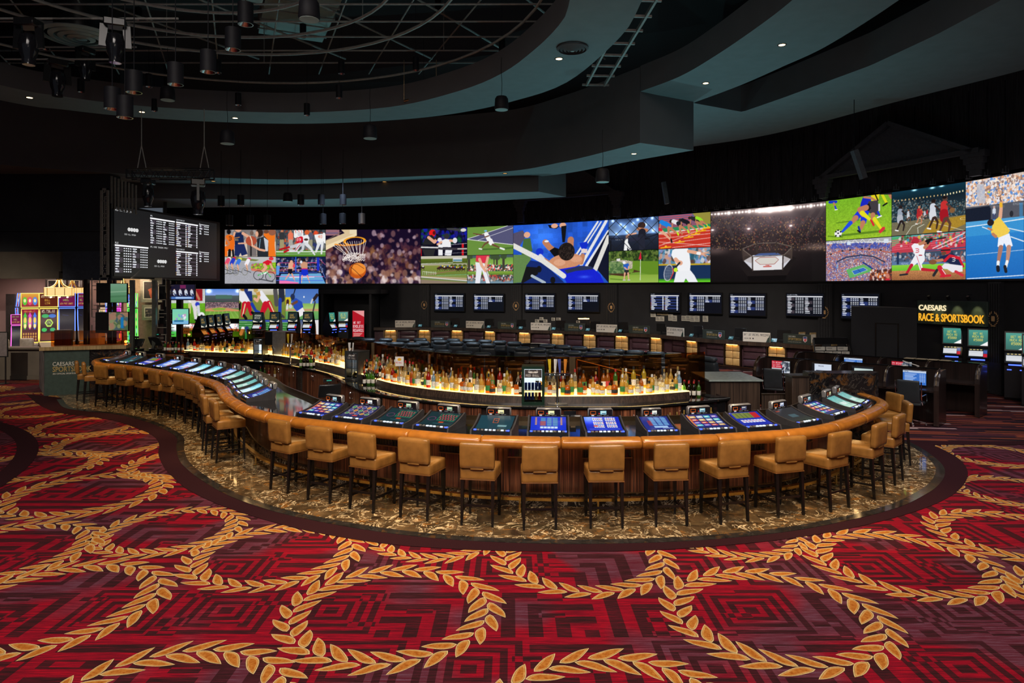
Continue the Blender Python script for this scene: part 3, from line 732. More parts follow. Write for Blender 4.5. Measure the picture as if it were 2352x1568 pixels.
mb.add([(p[0],p[1],z0)for p in o_]+[(p[0],p[1],z0)for p in i_],[(i,n_+i,n_+i+1,i+1)for i in range(n_-1)])
mb.add([(p[0],p[1],z0)for p in i_]+[(p[0],p[1],z1)for p in i_],[(i,n_+i,n_+i+1,i+1)for i in range(n_-1)])
mb.build('countertop','counter_black',bar)
mb=MB();mb.sweep(i_,[(-0.03,1.01),(-0.03,1.11),(0.0,1.11),(0.0,1.01)],nor=normals(i_));mb.build('back_edge','bronze',bar)
# armrest in leather sections
prof=[(0.0,1.035),(0.0,1.05),(0.02,1.066),(0.07,1.075),(0.13,1.066),(0.175,1.035),(0.19,0.995),(0.18,0.955),(0.15,0.925),(0.10,0.92),(0.0,0.925)]
TOT=BL[-1]
def idx_at(s):
 import bisect
 return min(len(BAR)-1,max(0,bisect.bisect_left(BL,s)))
secs=[];s=0.0
while s<TOT-0.2:
 # short sections on the tight bend, long ones on the gentle curves
 i0=idx_at(s);x_=BAR[i0][0];L=0.45 if-7.6<x_<-4.4 else(0.62 if x_<-3.2 else 1.03)
 secs.append((s,min(TOT,s+L)));s+=L
def bar_at(s):
 i=min(len(BAR)-2,max(0,idx_at(s)-1));t=min(1,max(0,(s-BL[i])/(BL[i+1]-BL[i])));return BAR[i].lerp(BAR[i+1],t),Vector(BN[i]).lerp(Vector(BN[i+1]),t).normalized()
for(a,b)in secs:
 a,b=a+.003,b-.003;ss=[a,a+.010,a+.028]+[a+.028+(b-a-.056)*k/9 for k in range(1,9)]+[b-.028,b-.010,b]
 seg,nn=zip(*[bar_at(q)for q in ss]);mb=MB();N=len(seg);K=len(prof);vs_=[]
 for i,(p,q)in enumerate(zip(seg,nn)):
  e=min(i,N-1-i);sc=(0.84,0.95,0.99)[e]if e<3 else 1.0
  for(o,z)in prof:
   oo,zz=0.09+(o-0.09)*sc,0.99+(z-0.99)*sc;vs_.append((p[0]+q[0]*oo,p[1]+q[1]*oo,zz))
 mb.add(vs_,[(i*K+k,(i+1)*K+k,(i+1)*K+(k+1)%K,i*K+(k+1)%K)for i in range(N-1)for k in range(K)]+[tuple(range(K)),tuple(range((N-1)*K,N*K))[::-1]])
 mb.build('armrest_pad','rail_leather',bar,ang=50)
# wooden front with recessed shelves, marble kick base, brass rail
PAN=resample(soften(resample(offset(BAR,-0.38),step=0.06),30),n=300)
mb=MB();mb.sweep(PAN,[(0.0,0.20),(0.0,1.0),(-0.05,1.0),(-0.05,0.20)]);mb.build('front_panel','ebony',bar)
mb=MB();KP=offset(PAN,-0.03);mb.sweep(KP,[(0.0,0.012),(0.0,0.2),(-0.1,0.2),(-0.1,0.012)]);mb.build('marble_kick','kick_marble',bar)
mb=MB();mb.sweep(offset(PAN,0.012),[(0.0,0.198),(0.0,0.212),(-0.02,0.212),(-0.02,0.198)]);mb.build('kick_trim','bronze',bar)
mb=MB();IB=resample(offset(INNER,0.14),n=220);mb.sweep(IB,[(0.0,0.012),(0.0,1.01),(0.04,1.01),(0.04,0.012)]);mb.build('bartender_side_panel','ebony_dull',bar)
PL=[0.0]
for a,b in zip(PAN,PAN[1:]):PL.append(PL[-1]+(b-a).length)
PNn=normals(PAN)
def pan_at(s):
 import bisect
 i=min(len(PAN)-1,max(0,bisect.bisect_left(PL,s)));return PAN[i],PNn[i],i
s=1.2
while s<PL[-1]-0.8:
 p,q,i=pan_at(s+0.3);d=(-q[1],q[0])
 fr=MB();sl=MB();M0=Matrix(((d[0],q[0],0,p[0]),(d[1],q[1],0,p[1]),(0,0,1,0),(0,0,0,1)))
 fr.T=M0;sl.T=M0
 sl.box(-0.33,0.33,-0.04,0.018,0.70,0.82)
 for k in range(13):sl.box(-0.3+k*0.05,-0.285+k*0.05,0.018,0.026,0.712,0.80,m=1)
 sl.build('bag_shelf',['dark_gloss','black_plastic'],bar,smooth=False)
 fr.box(-0.345,0.345,0.0,0.03,0.685,0.70);fr.build('shelf_lip','bronze',bar,smooth=False)
 # panel joints in the veneer
 jn=MB();jn.T=M0;jn.box(0.366,0.372,0.0,0.004,0.21,0.98);jn.build('panel_joint','dark_ink',bar,smooth=False)
 s+=1.03
mb=MB();mb.sweep(offset(PAN,.16),[(0,.985),(0,.995),(-.03,.995),(-.03,.985)]);mb.build('under_bar_light','under_glow',bar)
rl=offset(PAN,0.24);mb=MB();mb.sweep(rl,[(0.035,0.175),(0.035,0.215),(-0.035,0.215),(-0.035,0.175)]);mb.build('foot_rail','brass',bar)
s=0.8
while s<PL[-1]:
 p,q,i=pan_at(s);mb=MB();x,y=p[0]+q[0]*0.24,p[1]+q[1]*0.24
 mb.box(x-.012,x+.012,y-.012,y+.012,0.012,0.18);mb.box(x-.04,x+.04,y-.04,y+.04,0.012,0.022);mb.build('rail_post','brass',bar,smooth=False);s+=1.0
# ---------------------------------------------------------------- bar stools
def make_stool():
 t=thing('bar_stool','','bar stool')
 # local frame: +y faces the bar, backrest at -y
 mb=MB();mb.cushion(0,0.03,0.655,0.225,0.235,0.075,0.025,(0.004,0.006,0.012),8);mb.build('seat','tan_leather',t,ang=60)
 mb=MB();mb.cushion(0,0.03,0.588,0.228,0.238,0.007,0.006,(0,0,0),4);mb.build('seat_piping','seam_leather',t,ang=60)
 mb=MB()
 mb.T=Matrix.Translation((0,-0.20,0.745))@Matrix.Rotation(R(4),4,'X')
 mb.cushion(0,0.0,0.155,0.222,0.042,0.162,0.022,(0.003,0.010,0.004),8);mb.build('backrest','tan_leather',t,ang=60)
 mb=MB();mb.cushion(0,-0.21,0.733,0.085,0.03,0.012,0.008,(0,0,0),4);mb.build('backrest_pull_tab','tan_leather',t,ang=60)
 for sx in(-1,1):
  for sy in(-1,1):
   mb=MB();x,y=sx*0.195,0.03+sy*0.205
   mb.bar((x,y,0.585),(x*1.02,y+sy*0.012-(0.03 if sy<0 else 0),0.012),0.046,0.046,w2=0.028,d2=0.028);mb.build('leg','leg_black',t,smooth=False)
 for(a,b)in(((-0.19,-0.19,0.26),(0.19,-0.19,0.26)),((-0.19,0.235,0.30),(0.19,0.235,0.30)),((-0.19,-0.18,0.20),(-0.19,0.23,0.20)),((0.19,-0.18,0.20),(0.19,0.23,0.20))):
  mb=MB();mb.bar(a,b,0.02,0.026);mb.build('stretcher','leg_black',t,smooth=False)
 return proto(t)
stool=make_stool()
STOOLS=[(177,829,'the end'),(193,832,''),(232,839,''),(277,841,''),(317,845,''),(354,850,''),(382,853,''),(413,859,''),(434,866,''),(449,874,''),(458,881,''),(465,889,''),(469,907.5,''),(492,919,''),
  (642,964.5,''),(733,980,''),(831,994,''),(951,1005.7,''),(1096,1016,''),(1240,1022,''),(1393,1019.7,''),(1542,1017,''),(1686,1011.5,''),(1816,1001.8,''),(1928,992,''),(2019,972,''),(2064,952,''),(2083,922,''),(2054,902.5,'')]
def nearest(x,y,path=None):
 path=path or BAR;return min(range(len(path)),key=lambda i:(path[i][0]-x)**2+(path[i][1]-y)**2)
for k,(u,v,_)in enumerate(STOOLS):
 p=P(u,v,1.062);i=nearest(p[0],p[1]);n0=Vector(BN[i])
 face=-n0;rz=math.atan2(face[1],face[0])-PI/2+R([0,-2,3,1,-1][k%5])
 if k in(19,):rz=R(1)
 c=Vector((p[0],p[1]))+Vector((-math.sin(rz),math.cos(rz)))*0.21
 # keep the backrest clear of the armrest
 j=nearest(c[0],c[1]);dd=(c-BAR[j]).dot(Vector(BN[j]))
 if k<14:lb='tan leather bar stool, %s from the far left end of the bar'%ordn(k)
 else:lb='tan leather bar stool, %s rightward from the bend of the bar'%ordn(k-14)
 if k==13:lb='tan leather bar stool seen side-on, nearest one left of the bar bend'
 if k==19:lb='reddish tan leather bar stool seen square from behind, mid-front of the bar'
 if k==28:lb='tan leather bar stool at the far right bar end by the black marble divider'
 if k==0:lb='tan leather bar stool at the far left end against the green panel'
 place(stool,(c[0],c[1],0),rz,lb,'tan leather stools along the curved bar')
# ---------------------------------------------------------------- gaming terminals set in the bar top
def scr(kind):
 a=Art(100,70,0.9,(8,10,14))
 if kind=='cards':
  a.rect(0,0,100,70,(18,40,190));a.glow(12,6,20,(150,170,255),.8)
  for cx in(24,60):
   for ry in range(3):
    for k in range(5):a.rect(cx+k*6,4+ry*17,cx+5+k*6,18+ry*17,(238,240,245));a.rect(cx+2+k*6,8+ry*17,cx+4+k*6,13+ry*17,(200,30,40)if(k+ry)%2 else(30,30,40))
  a.rect(22,40,34,46,(220,60,40));a.rect(8,60,92,63,(90,120,230))
 elif kind=='paytable':
  a.rect(0,0,100,70,(16,50,205))
  for k in range(3):a.rect(28+k*17,4,43+k*17,44,(40,90,170));[a.rect(29+k*17,6+j*5,42+k*17,8+j*5,(120,190,220))for j in range(8)]
  a.rect(26,20,43,42,(190,60,60),.7);[a.ell(15 if s_ else 87,6+j*6,3,2,(240,170,60))for j in range(6)for s_ in(0,1)]
  for k in range(5):a.rect(27+k*10,47,36+k*10,59,(205,225,245))
 elif kind=='stripes':
  a.rect(0,0,100,70,(30,44,130))
  for k in range(3):a.poly([(28+k*22,3),(44+k*22,3),(52+k*20,44),(36+k*20,44)],(70,120,185));[a.rect(32+k*21,8+j*6,50+k*21,10+j*6,(140,190,230))for j in range(6)]
  a.rect(20,18,34,44,(200,50,40),.6);a.rect(34,46,82,58,(160,195,235));a.rect(60,60,96,63,(200,215,240))
 elif kind=='games':
  a.rect(0,0,100,70,(24,34,110))
  for j in range(4):
   for k in range(4):a.rect(8+k*23,6+j*14,27+k*23,16+j*14,[(220,170,90),(90,200,210),(210,70,60),(190,200,220),(120,90,200)][(k*3+j*2)%5]);a.rect(11+k*23,9+j*14,22+k*23,12+j*14,(245,240,220))
  a.rect(2,2,7,60,(230,130,50))
 elif kind=='icons':
  a.rect(0,0,100,70,(40,42,92))
  for j in range(3):
   for k in range(5):a.ell(12+k*19,12+j*17,8,7,(190,175,150));a.ell(12+k*19,12+j*17,6,5,[(60,140,90),(150,60,90),(50,60,150),(200,120,40)][(k+j*2)%4])
  a.rect(44,56,62,62,(230,70,50))
 elif kind=='roulette':
  a.rect(0,0,100,70,(14,46,52));a.ell(20,32,13,10,(150,60,110),1,0,.12);a.rect(38,8,96,40,(30,110,80))
  for j in range(3):
   for k in range(12):a.rect(41+k*4.4,10+j*9,44.5+k*4.4,17+j*9,(190,40,70)if(k+j)%2 else(20,30,34))
  a.rect(52,45,68,52,(200,70,30));a.rect(38,56,90,58,(60,120,130))
 elif kind=='teal':
  a.rect(0,0,100,70,(22,62,74));a.rect(42,12,58,34,(230,90,40));a.rect(44,14,56,32,(24,60,70));a.rect(60,44,86,54,(120,160,165));a.rect(48,20,54,23,(230,90,40))
 elif kind=='chart':
  a.rect(0,0,100,70,(26,44,170));a.rect(8,3,70,28,(120,130,60));a.rect(70,3,92,28,(190,30,40));[a.rect(20+k*14,3,22+k*14,28,(60,90,40))for k in range(4)]
  for k in range(7):a.rect(14+k*11,36,23+k*11,52,(235,235,245));a.rect(17+k*11,40,20+k*11,46,(180,60,120))
 elif kind=='grey':
  a.rect(0,0,100,70,(48,48,52));a.rect(34,30,68,46,(70,92,100));a.rect(8,8,26,12,(150,60,40))
 elif kind=='glare':
  a.grad(0,0,100,70,(60,130,150),(205,225,240));a.glow(60,20,40,(140,190,200),.5);a.noise(.12,6);[a.rect(20+k*12,38,29+k*12,54,(235,245,255))for k in range(5)]  # video wall's reflection painted into the emissive screen picture
 elif kind=='glare_green':
  a.grad(0,0,100,70,(90,170,170),(190,225,205));[a.rect(22+k*12,34,31+k*12,50,(225,240,235))for k in range(5)];a.noise(.1,7)  # greenish screen reflection, painted in as picture colour
 elif kind=='bluepale':
  a.grad(0,0,100,70,(50,90,200),(180,205,240),True);[a.rect(24+k*11,8+j*16,33+k*11,20+j*16,(230,238,250))for k in range(5)for j in range(3)];a.rect(80,40,94,60,(200,60,80))
 return a
def make_terminal(kind,lamp):
 t=thing('gaming_terminal','','gaming machine')
 W_,D,N=0.285,0.50,10
 def surf(q):return 0.055+0.125*q**1.8 # height of the curved screen bed over the bar top
 for sx in(-1,1):
  mb=MB();pts=[(0.0,0.0)]+[(0.02+D*i/N,surf(i/N)+0.012)for i in range(N+1)]+[(D+0.06,surf(1)-0.02),(D+0.03,0.0)]
  x0,x1=(W_-0.022,W_)if sx>0 else(-W_,-W_+0.022);K=len(pts)
  mb.add([(x0,p[0],p[1])for p in pts]+[(x1,p[0],p[1])for p in pts],[tuple(range(K))[::-1],tuple(range(K,2*K))]+[(i,(i+1)%K,K+(i+1)%K,K+i)for i in range(K)])
  mb.build('side_cheek','dark_shell',t,ang=30)
 mb=MB();pr=[(0.0,0.0)]+[(0.02+D*i/N,surf(i/N))for i in range(N+1)]+[(D+0.05,0.0)];K=len(pr);w2=W_-0.022
 mb.add([(-w2,p[0],p[1])for p in pr]+[(w2,p[0],p[1])for p in pr],[tuple(range(K))[::-1],tuple(range(K,2*K))]+[(i,(i+1)%K,K+(i+1)%K,K+i)for i in range(K)]);mb.build('bezel','dark_gloss',t,ang=50)
 sw=w2-0.022
 pic_object('screen',scr(kind),lambda S,T:(-sw+2*sw*S,0.115+(D-0.12)*T,0.004+0.055+0.125*((0.095+(D-0.12)*T)/D)**1.8),'small_display',t)
 mb=MB()
 for k in range(8):mb.box(-0.2+k*0.055,-0.165+k*0.055,0.05,0.075,0.055,0.068,m=0 if k in(2,3,4,6)else 1)
 mb.box(-0.245,-0.21,0.05,0.078,0.055,0.067,m=2);mb.box(0.2,0.245,0.05,0.078,0.055,0.067,m=2);mb.build('button_deck',['white_glow','silver_plastic','blue_glow'],t,smooth=False)
 tp=MB();tp.box(-0.175,0.175,D+0.02,D+0.105,0.16,0.285,0.018);tp.build('topper','silver_plastic',t)
 tf=MB();tf.box(-0.162,0.162,D+0.012,D+0.022,0.172,0.272);tfo=tf.build('topper_face','dark_gloss',t,smooth=False)
 a=Art(160,50,0.55,(6,6,8))
 a.line([(8,12),(44,12),(44,34),(8,34),(8,12)],3.4,(255,110,20));a.rect(66,24,74,34,(230,40,40));a.rect(78,8,122,36,lamp);a.rect(84,14,112,20,(240,240,220));a.rect(90,26,118,31,(40,60,90))
 a.rect(14,39,34,47,(220,220,225));a.text(56,41,'RESERVED',5,(225,225,225));a.text(104,41,'FOR SLOT',5,(225,225,225))
 pic_object('topper_display',a,flat((-0.155,D+0.0105,0.176),(0.155,D+0.0105,0.176),(-0.155,D+0.0105,0.268)),'small_display',t)
 return proto(t)
TERM={}
KINDL={'cards':'three rows of playing cards','paytable':'a blue card pay table','stripes':'pale blue striped columns','games':'a grid of game tiles','icons':'round game icons','roulette':'a roulette layout','teal':'a mostly plain teal table',
  'chart':'a yellow-green and red pay chart','grey':'a dark grey idle picture','glare':'pale blue-grey glare','glare_green':'pale green glare','bluepale':'white cards on pale blue'}
TP=[(287,816,'grey'),(317,819,'teal'),(364,820.5,'chart'),(407,824,'bluepale'),(446.5,827.5,'bluepale'),(482.5,832,'glare'),(512,838,'glare'),(543,844.6,'bluepale'),(564.5,852,'glare_green'),(582,860,'glare_green'),(592.6,869,'glare_green'),(604,880,'glare'),(623,893,'stripes'),
 (766,923,'games'),(842,934,'icons'),(930.6,941.5,'roulette'),(1030,949.5,'roulette'),(1140,955.4,'teal'),(1257.6,958,'paytable'),(1375,958,'cards'),(1492,957.7,'stripes'),(1604.5,952.6,'games'),(1707,946.5,'chart'),(1794,939.5,'grey'),(1860,928,'games'),(1904,916,'glare_green'),(1927,902,'glare_green')]
LAMPC={'cards':(160,220,235),'paytable':(250,250,180),'stripes':(240,240,230),'games':(150,200,215),'icons':(240,240,240),'roulette':(170,200,160),'teal':(250,240,170),'chart':(90,90,120),'grey':(200,210,240),'glare':(200,220,240),'glare_green':(220,220,160),'bluepale':(220,230,240)}
inn=normals(BAR);last_i=0
for k,(u,v,kind)in enumerate(TP):
 best=None
 for i in range(0 if k==0 else last_i+3,len(BAR)):
  q=BAR[i]-Vector(BN[i])*0.58;uu,vv=proj((q[0],q[1],1.045+0.22));e=(uu-u)**2+(1.4*(vv-v))**2
  if best is None or e<best[0]:best=(e,i)
  if i>last_i+140 and k>0:break
 i=best[1];last_i=i
 # direction from a wider stretch of the curve, so neighbours stay apart on the bend
 a_,b_=BAR[max(0,i-9)],BAR[min(len(BAR)-1,i+9)];d=(b_-a_).normalized();n0=Vector((d[1],-d[0]))
 loc=BAR[i]-n0*0.05;rz=math.atan2(-n0[1],-n0[0])-PI/2
 if kind not in TERM:TERM[kind]=make_terminal(kind,LAMPC[kind])
 side='%s from the left bar end'%ordn(k)if k<13 else '%s rightward from the bend'%ordn(k-13)
 place(TERM[kind],(loc[0],loc[1],1.045),rz,'gaming terminal with %s, %s'%(KINDL[kind],side),'gaming terminals set in the bar top',(0.82,0.92,1)if 4<k<13 else None)
# ---------------------------------------------------------------- the big video wall and its pictures
class ZArt(Art):
 def __init__(a,q,s=0.27,bg=(0,0,0),ss=2):
  x0,x1,t0,t1,b0,b1=q;a.q=q;a.mapped=True
  super().__init__(x1-x0,(b0+b1-t0-t1)/2,s,bg,ss)
 def M(a,p):
  x0,x1,t0,t1,b0,b1=a.q;k=(p[0]-x0)/(x1-x0);t=t0+(t1-t0)*k;b=b0+(b1-b0)*k
  return((p[0]-x0),(p[1]-t)/(b-t)*a.h)
 def poly(a,pts,c,al=1.0):return super().poly([a.M(p)for p in pts],c,al)
 def ell(a,cx,cy,rx,ry=None,c=(255,255,255),al=1.0,rot=0.0,ring=None):
  m=a.M((cx,cy));return super().ell(m[0],m[1],rx,ry,c,al,rot,ring)
 def line(a,pts,wd,c,al=1.0,w2=None):return super().line([a.M(p)for p in pts],wd,c,al,w2)
 def glow(a,cx,cy,r,c,al=1.0,ry=None):m=a.M((cx,cy));return super().glow(m[0],m[1],r,c,al,ry)
 def hgrad(a,f0,f1,c0,c1):return Art.grad(a,0,a.h*f0,a.w,a.h*f1,c0,c1)
SK,SK2,SK3=(226,168,138),(190,125,90),(110,70,52);WH=(240,240,240);BK=(18,18,22)
def pics():
 D={}
 # women's basketball
 a=ZArt((32,632,58,60,382,382),bg=(170,158,150));a.hgrad(0,.45,(120,112,112),(160,150,142));a.hgrad(.45,1,(205,190,172),(226,205,182));a.crowd(40,60,620,200,[(150,150,155),(90,80,80),(200,195,190)],60,18,.5)
 a.ell(80,84,24,30,BK);a.poly([(46,128),(80,116),(140,130),(150,220),(140,315),(60,320),(66,240),(40,240)],(232,108,28));a.line([(34,150),(84,225),(60,255)],22,SK2);a.text(80,142,'3',46,BK);a.line([(90,310),(86,382)],34,(20,18,22));a.line([(128,310),(134,382)],24,(20,18,22));a.rect(32,260,64,380,(240,110,30))
 a.ell(350,100,22,28,(110,90,80));a.poly([(290,140),(400,140),(410,380),(300,380)],(120,112,110));a.rect(330,200,350,380,(40,38,40))
 a.ell(190,50,40,36,SK);a.poly([(150,100),(246,88),(262,240),(150,250)],(24,38,78));a.line([(150,160),(206,150)],7,(230,150,60));a.text(154,168,'41',26,(235,205,120));a.poly([(150,240),(262,236),(300,352),(232,376),(218,340),(196,382),(146,376)],(30,42,92));a.line([(148,96),(140,130)],24,SK);a.line([(246,104),(318,150)],34,SK);a.line([(286,222),(196,226)],18,SK)
 a.poly([(486,110),(560,70),(626,110),(618,240),(632,382),(548,382),(520,200)],(238,118,32));a.ell(590,92,44,38,(148,92,70));a.ell(520,84,30,22,SK3)
 a.poly([(410,170),(500,140),(545,190),(545,382),(415,382),(412,300)],(40,44,50));a.poly([(490,150),(545,190),(540,320),(512,320)],(200,205,212));a.line([(450,170),(440,280)],6,(140,190,220));a.ell(440,96,42,50,(50,34,28));a.ell(410,112,18,34,SK);a.line([(350,248),(440,300),(500,312)],26,SK)
 a.ell(343,194,65,58,(176,78,54));a.line([(330,138),(350,190),(356,250)],12,(240,220,190));D['A1']=a
 # road cyclists
 a=ZArt((34,634,384,384,705,702),bg=(168,168,176));a.poly([(34,384),(634,384),(634,470),(34,420)],(190,190,190));a.poly([(34,384),(170,384),(440,420),(400,436),(200,430)],(120,130,70));a.poly([(350,470),(634,450),(634,560),(560,545),(340,520)],(138,190,30));a.crowd(350,470,634,540,[(110,170,20),(170,215,60),(90,120,60),(200,80,120)],120,9,.7);a.poly([(340,520),(634,560),(634,590),(350,550)],(214,120,96));a.noise(.05,8,(0,140,600,320))
 for(x,y,c,c2)in((86,400,(230,80,110),(240,230,235)),(146,400,(40,60,190),(225,40,60)),(214,410,(60,120,220),(230,240,90)),(320,410,(240,235,240),(220,70,120))):
  a.ell(x,y,22,16,c2);a.line([(x-10,y+18),(x-30,y+60)],44,c);a.line([(x-30,y+70),(x-20,y+130)],18,SK);a.line([(x-60,y+130),(x+20,y+160)],9,(60,60,70),.8);a.ell(x-50,y+150,36,46,(90,90,60),.7,0,.12)
 a.ell(580,406,28,22,(230,50,60));a.poly([(480,450),(540,420),(590,440),(570,480),(500,486)],(214,24,44));a.line([(500,480),(520,510),(480,560)],34,SK);a.line([(570,470),(608,540)],20,SK);a.line([(470,585),(530,570)],26,WH)
 for cx,cy in((430,605),(570,620)):a.ell(cx,cy,60,58,(40,40,44),.9,0,.12);a.ell(cx,cy,8,8,(60,160,60))
 a.line([(430,605),(520,560),(570,620)],7,(60,200,90));a.line([(440,650),(600,680)],14,(60,62,70),.8);a.line([(50,585),(180,578)],12,(70,72,80),.7);D['A2']=a
 # american football
 a=ZArt((637,1217,60,58,382,382),bg=(60,66,72));a.crowd(637,60,1217,180,[(70,78,90),(110,118,126),(40,44,50),(150,60,40)],200,11,.8);a.rect(637,180,1217,312,(84,92,88));a.crowd(637,170,1217,300,[(40,50,110),(60,66,70),(200,90,50),(120,120,126)],130,14,.8);a.rect(637,308,1217,384,(86,140,46));a.rect(637,320,1217,332,(236,240,236));a.line([(637,356),(1217,352)],4,(220,230,220))
 for x,top,leg in((705,(52,54,58),(160,150,110)),(808,(232,118,88),(170,166,158)),(1040,(90,90,110),(150,146,120))):a.ell(x,84,15,20,SK2);a.line([(x,120),(x,180)],62,top);a.line([(x-12,190),(x-14,300)],26,leg);a.line([(x+12,190),(x+14,300)],26,leg)
 for x in(866,906,938):a.ell(x,82,20,22,(235,232,232));a.line([(x,104),(x,140)],40,(238,236,236));a.line([(x-3,64),(x+3,100)],6,(220,60,40))
 a.ell(915,116,26,24,(205,205,212));a.poly([(876,160),(930,138),(974,156),(940,216),(914,250),(876,218)],(206,24,46));a.text(880,162,'89',34,WH,.9);a.line([(920,240),(840,262),(770,276)],50,(196,196,202),1,26);a.line([(905,250),(870,316),(790,308)],40,(214,212,216),1,20);a.line([(918,245),(862,310)],7,(190,30,50));a.line([(790,270),(680,300)],22,(180,20,30));a.line([(780,308),(735,330)],22,(190,24,36))
 a.ell(1000,92,28,30,(214,96,50));a.poly([(950,130),(1010,118),(1030,160),(1010,236),(960,240)],(236,236,238));a.line([(990,230),(1040,280),(1090,360)],44,(220,222,226),1,18);a.line([(960,230),(950,300),(900,340)],36,(200,204,208),1,20);a.ell(990,178,26,14,(70,50,46))
 a.ell(1104,98,24,26,(226,80,44));a.poly([(1086,120),(1180,108),(1206,140),(1190,230),(1120,240)],(240,240,240));a.text(1130,124,'48',36,(234,96,50),.9);a.line([(1140,230),(1105,330)],40,(222,224,226),1,20);a.line([(1180,220),(1170,350)],34,(226,228,230),1,18);a.line([(1200,110),(1214,210)],30,WH);D['B1']=a
 # boxing ring
 a=ZArt((639,1216,384,384,702,702),bg=(16,26,64));a.crowd(640,400,1180,560,[(40,56,110),(120,130,160),(20,24,44),(190,170,160),(90,60,60)],260,11,.8);a.poly([(639,702),(700,590),(1160,580),(1216,702)],(104,168,214));a.poly([(639,702),(662,655),(900,690),(900,702)],(240,120,180));a.line([(800,628),(1080,624)],16,(220,236,250),.9)
 a.ell(666,478,18,22,(200,170,160));a.line([(660,510),(652,590)],44,(90,150,220));a.rect(639,600,676,702,(28,32,54))
 for y0,c in((456,(226,80,140)),(500,(120,150,230)),(540,(230,90,160)),(570,(70,100,220))):a.line([(670,y0),(1120,y0-2)],6,c)
 a.rect(1116,392,1146,550,(24,46,190));a.rect(862,384,876,570,(40,90,210));a.line([(1146,410),(1216,480)],5,(230,90,160));a.line([(1146,480),(1216,640)],5,(120,150,230))
 a.ell(818,446,18,22,SK);a.line([(815,478),(812,530)],62,SK);a.line([(850,480),(846,500)],26,(230,70,90));a.rect(780,528,830,590,(24,20,30));a.line([(790,590),(745,660)],20,SK,1,10);a.line([(825,590),(860,672)],20,SK,1,10)
 a.ell(966,424,18,24,(30,24,24));a.poly([(925,470),(960,440),(1006,450),(1008,530),(938,530)],(206,150,118));a.ell(932,446,14,18,(220,230,240));a.rect(938,520,1006,536,(200,40,110));a.poly([(938,534),(1008,534),(1018,608),(930,608)],(22,46,200));a.line([(945,608),(935,690)],16,SK,1,9);a.line([(1004,608),(1032,690)],18,SK,1,9)
 for y0,c in((618,(240,120,180)),(665,(70,100,220))):a.line([(639,y0),(1190,y0+2)],7,c)
 a.rect(912,572,928,702,(30,60,200));D['B2']=a
 # basketball net
 a=ZArt((1219,2336,60,52,697,696),bg=(22,10,36));a.crowd(1219,260,2336,700,[(70,30,40),(110,60,66),(40,16,40),(150,100,60)],320,30,.5);a.crowd(1219,300,2336,700,[(196,168,172),(150,120,132),(120,80,80),(30,12,38),(22,10,36)],210,20,.6);a.crowd(1740,60,2336,330,[(190,160,170),(130,90,90),(80,44,60)],34,20,.7)
 a.crowd(1219,560,2336,700,[(230,210,206),(60,40,80),(150,104,84),(20,10,30)],100,26,.7);a.blur(14)
 a.rect(1219,60,1380,130,(150,104,116));a.line([(1219,100),(1360,100)],8,(70,80,130));a.poly([(1219,190),(1440,100),(1400,58),(1586,58),(1586,130),(1420,200),(1219,305)],(216,192,152));a.poly([(1219,250),(1586,96),(1586,130),(1420,200),(1219,305)],(238,218,178));a.rect(1500,58,1584,110,(230,214,180));a.line([(1219,188),(1400,90)],8,(120,100,84))
 a.ell(1560,195,134,52,(242,158,30),1,-.06,.22);a.line([(1330,235),(1440,246),(1560,240)],16,(242,140,24))
 for k in range(15):
  t_=k/14;xt=1310+385*t_;yt=250-55*math.sin(t_*2.4)+(0 if t_<.8 else-20);xm=1440+220*t_+(10 if k%2 else-10);xb=1416+250*((k*5%15)/14);a.line([(xt,yt),(xm,335+(k%3)*12),(xb,420+20*math.sin(k*2.1))],5.5,(238,228,222))
 for j in range(4):
  for k in range(10):x=1425+26*k-2*j;y=338+26*j+10*math.sin(k+j);a.line([(x,y),(x+14,y+20),(x+27,y+1)],6,(244,234,226))
 a.ell(1592,546,101,92,(196,88,22));a.ell(1606,520,84,66,(240,146,56));a.blur(1);a.ell(1600,530,80,70,(238,140,50),.5);a.line([(1510,500),(1560,540),(1640,620)],5,(50,24,20));a.line([(1530,470),(1590,468),(1670,520)],5,(90,44,24));a.line([(1512,590),(1520,520),(1545,470)],5,(60,30,20));D['C']=a
 # head-gear boxing
 a=ZArt((37,587,155,143,486,477),bg=(10,8,28));a.crowd(40,150,587,330,[(20,30,190),(14,20,120),(10,10,40),(20,90,40),(60,40,160)],170,20,.6);a.blur(2);a.line([(360,155),(560,180)],30,(60,60,64));a.ell(545,175,34,20,(215,212,205))
 a.ell(176,208,40,44,(226,28,28));a.ell(196,206,18,24,(90,20,20));a.poly([(112,240),(170,230),(214,280),(180,350),(60,350),(74,300)],(34,34,38));a.line([(130,262),(200,320),(235,270)],36,SK);a.ell(240,268,32,28,(30,30,40))
 a.ell(345,248,32,36,(46,46,52));a.ell(262,290,26,26,(226,226,232));a.poly([(282,300),(330,280),(390,290),(398,380),(296,380)],(238,236,238));a.line([(390,300),(440,310)],30,SK);a.ell(444,300,27,34,(224,224,230));a.line([(280,320),(240,345)],28,SK);a.rect(245,345,298,480,(235,235,238));a.poly([(330,415),(412,415),(400,480),(322,480)],(232,232,236));a.poly([(50,400),(210,405),(190,484),(80,484)],(40,40,42));a.rect(526,335,550,480,(214,26,34));a.line([(390,352),(587,336)],5,(190,190,200));a.line([(37,372),(300,400),(587,402)],26,(60,56,62));a.line([(37,382),(240,384)],16,(214,212,212));a.line([(480,402),(587,400)],14,(200,196,190));a.rect(37,400,46,486,(190,20,30));a.line([(300,460),(587,444)],4,(150,150,160));D['D1']=a
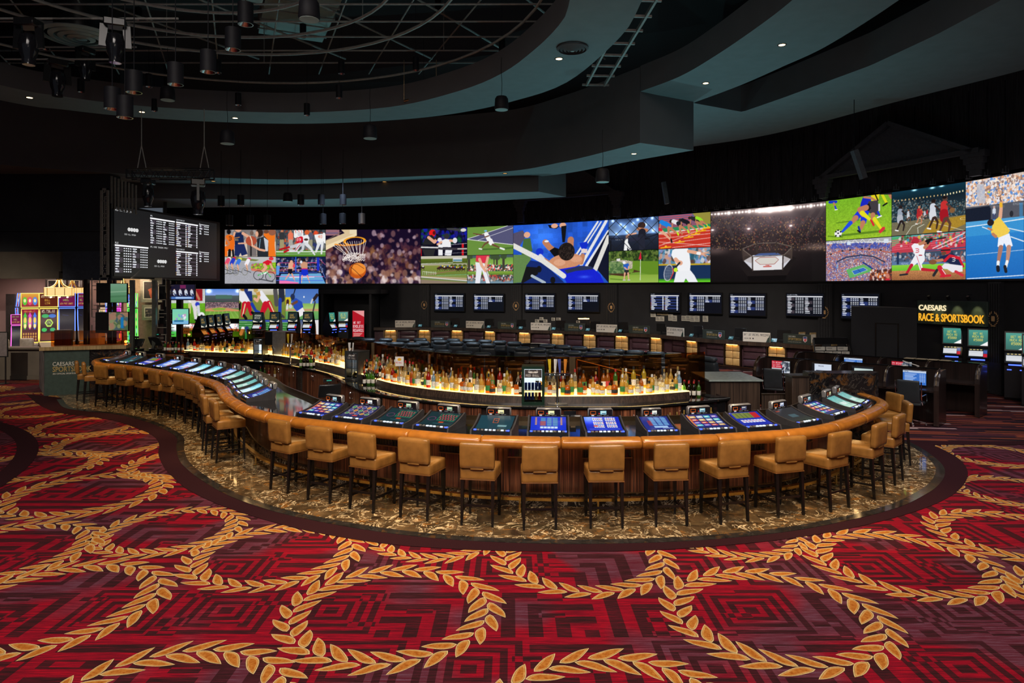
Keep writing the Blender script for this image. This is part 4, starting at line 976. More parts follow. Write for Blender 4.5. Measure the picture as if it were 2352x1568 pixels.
 # horse race
 a=ZArt((38,588,488,478,816,810),bg=(124,140,70));a.hgrad(0,.1,(200,196,180),(190,184,160));a.hgrad(.1,.26,(92,110,34),(70,86,26));a.rect(420,505,530,552,(214,212,216));a.rect(424,525,530,545,(90,140,160));a.hgrad(.28,.34,(150,150,140),(180,170,140));a.hgrad(.34,.7,(130,140,62),(104,122,50));a.line([(38,580),(420,560)],4,(230,230,225))
 for k in range(16):x=60 if k==0 else 230+k*21;y=625+8*math.sin(k*1.7)+(10 if k>9 else 0);a.ell(x,y,24,12,(50,34,26));a.ell(x+4,y-14,8,9,[(230,230,235),(200,40,60),(60,90,190),(220,200,70)][k%4]);a.line([(x-12,y+10),(x-16,y+28)],5,(50,34,26));a.line([(x+12,y+10),(x+16,y+28)],5,(50,34,26))
 for x in(410,450,508,560):a.ell(x,596,20,13,(74,84,26))
 a.line([(120,712),(450,655)],7,(150,100,84));a.poly([(38,725),(588,745),(588,775),(38,745)],(176,156,120));a.poly([(38,770),(588,800),(588,820),(38,820)],(140,122,104))
 for x in range(60,230,22):a.line([(x,670),(x,712)],4,(226,228,220))
 a.line([(60,672),(225,690)],4,(230,230,225));a.line([(230,720),(588,704)],4,(120,200,150));a.line([(38,738),(588,780)],9,(222,222,226));a.line([(38,752),(588,790)],5,(90,92,100));D['D2']=a
 # tennis lunge
 a=ZArt((590,1144,142,122,472,468),bg=(104,142,60));a.poly([(592,282),(1085,122),(1144,120),(1144,356),(592,288)],(84,84,118));a.line([(592,280),(1080,126)],6,(235,235,235));a.line([(592,286),(1144,356)],7,(240,240,240));a.line([(710,300),(1144,152)],5,(225,225,228));a.line([(760,408),(1030,400)],16,(60,92,40),.8);a.line([(1040,400),(1144,392)],22,(58,90,38),.7)
 a.line([(664,216),(780,232)],10,(110,60,50));a.line([(700,228),(790,232)],12,SK3);a.ell(818,196,18,20,SK3);a.ell(812,186,19,11,(110,190,214));a.line([(820,225),(850,285)],52,WH);a.line([(850,245),(800,262)],14,SK3);a.poly([(826,285),(888,280),(920,350),(868,360),(830,312)],WH);a.line([(840,320),(800,345),(770,385)],24,SK3,1,12);a.line([(900,352),(985,390)],26,SK3,1,14);a.line([(735,398),(765,404)],15,WH);a.line([(990,394),(1036,410)],20,WH);D['E1']=a
 # golfer by the lake
 a=ZArt((592,1145,474,470,808,803),bg=(120,160,70));a.hgrad(0,.1,(60,80,96),(80,100,90));a.hgrad(.1,.36,(110,156,60),(140,180,84));a.hgrad(.36,.58,(120,90,70),(90,80,66));a.crowd(592,590,1145,660,[(220,70,60),(235,230,225),(60,60,80),(200,160,130),(40,90,60)],330,8,1);a.hgrad(.6,.71,(130,164,60),(90,124,44));a.hgrad(.71,1,(60,70,66),(120,150,170));a.crowd(592,712,1145,776,[(200,70,60),(205,200,200),(50,60,60),(160,130,110)],200,8,.9)
 for x,w_ in((612,30),(916,12),(950,22),(1030,28)):a.rect(x-w_/2,474,x+w_/2,650 if x>1000 or x<700 else 590,(64,60,48));a.crowd(x-30,474,x+30,510,[(60,78,50)],16,14,.9)
 a.poly([(700,474),(862,474),(850,520),(800,570),(694,545)],(216,50,72));a.poly([(690,555),(800,570),(850,700),(870,808),(820,806),(770,650),(745,808),(688,808),(700,650)],(232,232,238));a.line([(740,520),(770,600),(815,660)],34,SK);a.line([(840,500),(815,610)],30,SK);a.line([(820,650),(870,806)],5,(60,60,66));D['E2']=a
 # boxer resting seen from above
 a=ZArt((1146,2288,120,58,806,798),0.27,bg=(34,84,196));a.noise(.12,60);a.blur(8);a.poly([(1146,500),(1500,560),(1760,800),(1146,806)],(18,40,110));a.glow(1500,240,160,(40,70,90),.6)
 a.poly([(1560,110),(1700,130),(1660,160),(1580,150)],BK);a.ell(1640,125,40,28,SK);a.ell(1740,118,40,32,SK);a.poly([(1720,130),(1784,120),(1778,200),(1765,320),(1735,320),(1726,220)],BK)
 a.poly([(1146,215),(1260,180),(1300,240),(1220,370),(1146,350)],(84,78,104));a.ell(1310,232,38,36,SK);a.poly([(1270,280),(1350,270),(1375,420),(1310,480),(1240,520),(1250,400)],(70,106,56));a.poly([(1146,470),(1330,470),(1360,520),(1300,600),(1320,700),(1240,800),(1146,806)],(98,132,74));a.poly([(1300,610),(1450,620),(1440,700),(1260,806),(1240,800)],BK);a.ell(1455,640,30,40,BK)
 for(p0,p1,w_)in(((1900,470),(2160,80),22),((1930,490),(2200,80),16),((1960,590),(2262,70),34),((2030,600),(2290,200),46)):a.line([p0,p1],w_,(226,226,230))
 a.poly([(2040,600),(2290,190),(2290,800),(2150,640)],(16,20,40));a.line([(2130,640),(2290,260)],54,(222,220,214));a.line([(2000,600),(2280,110)],9,(24,60,190))
 a.line([(1530,320),(1580,380),(1660,440)],70,SK2);a.ell(1545,308,26,12,WH);a.line([(1835,290),(1830,400)],76,SK2);a.poly([(1580,420),(1640,380),(1700,400),(1860,360),(1880,470),(1660,520)],(14,14,18));a.line([(1510,520),(1570,560)],44,SK2);a.line([(1980,480),(1960,560)],54,SK2)
 a.ell(1462,435,46,46,(20,50,200));a.line([(1470,480),(1500,512)],44,(214,214,226));a.poly([(1940,330),(2030,312),(2045,350),(2020,400),(1960,390)],(18,46,200));a.rect(1962,398,2034,448,(226,210,206))
 a.ell(1775,545,205,90,(206,142,106),1,-.1);a.ell(1700,560,70,40,(226,170,138),.7);a.ell(1900,520,70,34,(226,170,138),.6);a.ell(1785,430,98,106,(34,26,24));a.crowd(1700,350,1870,520,[(60,48,42),(20,16,16)],200,6,.7,lambda x,y:((x-1785)/90)**2+((y-430)/98)**2<1)
 a.poly([(1700,640),(1960,596),(2080,610),(2190,700),(2240,806),(1790,806)],(20,34,206));a.poly([(1760,650),(1950,600),(2080,606),(2110,640),(1900,660),(1790,690)],(40,50,84));a.glow(2000,730,60,(60,90,60),.6,16)
 a.line([(1146,362),(1500,540),(1750,720)],62,(226,224,218));a.line([(1370,720),(1520,800)],34,(170,184,196));a.ell(1620,770,30,40,BK);a.noise(.04,5);D['F']=a
 # cage fight behind wire
 a=ZArt((38,552,250,216,572,554),0.3,bg=(60,84,120));a.hgrad(0,.5,(44,62,96),(120,150,190));a.hgrad(.52,1,(40,48,66),(24,28,40))
 for(x,y)in((80,262),(205,320),(230,375),(490,235),(160,300),(340,250),(500,360),(120,400),(420,300),(290,290)):a.glow(x,y,14,(200,220,255),.9);a.glow(x,y,46,(60,90,140),.5)
 a.line([(38,440),(300,470),(552,400)],12,(26,30,44));a.line([(60,560),(60,470)],10,BK);a.line([(400,540),(405,450),(460,445)],10,BK)
 a.ell(380,308,40,34,(60,40,34));a.line([(345,345),(432,360)],34,SK2);a.line([(385,380),(380,420)],76,(30,30,42));a.line([(380,430),(385,540)],62,(36,38,52));a.line([(350,450),(255,460)],34,(40,42,60));a.line([(240,405),(320,390)],16,SK);a.ell(230,425,16,20,(150,110,90));a.line([(222,460),(212,560)],34,WH);a.line([(225,490),(262,560)],26,WH);a.text(110,452,'FIGHT SPORTS',9,(200,205,215),.8)
 for k in range(-3,8):a.line([(38+k*147-120,216),(38+k*147+240,570)],6,(28,30,38));a.line([(38+k*147+120,216),(38+k*147-240,570)],6,(28,30,38))
 D['G1']=a
 # golf putt by the flag
 a=ZArt((40,556,574,556,894,890),0.3,bg=(110,150,50));a.hgrad(0,.36,(36,58,24),(44,66,28));a.crowd(40,560,556,670,[(60,92,34),(30,46,20),(84,110,44),(110,130,60)],240,14,.7);a.poly([(290,670),(556,675),(556,830),(250,770)],(98,138,36));a.hgrad(.76,1,(136,168,62),(150,184,78));a.poly([(46,676),(200,660),(290,676),(286,750),(200,760),(40,700)],(176,168,150));a.noise(.15,10,(0,100,250,180));a.crowd(46,690,200,800,[(90,120,74),(70,104,60),(120,146,90)],150,13,.9);a.poly([(40,800),(210,800),(380,782),(300,760),(300,780),(210,830),(60,815)],(74,50,32));a.poly([(120,650),(160,645),(158,672),(124,672)],(226,220,220));a.line([(60,856),(200,866)],12,(90,124,40),.8)
 a.line([(372,600),(368,868)],6,(226,226,214));a.poly([(374,572),(382,655),(350,655),(366,600)],(206,26,56));a.ell(200,688,16,16,(236,236,240));a.poly([(190,710),(246,694),(254,730),(240,760),(204,764)],(38,92,190));a.line([(206,740),(238,770)],14,SK);a.line([(248,728),(240,770)],12,SK);a.poly([(204,764),(250,762),(250,800),(202,798)],(40,40,44));a.line([(208,796),(200,860)],17,SK,1,10);a.line([(242,796),(248,860)],17,SK,1,10);a.line([(190,868),(212,868)],10,(190,190,195));a.line([(240,868),(260,868)],10,(190,190,195));D['G2']=a
 # sprinters in blocks
 a=ZArt((555,1092,214,176,552,538),0.3,bg=(198,52,38));a.hgrad(0,.42,(100,96,140),(150,80,96));[a.line([(555,225+j*20),(900,200+j*20)],7,(210,80,80))for j in range(4)];a.poly([(900,178),(1092,176),(1092,300),(980,290)],(150,140,60));a.poly([(555,345),(1092,300),(1092,330),(555,385)],(40,140,90));a.poly([(555,385),(1092,330),(1092,345),(555,400)],(220,200,196))
 for(p0,p1)in(((560,522),(1040,340)),((555,405),(1092,370)),((555,445),(1092,402)),((600,500),(1092,445)),((700,540),(1092,500)),((560,480),(1092,530))):a.line([p0,p1],6,(236,190,180),.9)
 for k in range(6):x,y=[(620,535),(765,483),(860,435),(935,402),(1000,371),(1060,342)][k];a.line([(x-40,y+8),(x+60-k*4,y-2)],13,(236,170,30));a.ell(x+10,y-8,12,10,(244,180,40))
 for(x,y,c,s_)in((640,300,(30,130,220),1.1),(760,290,(36,34,44),1.0),(850,280,(28,26,34),.95),(940,255,(40,40,44),.85),(985,250,(150,225,40),.7)):
  a.ell(x-75*s_,y-22*s_,17*s_,17*s_,(50,36,30));a.line([(x-50*s_,y-20*s_),(x,y)],44*s_,c if c[0]!=36 else(230,225,230));a.line([(x,y),(x+24*s_,y+25*s_)],44*s_,c);a.line([(x-60*s_,y),(x-66*s_,y+48*s_)],13*s_,SK2);a.line([(x+16*s_,y+30*s_),(x+20,y+80*s_),(x+40,y+115*s_)],26*s_,SK2,1,12*s_);a.line([(x+26*s_,y+34*s_),(x+105*s_,y+88*s_)],28*s_,SK2,1,12*s_);a.line([(x+100*s_,y+78*s_),(x+110*s_,y+100*s_)],14*s_,(190,240,40))
 a.line([(555,345),(620,400),(690,468)],36,SK,1,16);a.line([(684,455),(692,485)],16,BK);a.poly([(555,330),(600,350),(590,370),(555,370)],(214,30,50));D['H1']=a
 # tennis player in white
 a=ZArt((558,1094,548,540,888,886),0.3,bg=(30,50,86));a.hgrad(0,.48,(120,150,170),(150,160,176));a.crowd(560,560,1094,690,[(60,130,170),(220,214,214),(200,150,130),(90,60,50),(130,150,210),(40,90,110)],130,18,.8);a.blur(3);a.rect(558,700,1094,718,(190,160,40));a.rect(558,716,1094,862,(24,48,84));a.hgrad(.9,1,(40,110,40),(110,220,40))
 a.poly([(730,546),(862,546),(880,620),(890,700),(884,780),(760,776),(740,700),(690,610),(700,560)],(240,241,244));a.poly([(742,776),(890,770),(930,820),(965,886),(870,888),(840,850),(820,888),(716,888)],(236,238,242));a.line([(870,575),(975,598)],34,SK);a.line([(966,598),(984,600)],32,WH);[a.line([(1000,600),p],12,SK,1,8)for p in((1080,585),(1086,600),(1070,626),(1048,636))]
 a.line([(735,655),(760,682)],40,SK);a.ell(782,692,26,24,SK);a.line([(776,690),(735,735)],18,(40,40,44));a.ell(660,790,48,88,(190,190,196),.9,.18,.16);a.ell(660,790,40,78,(70,80,104),.6,.18);[a.line([(625+k*10,720+k*3),(618+k*10,862-k*3)],2,(170,180,196))for k in range(8)];a.line([(706,745),(712,790),(680,858)],9,(206,50,50));a.ell(735,762,21,22,(196,230,50));D['H2']=a
 # octagon arena
 a=ZArt((1098,2292,172,38,888,882),0.3,bg=(26,20,22));a.hgrad(0,.5,(70,60,62),(34,27,30));a.hgrad(.5,1,(30,24,26),(18,15,16));a.crowd(1100,200,2290,560,[(96,80,80),(50,38,40),(130,60,50),(24,18,22),(160,120,70),(70,60,66)],1500,5,.55);a.blur(1)
 for k in range(34):x=1110+k*35.5;y=200-(x-1098)*.108;r_=[7,8,12,9,9,16][k%6]*(1.5 if 12<k<24 else 1);a.glow(x,y,r_,(255,250,235),1.2);a.glow(x,y,r_*3,(150,135,125),.35)
 a.glow(1760,130,150,(190,170,160),.8,26);a.glow(1700,240,420,(60,50,52),.6,120)
 for p0,p1 in(((2180,120),(2020,300)),((2260,130),(2100,400)),((1240,230),(1330,430)),((1130,240),(1200,300))):a.line([p0,p1],34,(110,96,92),.22)
 for x,y in((1493,337),(1930,298),(1118,358)):a.glow(x,y,13,(255,250,245),1.2,8);a.glow(x,y,50,(110,90,90),.5)
 a.glow(2200,520,150,(120,98,84),.55,36);a.glow(1150,570,120,(110,90,84),.5,40);a.glow(1690,560,330,(60,48,44),.5,150)
 a.poly([(1370,690),(1480,830),(1890,820),(1990,640),(1900,600),(1460,620)],(30,25,25));a.poly([(1480,830),(1890,820),(1870,875),(1490,880)],(12,10,11));a.poly([(1440,670),(1540,612),(1790,585),(1930,650),(1840,760),(1540,770)],(206,206,214));a.poly([(1545,618),(1600,592),(1780,582),(1835,605)],(70,90,140));a.poly([(1535,635),(1840,625),(1840,758),(1537,770)],(226,224,226));a.poly([(1560,668),(1610,634),(1770,628),(1805,656),(1760,702),(1612,708)],(214,208,200));a.line([(1560,668),(1610,634),(1770,628),(1805,656),(1760,702),(1612,708),(1560,668)],4,(150,60,50))
 a.line([(1650,730),(1725,726)],14,(190,70,60),.8);a.line([(1670,716),(1706,715)],6,(190,70,60))
 for p in(((1424,548),(1570,488),(1780,478),(1948,520)),((1424,548),(1532,628),(1860,606),(1948,520))):a.line(list(p),9,(104,92,84))
 for p0,p1 in(((1424,548),(1440,670)),((1532,628),(1534,772)),((1850,612),(1846,762)),((1948,520),(1938,648)),((1576,488),(1580,580)),((1780,480),(1780,585))):a.line([p0,p1],14,(60,50,46))
 a.poly([(1430,550),(1532,632),(1534,700),(1445,668)],(130,110,96),.3);a.poly([(1860,610),(1945,524),(1936,645),(1855,700)],(130,110,96),.3);D['I']=a
 # soccer legs
 a=ZArt((34,797,378,275,853,806),0.27,bg=(136,184,40));a.hgrad(0,1,(120,178,40),(150,190,44));a.noise(.07,7);a.noise(.05,20);a.line([(160,640),(420,605)],14,(84,126,30),.8);a.line([(220,790),(720,740)],26,(80,120,28),.8);a.line([(60,800),(220,810)],16,(80,120,28),.7)
 a.line([(80,390),(150,385)],34,(24,50,190));a.line([(125,400),(150,470)],20,SK2);a.line([(140,440),(154,475)],18,(28,60,200));a.line([(140,482),(165,478)],12,WH);a.line([(690,300),(740,400)],30,(214,214,30));a.line([(700,435),(745,405)],18,BK);a.line([(770,290),(796,340)],30,SK2);a.rect(640,275,797,300,(30,30,34))
 a.poly([(470,320),(560,318),(570,420),(520,470),(430,470),(440,400)],(26,40,190));a.poly([(560,296),(660,290),(640,400),(560,380)],(226,210,34));a.line([(480,330),(560,340),(620,375)],24,SK2);a.poly([(530,380),(640,370),(650,450),(640,550),(560,530),(540,520),(510,500)],(64,58,64));a.poly([(460,460),(540,400),(560,470),(510,520)],(28,24,28));a.ell(600,310,34,26,(226,206,30));a.line([(610,300),(640,370)],14,BK)
 a.poly([(430,470),(540,500),(520,560),(500,652),(436,620),(440,570),(400,610),(344,570),(400,500)],(30,54,214));a.line([(380,580),(340,630)],66,SK2,1,48);a.line([(320,640),(225,745)],50,(34,76,226),1,26);a.line([(465,640),(445,710)],60,SK2,1,34);a.line([(415,690),(430,745)],24,(30,50,160));a.line([(405,735),(432,756)],18,BK);a.line([(500,458),(430,480),(470,540)],70,SK2,1,60);a.line([(455,520),(545,600)],56,(226,222,34),1,30);a.line([(560,610),(590,670)],24,(214,40,50));a.line([(580,545),(580,590)],56,SK2,1,44);a.line([(600,595),(675,712)],46,(226,222,34),1,28);a.line([(668,750),(705,712)],38,(214,50,60));a.line([(640,510),(660,560)],24,(30,54,200));a.line([(635,578),(680,560)],16,WH);a.line([(655,420),(655,490)],20,(220,222,230))
 a.ell(176,768,43,43,(236,236,236));[a.ell(x,y,10,10,BK)for x,y in((176,764),(150,745),(205,746),(150,794),(198,796),(176,728))];D['J1']=a
 # stadium with tennis court
 a=ZArt((42,808,855,812,1320,1316),0.3,bg=(150,120,130));a.crowd(42,880,808,1320,[(206,130,110),(70,90,170),(226,214,214),(120,90,110),(180,100,90),(150,150,200)],4200,5,.9);a.rect(42,812,808,880,(170,172,176));a.line([(42,880),(808,868)],12,(226,228,230));[a.line([(80+k*90,870),(110+k*90,835),(140+k*90,868)],5,(240,240,240))for k in range(8)];a.crowd(100,880,790,940,[(70,90,190),(60,70,150)],260,9,.5);a.rect(288,860,330,900,(210,224,240));a.rect(720,835,775,885,(214,224,236))
 a.line([(45,1050),(150,985),(400,955),(640,962),(808,1000)],7,(200,100,70));a.line([(170,1095),(280,1045),(450,1020),(600,1040),(730,1105)],16,(50,60,90));a.line([(200,1110),(330,1060),(470,1048),(600,1066),(700,1140)],8,(90,110,150));[a.ell(x,y,13,8,(36,30,32))for x,y in((100,1005),(235,970),(325,960),(465,945),(550,950),(685,965))]
 a.poly([(278,1190),(478,1130),(610,1200),(320,1290)],(98,176,100));a.poly([(345,1205),(480,1165),(528,1195),(375,1250)],(50,110,190));a.line([(475,1105),(612,1200)],16,(30,60,130));a.line([(345,1205),(480,1165),(528,1195),(375,1250),(345,1205)],3,(225,235,240));a.line([(415,1185),(450,1225)],4,(24,40,80));a.rect(164,1130,186,1175,(130,160,200));a.crowd(560,1200,808,1320,[(120,50,40),(70,40,40),(226,206,200),(206,110,50)],260,11,.9);a.ell(762,1265,22,26,(200,120,100));a.rect(740,1295,790,1320,(200,40,60));D['J2']=a
 # arena basketball
 a=ZArt((800,1664,270,142,800,736),0.27,bg=(24,48,60));a.hgrad(0,.22,(16,54,72),(14,34,44));a.hgrad(.22,.66,(20,34,44),(40,60,70));a.crowd(800,360,1664,610,[(60,90,104),(110,140,150),(30,50,60),(150,150,140),(90,70,60)],900,7,.6);[a.glow(x,y,26,(190,240,255),1.2,11)for x,y in((1065,242),(1276,214),(1385,190))];[a.rect(x,y,x+12,y+18,(226,190,130))for x,y in[(830+k*42,368-(k*42)*.14)for k in range(14)]];[a.rect(1410+k*36,290-k*8,1424+k*36,312-k*8,(240,226,180))for k in range(7)]
 a.poly([(800,640),(1664,545),(1664,740),(800,802)],(116,108,84));a.poly([(1250,620),(1664,550),(1664,660),(1480,745),(1160,770)],(168,132,44));a.noise(.08,10,(0,330,864,495));a.line([(970,785),(1040,680),(1160,630)],6,(220,220,205));a.line([(1110,770),(1105,700),(1180,660)],6,(226,226,210));a.line([(1270,635),(1664,745)],5,(226,220,190));a.ell(1640,592,40,14,(226,220,190),.9,0,.2)
 def pl(x,y,h,top,sh,sk):
  a.ell(x,y,h*.07,h*.085,sk);a.line([(x-h*.02,y+h*.16),(x-h*.03,y+h*.38)],h*.2,top);a.line([(x-h*.03,y+h*.42),(x-h*.02,y+h*.56)],h*.24,sh);a.line([(x+h*.06,y+h*.16),(x+h*.2,y+h*.3)],h*.06,sk);a.line([(x,y+h*.58),(x-h*.14,y+h*.92)],h*.09,sk,1,h*.05);a.line([(x+h*.05,y+h*.56),(x+h*.14,y+h*.72),(x+h*.1,y+h*.95)],h*.09,sk,1,h*.05);a.line([(x-h*.2,y+h*.94),(x-h*.1,y+h*.96)],h*.05,WH)
 pl(905,450,300,(150,160,176),(176,180,190),(40,30,30));pl(998,488,150,(190,196,206),(200,204,210),SK3);pl(1122,450,215,(170,40,44),(176,40,44),SK2);pl(1150,475,120,(190,50,50),(190,50,50),SK2);pl(1190,490,110,(190,196,206),(200,200,210),SK3);pl(1218,480,90,(180,40,50),(180,40,50),SK3);pl(1290,380,350,(206,212,222),(214,218,224),(60,40,34));a.ell(1290,372,22,20,(30,22,20));pl(1425,345,430,(196,48,48),(160,22,34),(90,60,50));a.ell(1420,330,28,18,(24,18,18));a.ell(1510,490,32,32,(130,90,56));D['K1']=a
 # baseball
 a=ZArt((806,1674,800,736,1316,1312),0.27,bg=(190,60,76));a.hgrad(0,.12,(90,170,170),(110,140,110));a.poly([(806,810),(1000,790),(880,880),(806,930)],(80,170,110));[a.line([(806,960-j*22),(1674,860-j*30)],10,(226,90,110))for j in range(6)];a.crowd(900,760,1674,920,[(226,190,60),(60,110,70),(220,210,210),(200,40,60),(90,60,50),(60,150,190)],120,13,.8);a.line([(1290,940),(1664,760)],12,(240,200,205));a.line([(1340,950),(1674,810)],9,(240,200,205));a.line([(1180,970),(1674,930)],14,(60,80,120));a.hgrad(.38,.6,(60,76,96),(70,90,120));a.crowd(810,990,1674,1090,[(120,140,170),(40,50,66),(210,210,214),(150,90,80)],140,13,.7);a.rect(806,1100,1674,1160,(90,120,160));a.text(920,1112,'SOS',30,(180,200,220),1.1);a.hgrad(.66,.8,(140,206,60),(100,190,50));a.hgrad(.79,1,(190,130,80),(150,96,60));a.noise(.1,8,(0,430,868,545));a.rect(866,985,892,1130,(30,50,84))
 a.line([(1240,850),(1440,812)],12,(40,36,40),1,16);a.ell(1085,850,44,42,(178,40,56));a.line([(1040,868),(1080,872)],12,(150,30,44));a.poly([(1036,910),(1070,880),(1180,890),(1204,930),(1190,1010),(1080,1020)],(240,240,244));a.line([(1140,885),(1220,860)],40,SK2);a.line([(1195,930),(1236,890)],38,SK2);a.line([(1215,855),(1270,835)],30,BK);a.line([(1230,880),(1250,850)],26,BK);a.text(1086,940,'3',52,(206,30,50),1.1)
 a.poly([(1080,1020),(1190,1010),(1196,1080),(1160,1130),(1180,1200),(1140,1200),(1110,1110),(1050,1160),(1016,1140),(1040,1090)],(236,236,242));a.line([(1130,1022),(1160,1022)],12,(180,30,50));a.line([(1040,1140),(980,1240)],40,(190,30,50),1,26);a.line([(1170,1190),(1310,1205)],38,(190,30,50),1,26);a.line([(905,1256),(988,1246)],22,(40,40,46));a.line([(1300,1262),(1340,1200)],32,(40,40,46));a.line([(1100,1030),(1150,1180)],5,(206,40,60))
 a.ell(1445,970,58,44,(200,40,50));a.line([(1390,965),(1490,960)],16,(30,30,34));a.ell(1420,1000,30,22,SK3);a.poly([(1400,1030),(1520,1000),(1600,1060),(1640,1150),(1540,1170),(1470,1110),(1360,1100),(1330,1070)],(28,38,74));a.line([(1430,1090),(1490,1030),(1600,1060)],34,(206,30,50));a.text(1516,1050,'3',50,WH,1.1);a.line([(1400,1080),(1280,1095)],34,SK2);a.ell(1290,1105,46,28,(130,84,54));a.line([(1610,1080),(1650,1160)],26,(206,30,50));a.poly([(1430,1120),(1640,1150),(1640,1220),(1520,1230),(1460,1190),(1370,1180)],(232,230,236));a.line([(1370,1170),(1420,1260)],56,(206,36,54));a.line([(1385,1275),(1495,1265)],26,(206,36,54));a.line([(1560,1220),(1640,1265)],32,(206,50,64));a.line([(1400,1190),(1440,1250)],8,WH);D['K2']=a
 # tennis serve
 a=ZArt((1662,2352,142,30,1308,1304),0.27,bg=(30,110,190));a.poly([(1662,140),(2352,30),(2352,380),(1662,450)],(206,190,180));a.crowd(1662,60,2352,420,[(250,236,220),(236,206,186),(90,140,210),(230,230,240),(150,120,110),(220,160,120)],1300,12,.9);a.poly([(1790,170),(1880,170),(1900,400),(1800,400)],(190,190,200),.85);a.poly([(1662,450),(2352,375),(2352,560),(1662,625)],(84,86,96));a.poly([(1662,470),(1960,430),(1960,600),(1662,625)],(24,30,46));a.text(1950,425,'EMIRATES',26,(120,124,134),1.0);a.text(2226,400,'EMIRATES',26,(150,154,164),1.0)
 a.poly([(1662,625),(2352,560),(2352,620),(1662,690)],(80,160,214));a.hgrad(.5,1,(44,132,206),(24,104,186));a.poly([(1662,690),(2352,600),(2352,740),(1662,800)],(56,146,210));a.line([(1662,686),(2352,592)],12,(226,236,246));a.line([(1860,684),(1950,720)],12,(214,228,240));a.line([(2160,700),(2352,746)],12,(214,228,240));a.line([(2200,806),(2352,862)],13,(214,228,240));a.line([(1680,1020),(2352,964)],6,(190,214,236));a.line([(1680,1302),(2352,1266)],10,(226,236,246));a.rect(2300,400,2340,570,(60,140,200),.6);a.ell(2206,530,22,36,(40,42,50))
 a.ell(2000,450,14,18,(190,160,150));a.line([(2000,480),(2000,520)],40,(206,214,226));a.line([(1990,530),(1990,590)],14,(60,70,110));a.line([(2012,530),(2012,590)],14,(60,70,110));a.ell(2057,272,42,52,(90,80,76),1,.25,.12);a.line([(2070,322),(2084,384)],10,(90,70,70));a.ell(1938,270,11,11,(200,230,40));a.line([(2082,400),(2082,470),(2072,570)],36,SK,1,44);a.line([(2080,408),(2084,436)],36,(236,180,50));a.poly([(1990,620),(2060,560),(2090,600),(2190,730),(2150,790),(2060,822),(1960,752)],(240,204,80));a.ell(1958,632,40,40,(40,30,34));a.line([(1970,720),(1930,700)],22,SK2);a.line([(1985,770),(2020,800)],34,SK2)
 a.poly([(2050,815),(2180,762),(2222,915),(2150,940),(2120,880),(2090,948),(2040,920)],(236,240,250));a.line([(2080,930),(2060,1040),(2050,1110)],56,(170,120,104),1,36);a.line([(2175,930),(2165,1040),(2155,1110)],56,(190,140,120),1,36);a.line([(2048,1105),(2046,1170)],36,WH);a.line([(2154,1100),(2140,1160)],34,WH);a.line([(2044,1165),(2048,1205)],42,(26,28,36));a.line([(2128,1160),(2140,1220)],36,(26,28,36));a.noise(.03,5);D['L']=a
 # ---- lower left pictures (6.72 px per picture px)
 a=ZArt((130,510,100,98,545,530),0.2,bg=(90,150,30));a.hgrad(0,.42,(190,196,190),(200,204,200));a.hgrad(.42,1,(110,176,40),(70,130,20));a.noise(.08,8);a.line([(350,100),(370,240)],70,WH);a.poly([(375,100),(485,100),(485,250),(400,250)],(150,24,34));a.line([(400,110),(450,230)],24,SK2);a.line([(235,240),(235,320),(228,500)],40,(214,206,206),1,20);a.line([(385,250),(405,350),(415,490)],54,(220,214,214),1,30);a.ell(432,296,24,30,(44,60,190));a.line([(440,320),(448,430)],30,(206,206,216));a.line([(350,300),(352,410)],34,(200,190,130),1,14);a.ell(476,441,33,48,(235,235,235));a.ell(476,445,13,20,BK);a.line([(410,495),(425,510)],20,BK);D['M1']=a
 a=ZArt((512,1028,98,92,500,500),0.2,bg=(80,130,60));a.hgrad(0,.27,(84,130,214),(150,170,226));a.hgrad(.22,.4,(80,96,96),(70,74,80));a.hgrad(.4,.66,(104,80,84),(150,122,124));a.crowd(512,280,1028,350,[(180,150,150),(100,70,76),(70,60,80)],420,6,.7);a.rect(672,178,925,230,(74,110,96));a.line([(512,270),(1028,264)],14,(50,76,66));a.poly([(512,370),(760,345),(1028,380),(1028,430),(900,400),(512,405)],(206,140,96));a.poly([(600,370),(720,352),(840,360),(800,388),(660,390)],(130,170,60));a.hgrad(.76,1,(110,156,60),(126,170,66));[a.line([(600+k*60,400),(540+k*84,500)],16,(146,186,90),.6)for k in range(7)];a.glow(568,128,36,(255,255,240),1.2,24);a.glow(1015,122,30,(255,255,240),1,20);D['M2']=a
 a=ZArt((1030,1742,92,88,488,488),0.2,bg=(120,130,50));a.hgrad(0,.2,(214,210,200),(190,186,160));a.hgrad(.2,1,(130,140,60),(110,126,50));a.poly([(1030,290),(1060,260),(1060,350),(1030,380)],BK);a.poly([(1035,120),(1140,130),(1200,260),(1110,300),(1035,240)],(230,230,236));a.ell(1090,100,40,20,(150,110,60));a.poly([(1110,120),(1230,120),(1240,260),(1200,250)],(30,50,120));a.ell(1140,104,30,26,(36,50,110));a.line([(1120,300),(1085,440)],90,(196,24,44),1,50);a.line([(1175,290),(1215,420)],70,(190,20,44),1,40);a.line([(1125,290),(1085,440)],18,(220,206,160));a.line([(1105,440),(1140,480)],40,BK);a.line([(1230,400),(1290,440)],36,BK);a.line([(1230,290),(1290,380),(1380,410)],50,(30,60,160),1,30)
